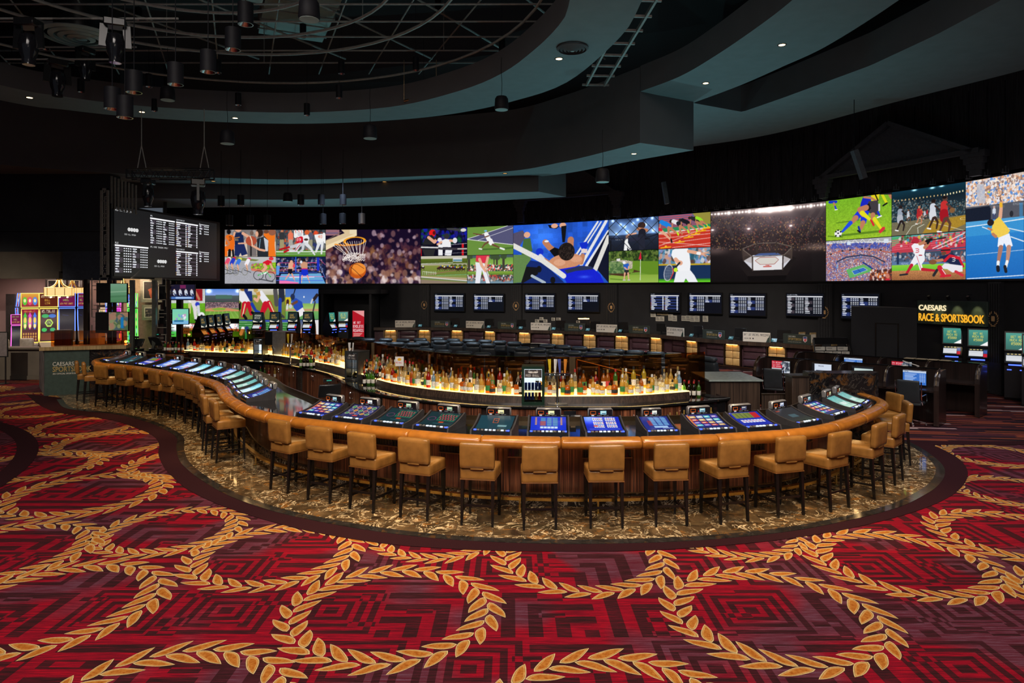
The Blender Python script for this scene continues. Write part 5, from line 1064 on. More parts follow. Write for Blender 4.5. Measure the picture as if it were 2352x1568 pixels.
 a.ell(1290,108,36,30,(190,160,90));a.poly([(1300,130),(1380,110),(1500,240),(1420,310),(1350,210)],(232,232,238));a.poly([(1290,140),(1350,120),(1365,180),(1310,190)],(200,150,70));a.line([(1340,190),(1310,250),(1270,220)],36,SK);a.line([(1440,300),(1390,400),(1400,470)],96,(196,24,44),1,44);a.line([(1490,280),(1560,410),(1690,440)],74,(196,24,44),1,36);a.line([(1500,270),(1570,400)],16,(226,214,170));a.line([(1600,420),(1690,446)],40,BK);a.line([(1680,430),(1720,460)],30,(60,60,66));a.line([(1385,440),(1410,480)],40,BK);a.line([(1590,110),(1610,290)],66,(80,78,80));a.line([(1685,110),(1690,220)],90,(40,44,60));a.line([(1665,230),(1660,400)],50,(34,62,160));D['M3']=a
 a=ZArt((1744,2250,88,125,488,488),0.2,bg=(70,110,180));a.hgrad(0,.5,(72,112,188),(88,128,196));a.hgrad(.48,.68,(130,176,90),(170,200,110));a.hgrad(.66,.74,(190,150,110),(190,150,110));a.hgrad(.74,1,(110,170,90),(90,150,90));a.rect(1744,200,1830,300,(214,190,40));a.line([(1780,250),(1776,300)],44,(70,40,40));a.line([(1776,300),(1770,350)],30,(214,214,214));a.line([(1898,95),(1840,250)],17,(30,26,26),1,10);a.ell(1856,200,34,40,(34,46,80));a.poly([(1850,250),(1900,215),(2000,270),(2020,340),(1920,390),(1870,340)],(40,74,176));a.line([(1920,265),(1840,300)],34,SK3);a.ell(1824,320,26,26,(200,200,210));a.poly([(1900,400),(2010,340),(2040,390),(2030,430),(1900,488),(1880,450)],(236,232,236));a.ell(2030,210,11,11,WH);a.line([(2230,200),(2180,250)],44,(40,30,34));a.line([(2160,250),(2140,290)],26,(200,200,204));a.line([(2200,280),(2170,390)],22,(60,56,60));D['M4']=a
 a=ZArt((130,1030,545,500,720,710),0.2,bg=(40,140,40));a.hgrad(0,.6,(150,156,160),(90,100,100));a.crowd(260,510,1030,620,[(230,230,235),(180,60,50),(60,60,70),(200,206,210)],300,10,.7);a.hgrad(.6,1,(50,160,60),(80,190,60));a.glow(230,585,60,(220,255,240),1);a.glow(380,565,50,(220,230,230),.8);a.glow(940,540,60,(240,240,240),.9);D['M5']=a
 a=ZArt((1030,1890,488,488,760,760),0.2,bg=(50,122,50));a.hgrad(0,1,(60,130,60),(44,110,46));a.poly([(1030,488),(1890,488),(1890,525),(1500,520),(1030,500)],(60,80,170));[a.line([(1030,520+j*34),(1890,530+j*36)],4,(190,220,190))for j in range(5)];a.line([(1090,610),(1060,690)],50,WH);a.line([(1150,610),(1180,680)],60,(40,56,110));a.line([(1390,600),(1400,680)],64,(40,56,110));a.line([(1390,690),(1400,740)],40,(230,190,40));a.line([(1630,660),(1640,720)],24,(230,190,40));D['M6']=a
 a=ZArt((1892,2250,488,488,760,760),0.2,bg=(190,150,130));a.hgrad(0,.5,(60,84,130),(150,140,140));a.poly([(2100,500),(2250,488),(2250,740),(2130,720)],(226,222,222));a.line([(2180,560),(2190,700)],60,SK3);a.ell(1935,720,34,50,(220,90,60));a.rect(1892,620,1960,690,(226,180,160));D['M7']=a
 return D
ART=pics()
LEDT={'A1':'women playing basketball','A2':'road cyclists','B1':'football players in a tackle','B2':'two boxers in a ring','C':'a basketball dropping from a net','D1':'boxers in head guards','D2':'a horse race','E1':'a tennis player lunging',
  'E2':'a golfer by a lake','F':'a boxer resting seen from above','G1':'fighters behind cage wire','G2':'a golfer putting by a red flag','H1':'sprinters leaving their blocks','H2':'a tennis player in white','I':'a floodlit octagon arena',
  'J1':'soccer players legs','J2':'a tennis stadium from above','K1':'arena basketball','K2':'a baseball batter and catcher','L':'a tennis serve on a blue court','M1':'soccer legs and ball','M2':'a baseball park','M3':'football players running',
  'M4':'a baseball batter in blue','M5':'a floodlit soccer pitch','M6':'a football scrimmage','M7':'a basketball player'}
def wall_fn(u0,u1,z0,z1,off=0.0):
 a,b=W(u0),W(u1);ia=min(range(len(WL)),key=lambda i:(WL[i]-a).length);ib=min(range(len(WL)),key=lambda i:(WL[i]-b).length)
 lo,hi=min(ia,ib),max(ia,ib);mid=[WL[i]for i in range(lo+1,hi)]
 pth=[a]+mid+[b];pth=resample(pth,n=60)
 if off:pth=offset(pth,off)
 px=np.array([p[0]for p in pth]);py=np.array([p[1]for p in pth]);t=np.linspace(0,1,60)
 # columns spaced as they appear in the picture
 us=np.array([U0+p[0]/p[1]*F for p in pth]);tt=(us-us[0])/(us[-1]-us[0])
 return lambda S,T:(np.interp(S,tt,px),np.interp(S,tt,py),z0+(z1-z0)*T)
led=thing('video_wall','long curved video wall of bright sports pictures across the back of the room','video screen')
ZT,ZM,ZB=6.2,4.735,3.27
LAY=[('A1',516,634,ZM,ZT),('A2',516,634,ZB,ZM),('B1',634,748,ZM,ZT),('B2',634,748,ZB,ZM),('C',748,966.5,ZB,ZT),('D1',966.5,1073,ZM,ZT),('D2',966.5,1073,ZB,ZM),('E1',1073,1179,ZM,ZT),('E2',1073,1179,ZB,ZM),
 ('F',1179,1398,ZB,ZT),('G1',1398,1512.5,ZM,ZT),('G2',1398,1512.5,ZB,ZM),('H1',1512.5,1632,ZM,ZT),('H2',1512.5,1632,ZB,ZM),('I',1632,1897,ZB,ZT),('J1',1897,2048,ZM,ZT),('J2',1897,2048,ZB,ZM),
 ('K1',2048,2218,ZM,ZT),('K2',2048,2218,ZB,ZM),('L',2218,2352,ZB,ZT)]
for nme,u0,u1,z0,z1 in LAY:
 o=pic_object('display_picture',ART[nme],wall_fn(u0+.4,u1-.4,z0+.012,z1-.012),'led_display',led);o['label']='display picture of '+LEDT[nme]
fr=[Vector(p)for p in WL if W(516)[0]-.01<=p[0]]
mb=MB();mb.sweep(fr,[(-0.02,ZB-.04),(-0.02,ZT+.04),(-0.12,ZT+.04),(-0.12,ZB-.04)]);mb.build('display_frame','black_plastic',led)
led2=thing('lower_video_wall','lower video wall of sports pictures standing behind the betting kiosks at far left','video screen')
for nme,u0,u1,z0,z1 in[('M1',393,476,1.15,3.0),('M2',476,553,1.39,3.0),('M3',553,659,1.35,3.0),('M4',659,735,1.35,3.0),('M5',393,553,.42,1.14),('M6',553,681,.3,1.34),('M7',681,735,.3,1.34)]:
 o=pic_object('display_picture',ART[nme],wall_fn(u0+.3,u1-.3,z0+.01,z1-.01,0.25),'led_display',led2);o['label']='display picture of '+LEDT[nme]
mb=MB();p0,p1=W(393),W(735);mb.box(p0[0],p1[0],36.72,36.85,0,3.02);mb.build('display_frame','black_plastic',led2,smooth=False)
# ---------------------------------------------------------------- odds boards
def odds(a,x,y,w,h,cols,rows,title,blue=False,full=(99,),names=False,tw=None):
 """white header bar, banded rows of small white team names and prices"""
 rs=random.Random(int(x+y*3+w));b1=(38,52,104)if blue else(58,52,60);wh=(235,238,245)
 a.text(x+2,y,title,h*.05,wh,.8);hy=y+h*.085;a.rect(x,hy,x+w,hy+h*.05,(250,250,255));y0=hy+h*.065;rh=(h-(y0-y))/rows;cw=w/cols
 for r_ in range(rows):
  for c in range(cols):
   if c>0 and r_>=full[min(c-1,len(full)-1)]:continue
   cx,cy=x+c*cw,y0+r_*rh
   if names:
    if r_%2==0:a.rect(cx,cy,cx+cw*.97,cy+rh,b1)
    a.rect(cx+cw*.04,cy+rh*.25,cx+cw*(.16+.3*rs.random()),cy+rh*.75,wh);a.rect(cx+cw*.84,cy+rh*.2,cx+cw*.94,cy+rh*.8,wh);a.rect(cx,cy+rh*.2,cx+cw*.03,cy+rh*.7,rs.choice([(60,60,200),(200,60,40),(220,160,40)]))
   else:
    if(r_+c)%2==0:a.rect(cx,cy,cx+cw*.45,cy+rh*.95,b1)
    if blue and(r_+c)%2==0:a.rect(cx,cy,cx+cw*.97,cy+rh*.95,b1,.45)
    a.rect(cx+cw*.03,cy+rh*.12,cx+cw*(.14+.16*rs.random()),cy+rh*.3,wh);a.rect(cx+cw*.06,cy+rh*.42,cx+cw*.22,cy+rh*.52,(170,175,190));a.rect(cx+cw*.03,cy+rh*.66,cx+cw*(.18+.14*rs.random()),cy+rh*.84,wh)
    for k in range(4):
     xx=cx+cw*(.5+.125*k);a.rect(xx,cy+rh*.14,xx+cw*.075,cy+rh*.34,wh);a.rect(xx,cy+rh*.6,xx+cw*.075,cy+rh*.8,wh)
pic_mat('odds_display',1.15,False)
def led_board():
 t=thing('odds_board','large black odds board with white betting lines hanging at upper left','display board')
 A_,B_=PY(262,555,23.8),PY(497.5,575,30.2);d=(B_-A_);d.z=0;L=d.length;zt,zb=5.88,3.44
 a=Art(640,300,1.0,(24,24,25))
 a.text(6,10,'MLB 1ST 5 INNINGS',8,WH,.8);a.text(6,152,'MLB',8,WH,.8)
 for cx,cy in((98,92),(262,225)):[a.ell(cx+k*14-21,cy,8,8,WH,1,0,.35)for k in range(4)];[a.ell(cx+k*14-21,cy,3,5,WH)for k in range(4)];a.text(cx-46,cy+20,'ODDS WILL APPEAR',6,WH,.75)
 odds(a,4,152,178,134,2,5,'',full=(4,));odds(a,192,12,150,134,2,5,'NFL');odds(a,350,12,150,134,2,12,'CHAMPIONSHIP',names=True);odds(a,508,12,74,62,1,2,'NFL')
 a.text(194,156,'NFL MORE TEASERS APPLY',7,WH,.8);odds(a,350,156,150,134,2,12,'CHAMPIONSHIP',names=True);odds(a,508,156,74,62,1,2,'NFL')
 pic_object('odds_display',a,flat((A_[0],A_[1],zb),(B_[0],B_[1],zb),(A_[0],A_[1],zt)),'odds_display',t)
 mb=MB();e=d.normalized();n0=Vector((-e[1],e[0],0));p,q=Vector((A_[0],A_[1],0))-e*.12+n0*.02,Vector((B_[0],B_[1],0))+e*.3+n0*.02
 mb.prism([(p[0],p[1]),(q[0],q[1]),((q+n0*.2)[0],(q+n0*.2)[1]),((p+n0*.2)[0],(p+n0*.2)[1])],zb-.08,zt+.08);mb.build('board_casing','black_plastic',t,smooth=False)
 return t
led_board()
TVS=[(999,1067,674,714,'MLB',(4,),5),(1089,1158,675,714,'NFL',(2,),5),(1207,1276,674,714.5,'MLB',(4,),5),(1305,1377,673.5,715,'NFL',(2,),5),(1495,1563,673,716,'COLLEGE',(10,),10),(1584,1659,673,719,'NFL',(2,),5),(1677.5,1760,674,724,'MLB',(4,),5),(1808,1894,674,725,'COLLEGE FOOTBALL',(5,),5),(1935,2022,674,732,'NFL',(2,),5)]
TVL=['between the first two laurel pilasters, left of its pair','between the first two laurel pilasters, right of its pair','right of the second laurel pilaster, left of its pair','right of the second laurel pilaster, right of its pair','of two name columns above the pinned papers','above the pinned papers, half empty','with two full blue columns in the middle of three','of college games beside the far laurel pilaster','partly behind the black partition at right']
for k,(u0,u1,v0,v1,ttl,full,rows)in enumerate(TVS):
 a_,b_=W(u0),W(u1);z1=CH-(v0-V0)/F*a_[1];z0=CH-(v1-V0)/F*((a_[1]+b_[1])/2)
 t=thing('odds_television','wall television of betting odds '+TVL[k],'television',(0,0,0),0,'odds televisions under the video wall')
 d=(b_-a_);L=d.length;e=d.normalized();n0=Vector((e[1],-e[0]));M0=Matrix(((e[0],-n0[0],0,a_[0]+n0[0]*.06),(e[1],-n0[1],0,a_[1]+n0[1]*.06),(0,0,1,0),(0,0,0,1)))
 mb=MB();mb.T=M0;mb.box(-.03,L+.03,0,.08,z0-.04,z1+.03,.01);mb.build('television_case','black_plastic',t,smooth=False)
 a=Art(160,96,0.62,(8,12,22));odds(a,4,4,152,84,2,rows,ttl,ttl!='COLLEGE FOOTBALL' and True,full,names=(k==4))
 p=[M0@Vector(q)for q in((0,-.005,z0),(L,-.005,z0),(0,-.005,z1))];pic_object('screen',a,flat(*p),'odds_display',t)
# ---------------------------------------------------------------- island back bar with lit bottle shelf and amber glass screen
CPX=[(563,829),(600,831),(645,834.5),(681,843),(732,852),(762,862.4),(788,876.5),(813,890.5),(846,900.7),(910,912),(974,920),(1050,927.5),(1127,932),(1244,934),(1300,934.5),(1380,935),(1464,934),(1557,926),(1639,919),(1678,913)]
CF=soften(resample(catmull(pathP(CPX,0.9),10),step=0.08),10) # counter front edge
SPX=[(422,803.8),(476,806.8),(568,810.4),(610,812.5),(647,816.5),(688,823.5),(731.6,831),(783,842),(831,858),(872,871),(917,881.5),(1000,893.5),(1104,902.8),(1197,907.5),(1300,908),(1400,907.5),(1464,905.6),(1534,901),(1583,897)]
SF=soften(resample(catmull(pathP(SPX,1.05),10),step=0.08),10) # lit shelf front edge
GPX=[(419,753),(476,753.5),(553,755),(600,757),(655,761.7),(690,764),(731.6,768),(780,775),(833.7,782.5),(859,786.5),(910,796),(963,804),(1034,812),(1127,817),(1220,818.6),(1314,818.6),(1435,816.6),(1536,812.5),(1619,807.6)]
GF=soften(resample(catmull(pathP(GPX,1.73),10),step=0.08),10) # glass line
bb_=thing('back_bar','curved island back bar with glossy black counter, ebony cabinets and a glowing bottle shelf','bar counter')
def band(mb,A,B,z,n=200,m=None,up=True):
 a,b=resample(A,n=n),resample(B,n=n)
 mb.add([(p[0],p[1],z)for p in a]+[(p[0],p[1],z)for p in b],[(i,i+1,n+i+1,n+i)if up else(i,n+i,n+i+1,i+1)for i in range(n-1)],m)
def between(A,x0): # part of a path right of x0
 return[p for p in A if p[0]>=x0]
mb=MB();SFc=between(SF,CF[0][0]-0.3);mb.sweep(CF,[(0.0,0.865),(0.0,0.9),(-0.03,0.905),(-0.75,0.905),(-0.75,0.865)]);mb.build('counter_top','counter_black',bb_,ang=30)
mb=MB();mb.sweep(offset(SF,-0.0),[(0.03,0.90),(0.0,1.035),(-0.5,1.035),(-0.5,0.90)],True);mb.build('shelf_riser','ebony_dull',bb_,ang=30)
mb=MB();mb.sweep(offset(SF,0.004),[(0.0,1.035),(0.0,1.05),(-0.17,1.05),(-0.17,1.035)]);mb.build('lit_shelf','shelf_light',bb_,ang=30)
mb=MB();mb.sweep(offset(SF,-0.165),[(0.0,1.035),(0.0,1.13),(-0.17,1.13),(-0.17,1.035)]);o=mb.build('raised_lit_shelf','shelf_light',bb_,ang=30)
mb=MB();mb.sweep(offset(SF,-0.02),[(0.0,0.0),(0.0,0.9),(-0.04,0.9),(-0.04,0.0)]);mb.build('back_panel','dark_wood',bb_,ang=30)
# cabinets below
CB=offset(CF,-0.06);CBL=[0.0]
for a,b in zip(CB,CB[1:]):CBL.append(CBL[-1]+(b-a).length)
CBN=normals(CB)
mb=MB();mb.sweep(CB,[(-0.01,0.08),(-0.01,0.865),(-0.05,0.865),(-0.05,0.08)]);mb.build('cabinet_carcass','dark_wood',bb_,ang=30)
mb=MB();mb.sweep(CB,[(-0.07,0.0),(-0.07,0.08),(-0.1,0.08),(-0.1,0.0)]);mb.build('toe_kick','black_plastic',bb_,ang=30)
def cab_frame(s):
 i=min(range(len(CBL)),key=lambda k:abs(CBL[k]-s));p,q=CB[i],CBN[i];d=(-q[1],q[0]);return Matrix(((d[0],q[0],0,p[0]),(d[1],q[1],0,p[1]),(0,0,1,0),(0,0,0,1))),p
s,k=0.35,0
while s<CBL[-1]-0.3:
 M0,p=cab_frame(s);u_,v_=proj((p[0],p[1],.5));typ='door'
 if k%5==4:typ='vent'
 if(1205<u_<1262):typ='ice'
 if p[0]>3.0 or k<1:typ='cooler'
 if typ=='door':
  mb=MB();mb.T=M0;mb.box(-.285,.285,-.012,.012,.11,.845,.004);d_=mb.build('cabinet_door','ebony',bb_,smooth=False)
  mb=MB();mb.T=M0;hx=.25 if k%2 else-.25;mb.tube([(hx,.012,.62),(hx,.05,.63),(hx,.05,.74),(hx,.012,.75)],.008,6);mb.build('handle','chrome',d_);st=.585
 elif typ=='vent':
  mb=MB();mb.T=M0;mb.box(-.12,.12,-.012,.006,.11,.845,m=0);[mb.box(-.1,.1,.006,.014,.2+j*.05,.225+j*.05,m=0)for j in range(12)];mb.build('vent_grille',['steel'],bb_,smooth=False);st=.43
 elif typ=='ice':
  mb=MB();mb.T=M0;mb.box(-.22,.22,-.012,.014,.11,.845,.004,m=0);[mb.box(-.2,.2,.014,.022,.45+j*.05,.475+j*.05,m=1)for j in range(7)];mb.build('steel_door',['steel','white_plastic'],bb_,smooth=False);st=.5
 else:
  mb=MB();mb.T=M0;mb.box(-.285,.285,-.02,.006,.11,.845,m=0);mb.build('cooler_opening','dark_gloss',bb_,smooth=False);st=.585
 s+=st;k+=1
# end panel on the right
mb=MB();e=CF[-1];mb.box(e[0]-.06,e[0]-.02,e[1],e[1]+.75,0.0,0.865);mb.build('end_panel','dark_wood',bb_,smooth=False)
# amber glass screen in separate panes with bronze posts
gl=thing('glass_screen','long curved screen of transparent amber glass panes standing behind the bottle shelf','glass partition')
GL_=[0.0]
for a,b in zip(GF,GF[1:]):GL_.append(GL_[-1]+(b-a).length)
s=0.0
while s<GL_[-1]-.1:
 e_=min(GL_[-1],s+1.18);ia=min(range(len(GL_)),key=lambda k:abs(GL_[k]-s-.004));ib=min(range(len(GL_)),key=lambda k:abs(GL_[k]-e_+.004));seg=GF[ia:ib+1]
 a=seg[0]+(seg[1]-seg[0]).normalized()*.006;b=seg[-1]-(seg[-1]-seg[-2]).normalized()*.006;mb=MB();mb.sweep([a]+seg[1:-1]+[b],[(0.005,0.95),(0.005,1.73),(-0.005,1.73),(-0.005,0.95)]);mb.build('glass_pane','amber_glass',gl,ang=50);s=e_
mb=MB();mb.sweep(GF,[(0.02,0.90),(0.02,0.95),(-0.02,0.95),(-0.02,0.90)]);mb.build('bottom_rail','bronze',gl,ang=40)
mb=MB();mb.sweep(offset(GF,0.03),[(0.0,0.0),(0.0,0.92),(-0.06,0.92),(-0.06,0.0)]);mb.build('base_wall','ebony_dull',gl,ang=40)
for u in(858,1315):
 i=min(range(len(GF)),key=lambda k:abs(U0+GF[k][0]/GF[k][1]*F-u));p=GF[i];mb=MB();mb.box(p[0]-.055,p[0]+.055,p[1]-.03,p[1]+.05,0.9,1.725);mb.build('post','bronze',gl,smooth=False)
# ---------------------------------------------------------------- bottles
LIQ={'amber':((0.85,0.36,0.06),(0.75,0.30,0.04)),'gold':((0.98,0.78,0.28),(0.95,0.70,0.18)),'clear':((0.96,0.96,0.90),(0.90,0.86,0.70)),'green':((0.25,0.60,0.12),(0.16,0.42,0.06)),'dark':((0.10,0.05,0.03),(0.03,0.015,0.01)),
 'red':((0.80,0.10,0.05),(0.65,0.05,0.03)),'blue':((0.55,0.75,0.95),(0.40,0.62,0.85)),'yellow':((1.0,0.85,0.15),(0.95,0.75,0.08))}
for n0,(tint,solid)in LIQ.items():glassmat('bottle_'+n0,tint,0.05,0.05,solid,0.5 if n0!='clear' else 0.25)
mat('label_white',(0.75,0.72,0.64),0.6,var=0.25,scale=60);mat('label_black',(0.03,0.03,0.03),0.5,var=0.5,scale=60);mat('label_gold',(0.6,0.42,0.14),0.4,var=0.3,scale=60);mat('label_green',(0.05,0.25,0.06),0.5,var=0.3,scale=50);mat('label_red',(0.5,0.04,0.04),0.5,var=0.3,scale=50)
mat('cap_black',(0.02,0.02,0.02),0.4);mat('cap_gold',(0.6,0.4,0.12),0.35,0.6);mat('cap_red',(0.4,0.03,0.03),0.4);mat('cap_white',(0.7,0.7,0.68),0.4);mat('cap_cork',(0.35,0.22,0.10),0.8)
SHAPES={'round':[(0.0,0),(0.036,0.0),(0.038,0.01),(0.038,0.16),(0.034,0.185),(0.018,0.215),(0.0135,0.225),(0.013,0.285)],
  'tall':[(0.0,0),(0.033,0.0),(0.035,0.01),(0.035,0.20),(0.028,0.225),(0.014,0.245),(0.013,0.31)],
  'squat':[(0.0,0),(0.05,0.0),(0.053,0.012),(0.053,0.10),(0.045,0.13),(0.016,0.15),(0.014,0.185)],
  'square':[(0.0,0),(0.046,0.0),(0.048,0.006),(0.048,0.125),(0.04,0.14),(0.015,0.152),(0.014,0.185)],
  'wine':[(0.0,0),(0.036,0.0),(0.037,0.01),(0.037,0.19),(0.030,0.215),(0.016,0.235),(0.0145,0.245),(0.0145,0.30)],
  'bell':[(0.0,0),(0.046,0.0),(0.048,0.01),(0.040,0.10),(0.036,0.16),(0.018,0.20),(0.013,0.215),(0.013,0.27)]}
def make_bottle(shape,liq,lab,cap):
 t=thing('bottle','','bottle');pr=SHAPES[shape];n0=4 if shape=='square' else 10;h=pr[-1][1];mb=MB();rot=Matrix.Rotation(R(45),4,'Z')if n0==4 else None;mb.T=rot
 mb.lathe([(max(r_,.0005),z)for r_,z in pr],n0);mb.build('glass','bottle_'+liq,t,ang=50)
 mb=MB();mb.T=rot;br=pr[2][0];z0,z1=h*.14,h*.42;mb.lathe([(br+.001,z0),(br+.0018,z0+.003),(br+.0018,z1-.003),(br+.001,z1)],n0,cap=False);mb.build('label','label_'+lab,t,ang=50)
 mb=MB();mb.lathe([(pr[-1][0]+.003,h-.035),(pr[-1][0]+.003,h+.008),(.004,h+.012)],8);mb.build('cap','cap_'+cap,t)
 return proto(t)
KB=[('round','amber','white','black'),('tall','clear','white','white'),('squat','amber','black','cork'),('round','gold','white','gold'),('bell','clear','white','gold'),('tall','green','gold','red'),('square','amber','white','black'),('round','dark','white','red'),
 ('bell','gold','gold','cork'),('tall','amber','gold','gold'),('squat','clear','white','cork'),('square','clear','black','black'),('tall','yellow','white','black'),('round','red','white','gold'),('round','blue','white','white'),('round','amber','red','gold'),('bell','amber','green','black'),('round','gold','green','white'),('tall','clear','gold','red'),('squat','gold','white','black')]
KBX=[k for k in KB if k[1]in('clear','gold')]
BOT={}
CN={'amber':'amber','gold':'golden','clear':'clear','green':'green','dark':'dark','red':'red','blue':'pale blue','yellow':'yellow'}
SN={'round':'round','tall':'tall slim','squat':'squat wide','square':'square','wine':'wine','bell':'curved'}
def put_bottle(kd,x,y,z,lb,grp,sc=1.0):
 if kd not in BOT:BOT[kd]=make_bottle(*kd)
 return place(BOT[kd],(x,y,z),rnd.random()*6,'%s %s bottle %s'%(SN[kd[0]],CN[kd[1]],lb),grp,(sc,sc,sc))
SFL=[0.0]
for a,b in zip(SF,SF[1:]):SFL.append(SFL[-1]+(b-a).length)
def shelf_pt(s,off):
 i=min(range(len(SFL)),key=lambda k:abs(SFL[k]-s));n0=normals(SF[max(0,i-1):i+2]if 0<i<len(SF)-1 else SF[-3:])[1];return SF[i][0]-n0[0]*off,SF[i][1]-n0[1]*off
BLOCK=[(566,646),(780,836),(1198,1252)] # picture columns taken by fridges and machines
cnt={0:0,1:0}
for row,(off,z,step,grp)in enumerate([(0.085,1.051,0.104,'bottles on the front lit shelf'),(0.25,1.131,0.112,'bottles on the raised lit shelf')]):
 s=0.1;k=0
 while s<SFL[-1]-0.08:
  x,y=shelf_pt(s,off+rnd.uniform(-.02,.02));u_,v_=proj((x,y,z));kd=rnd.choice(KB+KBX)
  if row==0:kd=rnd.choice([b for b in KB+KBX if b[0]in('squat','square','bell','round')])
  if row==1 and u_<520:s+=.2;continue
  if not(row==0 and any(a<u_<b for a,b in BLOCK))or(row==0 and 1198<u_<1252 and False):
   near='left of coffee machine' if u_<590 else 'left of the dark fridge' if u_<800 else 'left of the green fridge' if u_<1225 else 'right of the green fridge'
   put_bottle(kd,x,y,z,'on the %s shelf, %s, %s'%('front' if row==0 else 'raised',ordn(cnt[row]%98),near),grp,rnd.uniform(1.1,1.3));cnt[row]+=1
  s+=step*rnd.uniform(.95,1.25)*(1.25 if u_<760 else 1.0);k+=1
# wine bottles in two clusters on the black counter
WK=('wine','dark','white','red');GK=('wine','green','white','black')
for cl,(u,v,n0,kd,lb)in enumerate([(1588,912,11,WK,'at the right end of the black counter'),(852,884,10,GK,'clustered left of the wide bottle shelf'),(703,844,9,WK,'clustered right of the tall beer tap')]):
 c=P(u,v,0.906)
 for k in range(n0):
  i,j=k%4,k//4;put_bottle(kd if k%3 else(GK if kd is WK else WK),c[0]+(i-1.5)*.095+j*.03,c[1]+j*.1,0.906,lb,'wine bottles '+lb)
# bottles kept in the open coolers
for cl,(uu,lb)in enumerate([((1542,1558,1572,1590,1605,1620,1634),'in the open cooler under the right end of the back bar'),((598,608,618,628),'in the open cooler near the coffee machine')]):
 for k,u in enumerate(uu):
  for r_ in range(2):
   kd=rnd.choice([('tall','green','white','red'),('round','green','gold','gold'),('tall','gold','white','gold'),('round','red','white','gold')]);i=min(range(len(CF)),key=lambda q:abs(U0+CF[q][0]/CF[q][1]*F-u));q=CF[i];n0=normals(CF)[i]
   put_bottle(kd,q[0]+n0[0]*(.0-.02),q[1]+n0[1]*(-.02),.46-.32*r_,lb,'cooler bottles '+lb,.95)
# ---------------------------------------------------------------- drinks fridges, beer taps, coffee machine, tills
def make_fridge(mt,wide=.36,h=.62,dep=.38,inner_face=False):
 t=thing('drinks_fridge','','mini fridge');w_=wide/2
 mb=MB();mb.box(-w_,w_,0.02,dep,h-.03,h,.008);mb.box(-w_,w_,0.02,dep,0,.05);mb.box(-w_,-w_+.03,.02,dep,.05,h-.03);mb.box(w_-.03,w_,.02,dep,.05,h-.03);mb.box(-w_,w_,dep-.02,dep,.05,h-.03);mb.build('cabinet',mt,t,smooth=False)
 mb=MB();mb.box(-w_+.032,w_-.032,dep-.03,dep-.022,.06,h-.04);mb.build('light_panel','fridge_light',t,smooth=False)
 dr=MB();[dr.box(*q)for q in((-w_,-w_+.045,-.012,.018,0,h),(w_-.045,w_,-.012,.018,0,h),(-w_+.045,w_-.045,-.012,.018,0,.05),(-w_+.045,w_-.045,-.012,.018,h-.045,h))];d_=dr.build('door_frame',mt,t,smooth=False)
 mb=MB();mb.box(-w_+.045,w_-.045,0,.008,.05,h-.045);mb.build('door_glass','clear_glass',d_,smooth=False)
 a=Art(100,60,1.0,(60,54,54));a.ell(36,20,15,7,(214,210,205));a.ell(64,20,15,7,(214,210,205));a.ell(50,22,8,6,(190,180,170));a.line([(22,12),(30,6)],3,(214,210,205));a.line([(78,12),(70,6)],3,(214,210,205));a.text(8,36,'RED BULL',16,(236,232,226),.72)
 pic_object('door_sign',a,flat((-w_+.05,-.001,h-.2),(w_-.05,-.001,h-.2),(-w_+.05,-.001,h-.055)),'printed',d_)
 for sh in(0.08,0.26):
  mb=MB();mb.box(-w_+.035,w_-.035,.05,dep-.04,sh-.012,sh);mb.build('wire_shelf','chrome',t,smooth=False)
 return proto(t)
mat('fridge_green',(0.012,0.035,0.022),0.3,0.2);mat('fridge_silver',(0.06,0.065,0.065),0.35,0.4)
mat('can_blue',(0.03,0.06,0.30),0.25,0.7,scale=60,var=.6);mat('can_silver',(0.6,0.6,0.62),0.25,0.8,scale=60);mat('can_red',(0.45,0.03,0.03),0.25,0.7);mat('can_gold',(0.6,0.4,0.08),0.25,0.7)
f1=make_fridge('fridge_green',.41,.69,.4);c=P(1225,932,.906);place(f1,(c[0],12.42-.1,.906),R(-2),'green drinks fridge with lit cans standing on the black counter at centre')
fx,fy=c[0],12.32
can=None
def make_can(mt):
 t=MB();t.lathe([(.022,0),(.026,.006),(.026,.12),(.022,.13)],10);o=t.build('drink_can',[mt],None);return o
CANS={m:make_can(m)for m in('can_blue','can_silver','can_red','can_gold')};used=set()
for sh,z in enumerate((.08,.26)):
 for i in range(5):
  m='can_blue' if sh==1 or i<3 else('can_gold' if i==3 else 'can_red')
  if m in used:o=CANS[m].copy();COL.objects.link(o)
  else:o=CANS[m];used.add(m)
  o.location=(fx-.128+i*.062,fy+.09,.906+z+.002);tag(o,'drink can inside the green fridge, %s on its %s shelf'%(['leftmost','second from left','middle one','second from right','rightmost'][i],'lower' if sh==0 else 'upper'),'can','cans in the green fridge')
for m in CANS:
 if m not in used:bpy.data.objects.remove(CANS[m])
f2=make_fridge('fridge_silver',.40,.66,.4);c=P(808,872,.906);place(f2,(c[0],c[1],.906),R(-28),'dark drinks fridge with lit glass door where the black counter bends')
c=P(580,827,.906);place(f2,(c[0]+.05,c[1]+.3,.906),R(-8),'dark lit drinks fridge immediately left of the grey coffee machine',None,(.75,.8,.95))
t=thing('coffee_machine','large grey coffee machine with glass pot standing on the black counter at left','coffee machine')
c=P(613,829,.906);t.location=(c[0]+.1,c[1]+.45,.906);t.rotation_euler=(0,0,R(-12))
mb=MB();mb.box(-.12,.36,.0,.55,.0,.82,.01);mb.build('body','silver_plastic',t);mb=MB();mb.box(-.36,-.1,.0,.5,.42,.82,.01);mb.build('brew_head','black_plastic',t);mb=MB();mb.box(-.36,-.12,.0,.5,0,.05,.01);mb.build('warming_plate','black_plastic',t)
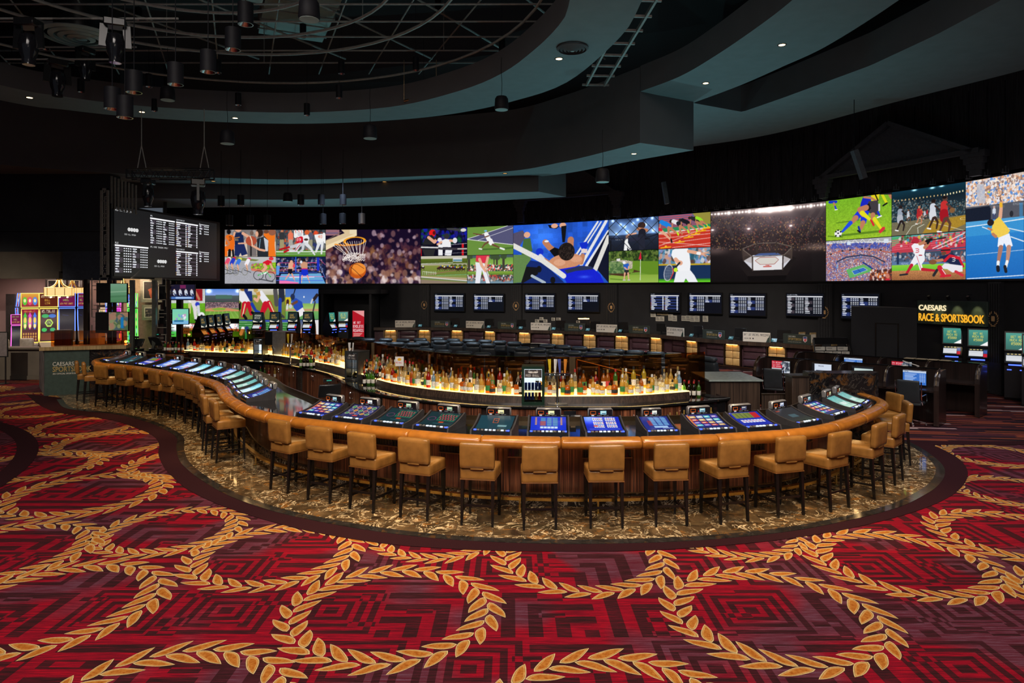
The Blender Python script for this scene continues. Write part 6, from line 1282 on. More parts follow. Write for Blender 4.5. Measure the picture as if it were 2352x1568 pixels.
mb=MB();mb.lathe([(.03,.05),(.10,.06),(.115,.12),(.08,.2),(.06,.24)],14,(-.24,.15,0));mb.build('coffee_pot','clear_glass',t);mb=MB();mb.lathe([(.03,.052),(.096,.062),(.108,.12),(.098,.14)],14,(-.24,.15,0));mb.build('coffee','bottle_dark',t);mb=MB();mb.tube([(-.12,-.01,.4),(-.06,-.03,.3),(-.04,-.03,.1),(-.06,-.03,0.02)],.02,8);mb.build('curved_trim','chrome',t)
mat('tap_yellow',(0.85,0.62,0.03),0.35);mat('tap_white',(0.75,0.74,0.72),0.35);mat('tap_orange',(0.85,0.30,0.04),0.35);mat('tap_blue',(0.10,0.14,0.5),0.35)
def beer_tower(loc,rz,cols,label,h=.5):
 t=thing('beer_tap',label,'beer tap',loc,rz);mb=MB();mb.lathe([(.06,0),(.06,.012),(.03,.03),(.022,.06),(.022,h),(.035,h+.01),(.035,h+.05),(.01,h+.06)],14);mb.build('column','chrome',t);n0=len(cols)
 mb=MB();mb.bar((-.06*n0,0,h+.02),(.06*n0,0,h+.02),.05);mb.build('crossbar','chrome',t);mb=MB();mb.box(-.18,.18,-.12,.06,0,.018,.004);mb.build('drip_tray','steel',t)
 for k,m in enumerate(cols):
  x=(k-(n0-1)/2)*.09;mb=MB();mb.tube([(x,-.02,h+.02),(x,-.08,h+.01),(x,-.09,h-.05)],.011,8);f_=mb.build('faucet','chrome',t);mb=MB();mb.bar((x,-.04,h+.05),(x+(.01 if k%2 else-.012),-.03,h+.30),.022,.018,w2=.058,d2=.03);mb.build('tap_handle',m,f_)
 return t
c=P(1281,930,.906);beer_tower((c[0],c[1]+.1,.906),0,['tap_yellow','tap_white','tap_blue','tap_orange'],'chrome beer tap with yellow, white, blue and orange handles right of the green fridge',.52)
c=P(664,838,.906);beer_tower((c[0],c[1]+.1,.906),0,['tap_yellow','tap_white'],'chrome beer tap with two handles right of the coffee machine',.55)
c=P(812,868,.906);beer_tower((c[0]+.02,c[1]-.22,.906),R(-28),['tap_white','tap_white'],'chrome beer tap with pale handles in front of the dark drinks fridge',.55)
def till(loc,rz,label,sc=1):
 t=thing('cash_register',label,'cash register',loc,rz);t.scale=(sc,sc,sc);mb=MB();mb.box(-.12,.12,-.1,.1,0,.04,.01);mb.bar((0,0,.04),(0,.02,.16),.05);mb.build('stand','black_plastic',t)
 mb=MB();mb.T=Matrix.Translation((0,0,.2))@Matrix.Rotation(R(25),4,'X');mb.box(-.18,.18,-.02,.02,-.11,.13,.01);mb.build('monitor','black_plastic',t);mb=MB();mb.bar((0,.05,.16),(0,.07,.38),.02);mb.box(-.09,.09,.06,.08,.34,.40);mb.build('customer_display','dark_gloss',t)
 mb=MB();mb.box(-.04,.04,.055,.0595,.36,.38);mb.build('display_digits','neon_green_dim',t,smooth=False);return t
emit('neon_green_dim',(0.05,0.5,0.35),0.5,False)
q=INNER[int(len(INNER)*.52)]
for(u,v,rz,lb)in((747,928,25,'black cash register on the inner bar edge at the bend'),(1297,962,180,'black cash register behind the blue gaming screens at centre')):
 c=P(u,v+6,1.05);till((c[0]+.08,c[1]-.02 if u<1000 else c[1]+.12,1.111 if u<1000 else .80),R(rz),lb)
t=thing('under_counter_stand','low dark stand behind the bar carrying the central cash register','stand');c=P(1297,968,1.05);t.location=(c[0]+.08,c[1]+.12,0);mb=MB();mb.box(-.25,.25,-.1,.25,0,.8,.01);mb.build('cabinet','black_plastic',t)
t=thing('anniversary_sign','small dark red framed sign standing among the bottles right of centre','sign');c=P(1409,868,1.2);i=nearest(c[0],c[1],SF);c=SF[i];t.location=(PY(1409,900,c[1]+.3)[0],c[1]+.36,1.131)
mb=MB();mb.box(-.125,.125,0,.012,0.12,.27);mb.bar((0,.01,0),(0,.01,.13),.02);mb.build('frame','silver_plastic',t);a=Art(100,62,1,(120,14,40));a.text(8,8,'CELEBRATING',6,WH,1.2);a.text(36,22,'20',20,WH,1.0);a.text(20,48,'YEARS',7,WH,1.4);pic_object('sign_face',a,flat((-.118,-.002,.126),(.118,-.002,.126),(-.118,-.002,.264)),'printed',t)
a=Art(60,60,1,(225,222,220));a.ell(30,18,14,9,(230,170,30));a.text(4,34,'RED BULL',9,(190,20,40),.72);t=thing('drink_poster','small red and white drink sign above the bottles left of centre','sign');c=P(908,880,1.13);t.location=(c[0],c[1]+.5,1.131)
mb=MB();mb.box(-.09,.09,0,.01,.28,.48);mb.bar((0,.008,0),(0,.008,.29),.012);mb.build('stand','silver_plastic',t);pic_object('sign_face',a,flat((-.086,-.002,.284),(.086,-.002,.284),(-.086,-.002,.476)),'printed',t)
# ---------------------------------------------------------------- service station and marble divider at the right end
mat('pale_stone',(0.30,0.36,0.34),0.25)
t=thing('service_station','dark wooden service station with pale top at the right end of the back bar','cabinet');mb=MB();mb.box(4.05,5.05,13.9,15.2,0,1.12,.004);mb.build('cabinet','ebony_dull',t);mb=MB();mb.box(4.0,5.1,13.85,15.25,1.12,1.15);mb.build('top','pale_stone',t)if 'pale_stone' in MATS else None
t=thing('low_gate','low dark wooden gate with brass edge between the service station and the marble block','gate');mb=MB();mb.box(5.12,5.62,13.38,13.42,.05,.93);mb.box(4.9,5.12,13.38,13.42,.05,.93);mb.build('panel','ebony_dull',t,smooth=False);mb=MB();mb.box(4.9,5.64,13.365,13.435,.93,.945);mb.box(5.62,5.64,13.365,13.435,.0,.93);mb.build('edge_trim','bronze',t,smooth=False)
t=thing('marble_divider','black marble block with wooden post closing the right end of the bar','divider');mb=MB();mb.prism([(5.62,12.95),(5.92,12.75),(6.75,12.75),(6.95,12.95),(6.95,13.2),(5.62,13.2)],.0,1.42);mb.build('marble_block','black_marble',t,smooth=False);mb=MB();mb.box(5.3,5.62,12.9,13.25,0,1.33,.004);mb.build('wooden_post','ebony_dull',t);mb=MB();mb.box(5.28,5.63,12.88,13.27,1.33,1.36);mb.build('post_cap','granite_band',t)
# ---------------------------------------------------------------- betting counter
mat('kiosk_black',(0.014,0.014,0.016),0.3,spec=.6);mat('pilaster_black',(0.03,0.03,0.034),0.5)
BCX=[(858,752.0),(880,752.0),(950,751.7),(1070,753),(1192,757),(1300,760),(1400,763.5),(1500,768),(1602,776.5),(1704,783.6),(1798,788.5),(1865,793)]
BC=soften(resample(catmull(pathP(BCX,1.07),10),step=0.12),10);BCN=normals(BC)
bc=thing('betting_counter','long curved betting counter with wood-grain fascia, plum padding and lit gold niches','counter')
mb=MB();mb.sweep(BC,[(0,.93),(0,1.07),(-.65,1.07),(-.65,.93)]);mb.build('counter_fascia','ebony_dull',bc,ang=30)
mb=MB();mb.sweep(offset(BC,-.25),[(0,0.1),(0,.93),(-.05,.93),(-.05,.1)]);mb.build('padded_wall','plum_leather',bc,ang=30)
mb=MB();mb.sweep(offset(BC,-.02),[(0,0),(0,.12),(-.3,.12),(-.3,0)]);mb.build('step','dark_wood',bc,ang=30)
mb=MB();mb.sweep(offset(BC,0.0),[(0.005,0.10),(0.005,.125),(-.02,.125),(-.02,.1)]);mb.build('step_trim','bronze',bc,ang=30)
def on_bc(u):
 i=min(range(len(BC)),key=lambda k:abs(U0+BC[k][0]/BC[k][1]*F-u));p,q=BC[i],BCN[i];d=(-q[1],q[0]);return p,q,Matrix(((d[0],q[0],0,p[0]),(d[1],q[1],0,p[1]),(0,0,1,0),(0,0,0,1)))
for k,u in enumerate((895,971.7,1048,1125,1201,1280,1354,1426,1505,1588,1681,1782)):
 p,q,M0=on_bc(u);w_=.30
 mb=MB();mb.T=M0
 for i in(-1,1):
  for j in range(3):mb.cushion(i*w_/2,-.10,.27+j*.27,w_/2-.004,.03,.132,.02,(0,.012,0),4)
 mb.build('gold_niche_padding','gold_pad',bc,ang=60)
 mb=MB();mb.T=M0;mb.box(-w_-.05,-w_-.02,-.16,-.04,.12,.93);mb.box(w_+.02,w_+.05,-.16,-.04,.12,.93);mb.build('niche_frame','bronze',bc,smooth=False)
 mb=MB();mb.T=M0;mb.box(-.22,.22,-.06,-.01,.915,.925);mb.build('niche_lamp','lamp_gold',bc,smooth=False)
 # sofa-like padded recess between niches
 if k<11:
  p,q,M1=on_bc(u+(39 if u<1480 else 46));mb=MB();mb.T=M1
  for j in range(3):mb.cushion(0,-.2,.27+j*.27,.42,.03,.125,.02,(0,.02,0),4)
  mb.build('plum_padding','plum_leather',bc,ang=60)
# placards standing on the counter
def make_placard(green):
 t=thing('counter_placard','','sign');mb=MB();mb.box(-.5,.5,0,.05,0,.34,.004);mb.build('board','sign_green' if green else 'paper',t)
 a=Art(200,68,.8,(44,52,48)if green else(222,214,202))
 if green:
  a.text(38,12,'CAESARS',10,(225,222,210),.95);a.text(38,27,'SPORTSBOOK',16,(196,160,80),.76);a.text(38,52,'AN OFFICIAL SPORTS BETTING PARTNER',5,(200,196,180),.68);a.poly([(150,14),(178,14),(178,42),(164,54),(150,42)],(230,230,235));a.poly([(152,16),(176,16),(176,27),(152,27)],(40,60,130));a.poly([(153,29),(175,29),(174,41),(164,50),(154,41)],(190,40,50));a.text(154,31,'NFL',9,WH,.7)
 else:
  a.text(6,10,'DON'+"'"+'T JUST SPECTATE. PARTICIPATE.',15,(40,42,44),.46);a.text(8,42,'CAESARS',7,(60,60,60),.9);a.rect(50,40,60,50,(110,100,90));a.rect(72,40,82,50,(60,60,60));a.poly([(172,68),(184,40),(194,30),(200,8),(200,68)],(50,66,60))
 pic_object('face',a,flat((-.495,-.002,.004),(.495,-.002,.004),(-.495,-.002,.336)),'printed',t);return proto(t)
PG,PB=make_placard(True),make_placard(False)
for k,(u,g)in enumerate([(929,0),(1011,1),(1088,0),(1164,1),(1240,0),(1316,1),(1390,0),(1466,1),(1546,0),(1636,1),(1733,0),(1831,1)]):
 p,q,M0=on_bc(u);rz=math.atan2(-q[1],-q[0])-PI/2;c=M0@Vector((0,-.06,1.071))
 place(PG if g else PB,c,rz,'%s placard on the betting counter, %s of its colour from the left'%('dark green sportsbook' if g else 'cream lettered',ordn(k//2)),'placards on the betting counter',(1,1,1.02))
def make_monitor():
 t=thing('computer_monitor','','monitor');mb=MB();mb.box(-.25,.25,0,.04,.12,.46,.01);mb.build('casing','black_plastic',t);mb=MB();mb.bar((0,.03,0),(0,.03,.2),.05);mb.box(-.12,.12,-.04,.12,0,.015);mb.build('stand','black_plastic',t);return proto(t)
def make_pad():
 t=thing('signature_tablet','','tablet');mb=MB();mb.T=Matrix.Rotation(R(-35),4,'X');mb.box(-.11,.11,-.01,.01,0.02,.18,.004);mb.build('casing','black_plastic',t);a=Art(20,14,1,(70,110,120));a.rect(3,3,12,7,(150,190,190));M1=Matrix.Rotation(R(-35),4,'X');pp=[M1@Vector(q)for q in((-.095,-.012,.035),(.095,-.012,.035),(-.095,-.012,.165))];pic_object('screen',a,flat(*pp),'small_display',t);return proto(t)
MON,PAD=make_monitor(),make_pad()
for k,u in enumerate((1032,1108,1184,1275,1350,1417,1500,1583,1679,1778)):
 p,q,M0=on_bc(u);rz=math.atan2(-q[1],-q[0])-PI/2;off=33 if u<1560 else 40
 place(MON,M0@Vector((.15,-.42,1.071)),rz+PI,'black computer monitor turned away on the betting counter, %s from the left'%ordn(k),'computer monitors on the betting counter')
 p,q,M0=on_bc(965+76*k if u<1560 else u-3);place(PAD,M0@Vector((0,-.12,1.071)),rz,'small lit customer tablet on the betting counter, %s from the left'%ordn(k),'customer tablets on the betting counter')
# back desk behind the tellers, papers on the wall, lamp
BK_=[p for p in offset(WL,.55)if-5.5<p[0]<10.5]
t=thing('teller_back_desk','black back desk along the wall behind the tellers','desk');mb=MB();mb.sweep(BK_,[(0,0),(0,1.0),(-.45,1.0),(-.45,0)]);mb.build('desk','black_plastic',t,ang=30)
t=thing('desk_lamp','bright warm desk lamp glowing behind the betting counter','lamp');c=W(1359)+Vector((-.3,-.6));t.location=(c[0],c[1],1.0);mb=MB();mb.lathe([(.1,0),(.1,.02),(.015,.03),(.012,.6)],10);mb.tube([(0,0,.6),(-.05,-.05,.68),(-.15,-.1,.66)],.012,6);mb.build('arm','black_plastic',t);mb=MB();mb.box(-.4,.1,-.16,-.04,.60,.64,.01);mb.build('lamp_head','lamp_gold',t)
PAP=[(1497,722,10,12),(1514,717,14,12),(1523,718,14,12),(1508,732,9,11),(1517,732,9,11),(1537,729,9,15),(1546,731,9,13),(1568,731,10,12),(1578,731,10,13),(1587,732,9,14),(1598,732,9,14),(1617,732,10,14),(1231,737,9,7),(1241,732,9,7),(1250,737,9,7),(1268,733,8,7),(1280,733,10,7),(1325,739,8,5)]
pm=None
for k,(u,v,w_,h_)in enumerate(PAP):
 p=W(u);d=Wd(u);n0=Vector((d[1],-d[0]));y=p[1];L=w_/F*y/max(.5,abs(d[0]))/2;H=h_/F*y/2;z=CH-(v-V0)/F*y;mb=MB();c=p-n0*.125
 mb.T=Matrix(((d[0],n0[0],0,c[0]),(d[1],n0[1],0,c[1]),(0,0,1,z),(0,0,0,1)));mb.box(-L,L,0,.004,-H,H);[mb.box(-L*.8,L*(.2+.12*j),.004,.005,H*(.7-.3*j)-.012,H*(.7-.3*j),m=1)for j in range(5)]
 tag(mb.build('paper_sheet',['kraft' if k in(1,2)else 'paper','dark_ink'],None,smooth=False),'paper sheet pinned behind the betting counter, %s from the left'%ordn([12,13,14,15,16,17,0,1,2,3,4,5,6,7,8,9,10,11].index(k)if k in range(18)else k),'paper','papers pinned behind the tellers')
# framed certificates near the right end of the counter
for k,(u,w_,lb)in enumerate([(1843,22,'gold framed certificate with dark print behind the betting counter'),(1868,22,'gold framed certificate with glowing cream sheet behind the betting counter'),(1917,20,'gold framed certificate half hidden by the form rack'),(1946,12,'small dark framed photo beside the black partition')]):
 y=W(u)[1]-.7;c=PY(u,752,y);t=thing('framed_certificate',lb,'picture frame',(c[0],y,1.0),R(30));s_=w_/F*y/2;mb=MB();mb.box(-s_,s_,0,.03,.0,.42 if k<2 else .28,.006);mb.build('frame','gold_wood' if k<3 else 'black_plastic',t);mb=MB();mb.box(-s_*.75,s_*.75,-.004,0.0,.06,.36 if k<2 else .22);mb.build('sheet','paper',t,smooth=False)
# pilasters with laurel emblems
mat('emblem_gold',(0.75,0.45,0.20),0.5)
for k,u in enumerate((975,1186,1405,1895,2284)):
 p=W(u);d=Wd(u);n0=Vector((d[1],-d[0]));c=p+n0*.0;t=thing('wall_pilaster','fluted black wall pilaster with a gold laurel emblem, %s from the left'%ordn(k),'pilaster',(0,0,0),0,'black pilasters under the video wall');w_=.28 if k<4 else .20
 T=Matrix(((d[0],-n0[0],0,c[0]),(d[1],-n0[1],0,c[1]),(0,0,1,0),(0,0,0,1)));mb=MB();mb.T=T;mb.box(-w_,w_,-.0,.13,0,3.2);[mb.box(-w_+.04+j*w_*.38,-w_+.04+j*w_*.38+w_*.2,-.035,0,.9,3.15)for j in range(5)];mb.box(-w_-.05,w_+.05,-.05,.0,0,.9);mb.build('shaft','pilaster_black',t,smooth=False)
 mb=MB();mb.T=T;zc=2.14;n_l=7
 for sx in(-1,1):
  for j in range(n_l):
   a_=R(-70+j*22);x,z=sx*.14*math.cos(a_),zc+.17*math.sin(a_);mb.bar((x,-.045,z),(x+sx*.055*math.cos(a_+.9),-.05,z+.055*math.sin(a_+.9)+.02),.03,.012,w2=.006,up=(0,1,0))
 mb.lathe([(.001,0),(.06,.0),(.075,.02),(.05,.03)],10,(0,0,0))if False else mb.box(-.055,.055,-.06,-.04,zc-.07,zc+.08,.015);mb.bar((-.06,-.045,zc-.2),(.06,-.045,zc-.2),.03);mb.build('laurel_emblem','emblem_gold',t)
# ---------------------------------------------------------------- lounge chairs and their desks
def make_lounge():
 t=thing('lounge_chair','','armchair'); # faces +y (the screens); backrest toward the camera
 mb=MB();mb.cushion(0,.0,.36,.24,.30,.11,.04,(0,0,.015),5);mb.build('seat_cushion','black_leather',t,ang=60)
 mb=MB();mb.T=Matrix.Translation((0,-.30,.45))@Matrix.Rotation(R(12),4,'X');mb.cushion(0,0,.25,.26,.08,.29,.04,(0,.015,0),5);mb.build('backrest','black_leather',t,ang=60)
 mb=MB();mb.T=Matrix.Translation((0,-.39,1.03))@Matrix.Rotation(R(12),4,'X');mb.cushion(0,-.01,.02,.25,.085,.065,.06,(.01,.01,.01),6);mb.build('headrest_roll','black_leather',t,ang=60)
 for s_ in(-1,1):
  mb=MB();mb.cushion(s_*.295,0,.33,.05,.36,.28,.03,(0,0,.01),4);mb.build('armrest','black_leather',t,ang=60);mb=MB();mb.box(s_*.295-.02,s_*.295+.02,-.3,.32,.625,.645);mb.build('armrest_trim','chrome',t,smooth=False)
 mb=MB();mb.box(-.25,.25,-.3,.3,0,.22);mb.build('base','black_plastic',t,smooth=False);return proto(t)
LC=make_lounge()
ROWS=[[(965,776),(1002,776),(1041,777),(1077.5,778),(1114,779.5),(1147,781.5),(1181,784)],[(970,782.5),(1008,782.5),(1048,783.5),(1086.5,785),(1121,788)],[(979.5,800),(1019,803),(1065,806),(1108,809.5)],
  [(1256,790),(1294,792),(1331,795),(1373.5,799),(1415.5,801.5),(1459,804),(1507,807.5)],[(1199,796),(1236,799),(1276.5,802),(1318,805.5),(1362,808.5),(1404,811.6),(1450,814.5)],[(1238,812),(1287,815)],
  [(822,773),(846,776),(886,776),(926,777),(964,778)],[(873,784),(912,785),(950,786)],[(925,800),(979,803)],[(700,775),(740,778),(780,783)],
  [(1355,826),(1405,830),(1460,832),(1515,826),(1560,822),(1480,812),(1545,812)],[(1600,815)],[(1120,824),(1060,820),(1180,830)]]
RN=['farthest left-hand row','second left-hand row','third left-hand row','farthest right-hand row','second right-hand row','third right-hand row','row beside the black alcove','row behind the silver post','short row near the glass','row seen behind the amber glass at left','rows seen through the glass at right','row just right of the glass','row seen through the amber glass at centre']
seen=[]
for r_,row in enumerate(ROWS):
 for k,(u,v)in enumerate(row):
  p=P(u,v+1,1.11);rz=math.atan2(-p[0]*.45,20)-R(8)
  c=Vector((p[0]-math.sin(rz)*.42,p[1]+math.cos(rz)*.42))
  if any((c-q).length<.62 for q in seen):c=c+Vector((.0,.45))
  if any((c-q).length<.60 for q in seen):continue
  seen.append(c);place(LC,(c[0],c[1],0),rz,'black lounge chair, %s from left in the %s'%(ordn(k),RN[r_]),'black lounge chairs facing the video wall')
for(u,v,rz,lb)in((1660,822,-58,'black leather lounge chair standing alone at the right end of the seating'),(1528,838,-50,'black leather lounge chair half hidden behind the end of the amber glass')):
 p=P(u,v,1.08);place(LC,(p[0],p[1]+.3,0),R(rz),lb,'black lounge chairs facing the video wall',(1.15,1.15,1.0))
LD=[([(955,795),(1040,797),(1130,803),(1230,812),(1310,817)],'long black lounge desk crossing in front of the near left chairs'),([(860,789),(930,792),(960,794)],'black lounge desk behind the left end of the glass'),([(1190,790),(1240,789),(1330,800),(1440,806),(1560,812)],'long black lounge desk between the two right-hand chair rows'),([(950,788),(1050,790),(1130,794),(1220,799)],'black lounge desk between the left-hand chair rows')]
for px,lb in LD:
 t=thing('lounge_desk',lb,'desk');pt=resample(catmull(pathP(px,.78),6),step=.3);mb=MB();mb.sweep(pt,[(0,.74),(0,.78),(-.3,.78),(-.3,.74)]);mb.build('desk_top','dark_gloss',t,ang=30);mb=MB();mb.sweep(offset(pt,-.05),[(0,0),(0,.74),(-.03,.74),(-.03,0)]);mb.build('front_panel','black_plastic',t,ang=30)
# railing seen through the glass
t=thing('handrail','sloping handrail behind the right half of the amber glass','railing');mb=MB();a_,b_=PY(1325,826,15.4),PY(1530,878,15.2);mb.tube([a_,b_],.02,6);mb.build('top_rail','bronze',t)
for k in range(5):q=a_.lerp(b_,k/4);mb=MB();mb.bar(q,(q[0],q[1],0),.03);mb.build('baluster','bronze',t,smooth=False)
# ---------------------------------------------------------------- alcove, kiosks
t=thing('alcove_booth','tall black booth between the lower video wall and the betting counter','booth')
y=34.4;x0,x1=(737-U0)/F*y,(853-U0)/F*y;mb=MB();mb.box(x0,x0+.12,y,y+2.2,0,2.75);mb.box(x1-.12,x1,y,y+2.2,0,2.75);mb.box(x0,x1,y+2.1,y+2.2,0,2.75);mb.box(x0-.1,x1+.5,y-.1,y+2.2,2.75,2.95);mb.build('shell','wall_black',t,smooth=False)
def make_kiosk(style):
 t=thing('betting_kiosk','','kiosk') # faces -y
 mb=MB();pr=[(0.05,0),(0.0,.06),(0.0,.92),(-.04,1.0),(.16,1.28),(.10,1.32),(.17,1.84),(.24,1.84),(.5,1.2),(.5,0)];K=len(pr)
 mb.add([(-.26,p[0],p[1])for p in pr]+[(.26,p[0],p[1])for p in pr],[tuple(range(K)),tuple(range(K,2*K))[::-1]]+[(i,K+i,K+(i+1)%K,(i+1)%K)for i in range(K)]);mb.build('body','kiosk_black',t,ang=20)
 a=Art(100,110,.6,(30,110,96))if style=='green' else Art(100,110,.6,(34,46,48))
 if style=='green':a.grad(0,0,100,110,(60,150,136),(24,96,88));a.text(24,18,'BET AS',16,(240,214,90),.62);a.text(20,40,'MUCH AS',16,(240,214,90),.62);a.text(26,62,'$5000',18,(240,214,90),.66);a.poly([(60,110),(100,80),(100,110)],WH)
 else:a.text(14,22,'$50000' if style=='prize' else 'GAME',22,(226,222,200)if style=='prize' else(206,160,70),.62);a.text(16,52,'BONUS' if style=='prize' else 'READY',20,(226,222,200)if style=='prize' else(206,160,70),.72);a.poly([(0,110),(0,90),(60,110)],(226,220,200));a.poly([(100,86),(100,110),(70,110)],(226,220,200))
 pic_object('upper_screen',a,lambda S,T:(-.23+.46*S,.098+.065*T,1.35+.45*T),'small_display',t)
 a=Art(100,74,.8,(20,26,34));a.rect(0,0,100,18,(26,34,42));[a.rect(6+k*18,5,18+k*18,13,(200,180,120))for k in range(4)];a.rect(2,20,76,64,(226,228,232));[a.rect(4,26+j*8,74,27.5+j*8,(150,156,166))for j in range(5)];a.rect(78,12,98,40,(60,90,160));a.rect(78,42,98,70,(196,30,50));pic_object('touch_screen',a,lambda S,T:(-.23+.46*S,-.032+.172*T,1.015+.24*T),'small_display',t)
 mb=MB();mb.box(-.17,.17,-.03,.02,.93,.965);mb.box(-.2,-.1,-.012,.0,.80,.825);mb.box(.08,.16,-.012,0,.80,.825);mb.build('blue_light','blue_glow',t,smooth=False)
 return proto(t)
KG,KD,KP=make_kiosk('green'),make_kiosk('dark'),make_kiosk('prize')
def kiosk(pro,u,vtop,rz,lb,g):y=(CH-1.84)*F/(vtop-V0);place(pro,((u-U0)/F*y,y,0),R(rz),lb,g)
for k,(u,vt)in enumerate([(474,725),(492.5,723),(510.5,721.5),(528.5,719.5)]):kiosk(KD,u,vt,86,'black betting kiosk turned rightward, %s in the angled left-hand rank'%ordn(k),'angled betting kiosks at far left')
for k,(u,vt)in enumerate([(589.5,717),(628.5,716.5),(670.5,716),(705,716)]):kiosk(KP if k==0 else KD,u,vt,-3,'black betting kiosk facing the room before the lower video wall, %s of the front rank'%ordn(k),'front rank betting kiosks')
kiosk(KG,788,715,12,'black betting kiosk with green screen inside the black booth','booth kiosks');kiosk(KG,768,716,70,'black betting kiosk seen edge-on inside the black booth','booth kiosks')
for k,(u,vt,lb)in enumerate([(2186,751,'green-screened betting kiosk under the left half of the sportsbook sign'),(2246,755,'green-screened betting kiosk under the right end of the sportsbook sign'),(2334,762,'green-screened betting kiosk right of the far pilaster'),(2376,768,'green-screened betting kiosk cut by the right picture edge')]):
 kiosk(KG,u,vt,-38,lb,'green-screened betting kiosks at right')
t=thing('rewards_banner','tall lit red banner about endless rewards inside the black booth','banner');c=PY(823,770,34.0);t.location=(c[0],34.0,0);mb=MB();mb.box(-.3,.3,0.01,.06,.35,1.92);mb.box(-.22,.22,0,.3,0,.35);mb.build('frame','black_plastic',t,smooth=False)
a=Art(100,200,.7,(176,20,36));a.poly([(0,0),(100,0),(100,40)],(226,150,150));a.text(8,70,'WE BET',14,WH,.9);a.text(6,92,'ENDLESS',19,WH,.8);a.text(6,118,'REWARDS',19,WH,.8);[a.rect(8,146+j*7,84-j*9,149+j*7,(230,180,170))for j in range(4)];pic_object('banner_face',a,flat((-.29,0,.36),(.29,0,.36),(-.29,0,1.91)),'small_display',t)
# ---------------------------------------------------------------- right side: sign, partition, form rack, race cubicles
p0,p1=W(2113),W(2272);d=(p1-p0).normalized();n0=Vector((d[1],-d[0]));L=(p1-p0).length;zt,zb=2.63,1.90
t=thing('sportsbook_sign','dark wall sign with cream and gold lit lettering above the kiosks at right','sign');T=Matrix(((d[0],-n0[0],0,p0[0]+n0[0]*.1),(d[1],-n0[1],0,p0[1]+n0[1]*.1),(0,0,1,0),(0,0,0,1)))
mb=MB();mb.T=T;mb.box(-.02,L+.02,0,.08,zb,zt,.01);mb.build('board','sign_green',t,smooth=False)
def sgn(txt,x,z,h,mt,sx,w=None):
 o=text_mesh(txt,h*1.38,'lettering',mt,t,Matrix.Identity(4),.008,1.0,'LEFT',.006);me=o.data;xs=[v.co.x for v in me.vertices];k=w/(max(xs)-min(xs));x0_=min(xs)
 me.transform(T@Matrix.Translation((x,-.016,z))@Matrix.Rotation(R(90),4,'X')@Matrix.Scale(k,4,(1,0,0))@Matrix.Translation((-x0_,0,0)))
sgn('CAESARS',.05,zb+.43,.17,'sign_cream_light',1,L*.42);sgn('RACE & SPORTSBOOK',.05,zb+.1,.24,'sign_gold_light',1,L*.95)
mb=MB();mb.T=T;mb.box(-.1,L*.9,-.45,-.42,zt+.18,zt+.2);[mb.box(x,x+.02,-.43,0,zt+.18,zt+.2)for x in(.1,L*.4,L*.8)];mb.build('lamp_rail','black_plastic',t,smooth=False)
for k in range(3):
 q=T@Vector((L*(.32+.28*k),-.42,zt+.15));tg=T@Vector((L*(.32+.28*k),0,zb+.35));mb=MB();mb.bar(q,q+(tg-q).normalized()*.12,.07);mb.build('spot_head','black_plastic',t);spot_light('sign_spot',q+(tg-q).normalized()*.14,tg,14,(1,.8,.4),50,.8,.02)
t=thing('black_partition','tall black partition box with a door outline at right','partition');c0=PY(1955,820,20.6);c1=PY(2106,820,19.3)
mb=MB();mb.prism([(c0[0],c0[1]),(c1[0],c1[1]),(c1[0]-.1,c1[1]+1.2),(c0[0]+.6,c0[1]+1.2)],0,2.46);mb.build('shell','wall_black',t,smooth=False);mb=MB();d2=(c1-c0);d2.z=0;L2=d2.length;d2.normalize();mb.T=Matrix(((d2[0],-d2[1],0,c0[0]),(d2[1],d2[0],0,c0[1]),(0,0,1,0),(0,0,0,1)));mb.box(L2*.38,L2*.40,-.015,0,0,2.0);mb.box(L2*.72,L2*.74,-.015,0,0,2.0);mb.box(L2*.38,L2*.74,-.015,0,1.98,2.0);mb.build('door_trim','black_plastic',t,smooth=False)
t=thing('form_rack','slanted black rack holding rows of white betting forms','rack');y=20.2;x0,x1=(1868-U0)/F*y,(1946-U0)/F*y;mb=MB();mb.bar((x0-.12,y-.55,.2),(x0,y,1.5),.04,.1);mb.bar((x1+.12,y-.55,.2),(x1,y,1.5),.04,.1);mb.box(x0,x1,y-.02,y+.02,1.36,1.56);mb.box(x0-.08,x1+.08,y-.45,y,.5,.9);mb.build('frame','black_plastic',t,smooth=False)
for j in range(4):mb=MB();yy=y-.06-.09*j;zz=1.2-.13*j;mb.box(x0-.02*j,x1+.02*j,yy,yy+.08,zz-.06,zz);mb.build('tray','black_plastic',t,smooth=False)
fs=None
for j in range(4):
 for i in range(3+(j>0)):
  n_i=3+(j>0);yy=y-.07-.09*j;zz=1.2-.13*j;w_=(x1-x0)/n_i;mb=MB();xx=x0+i*w_+.02;mb.box(xx,xx+w_*.88,yy-.004,yy+.03,zz-.02,zz+.09);[mb.box(xx+.02,xx+w_*.5,yy-.006,yy-.004,zz+.06-k*.03,zz+.068-k*.03,m=1)for k in range(2)]
  tag(mb.build('betting_forms',['paper','dark_ink'],None,smooth=False),'stack of white betting forms, %s from left on the %s tier of the rack'%(ordn(i),['top','second','third','lowest'][j]),'paper stack','betting forms in the black rack')
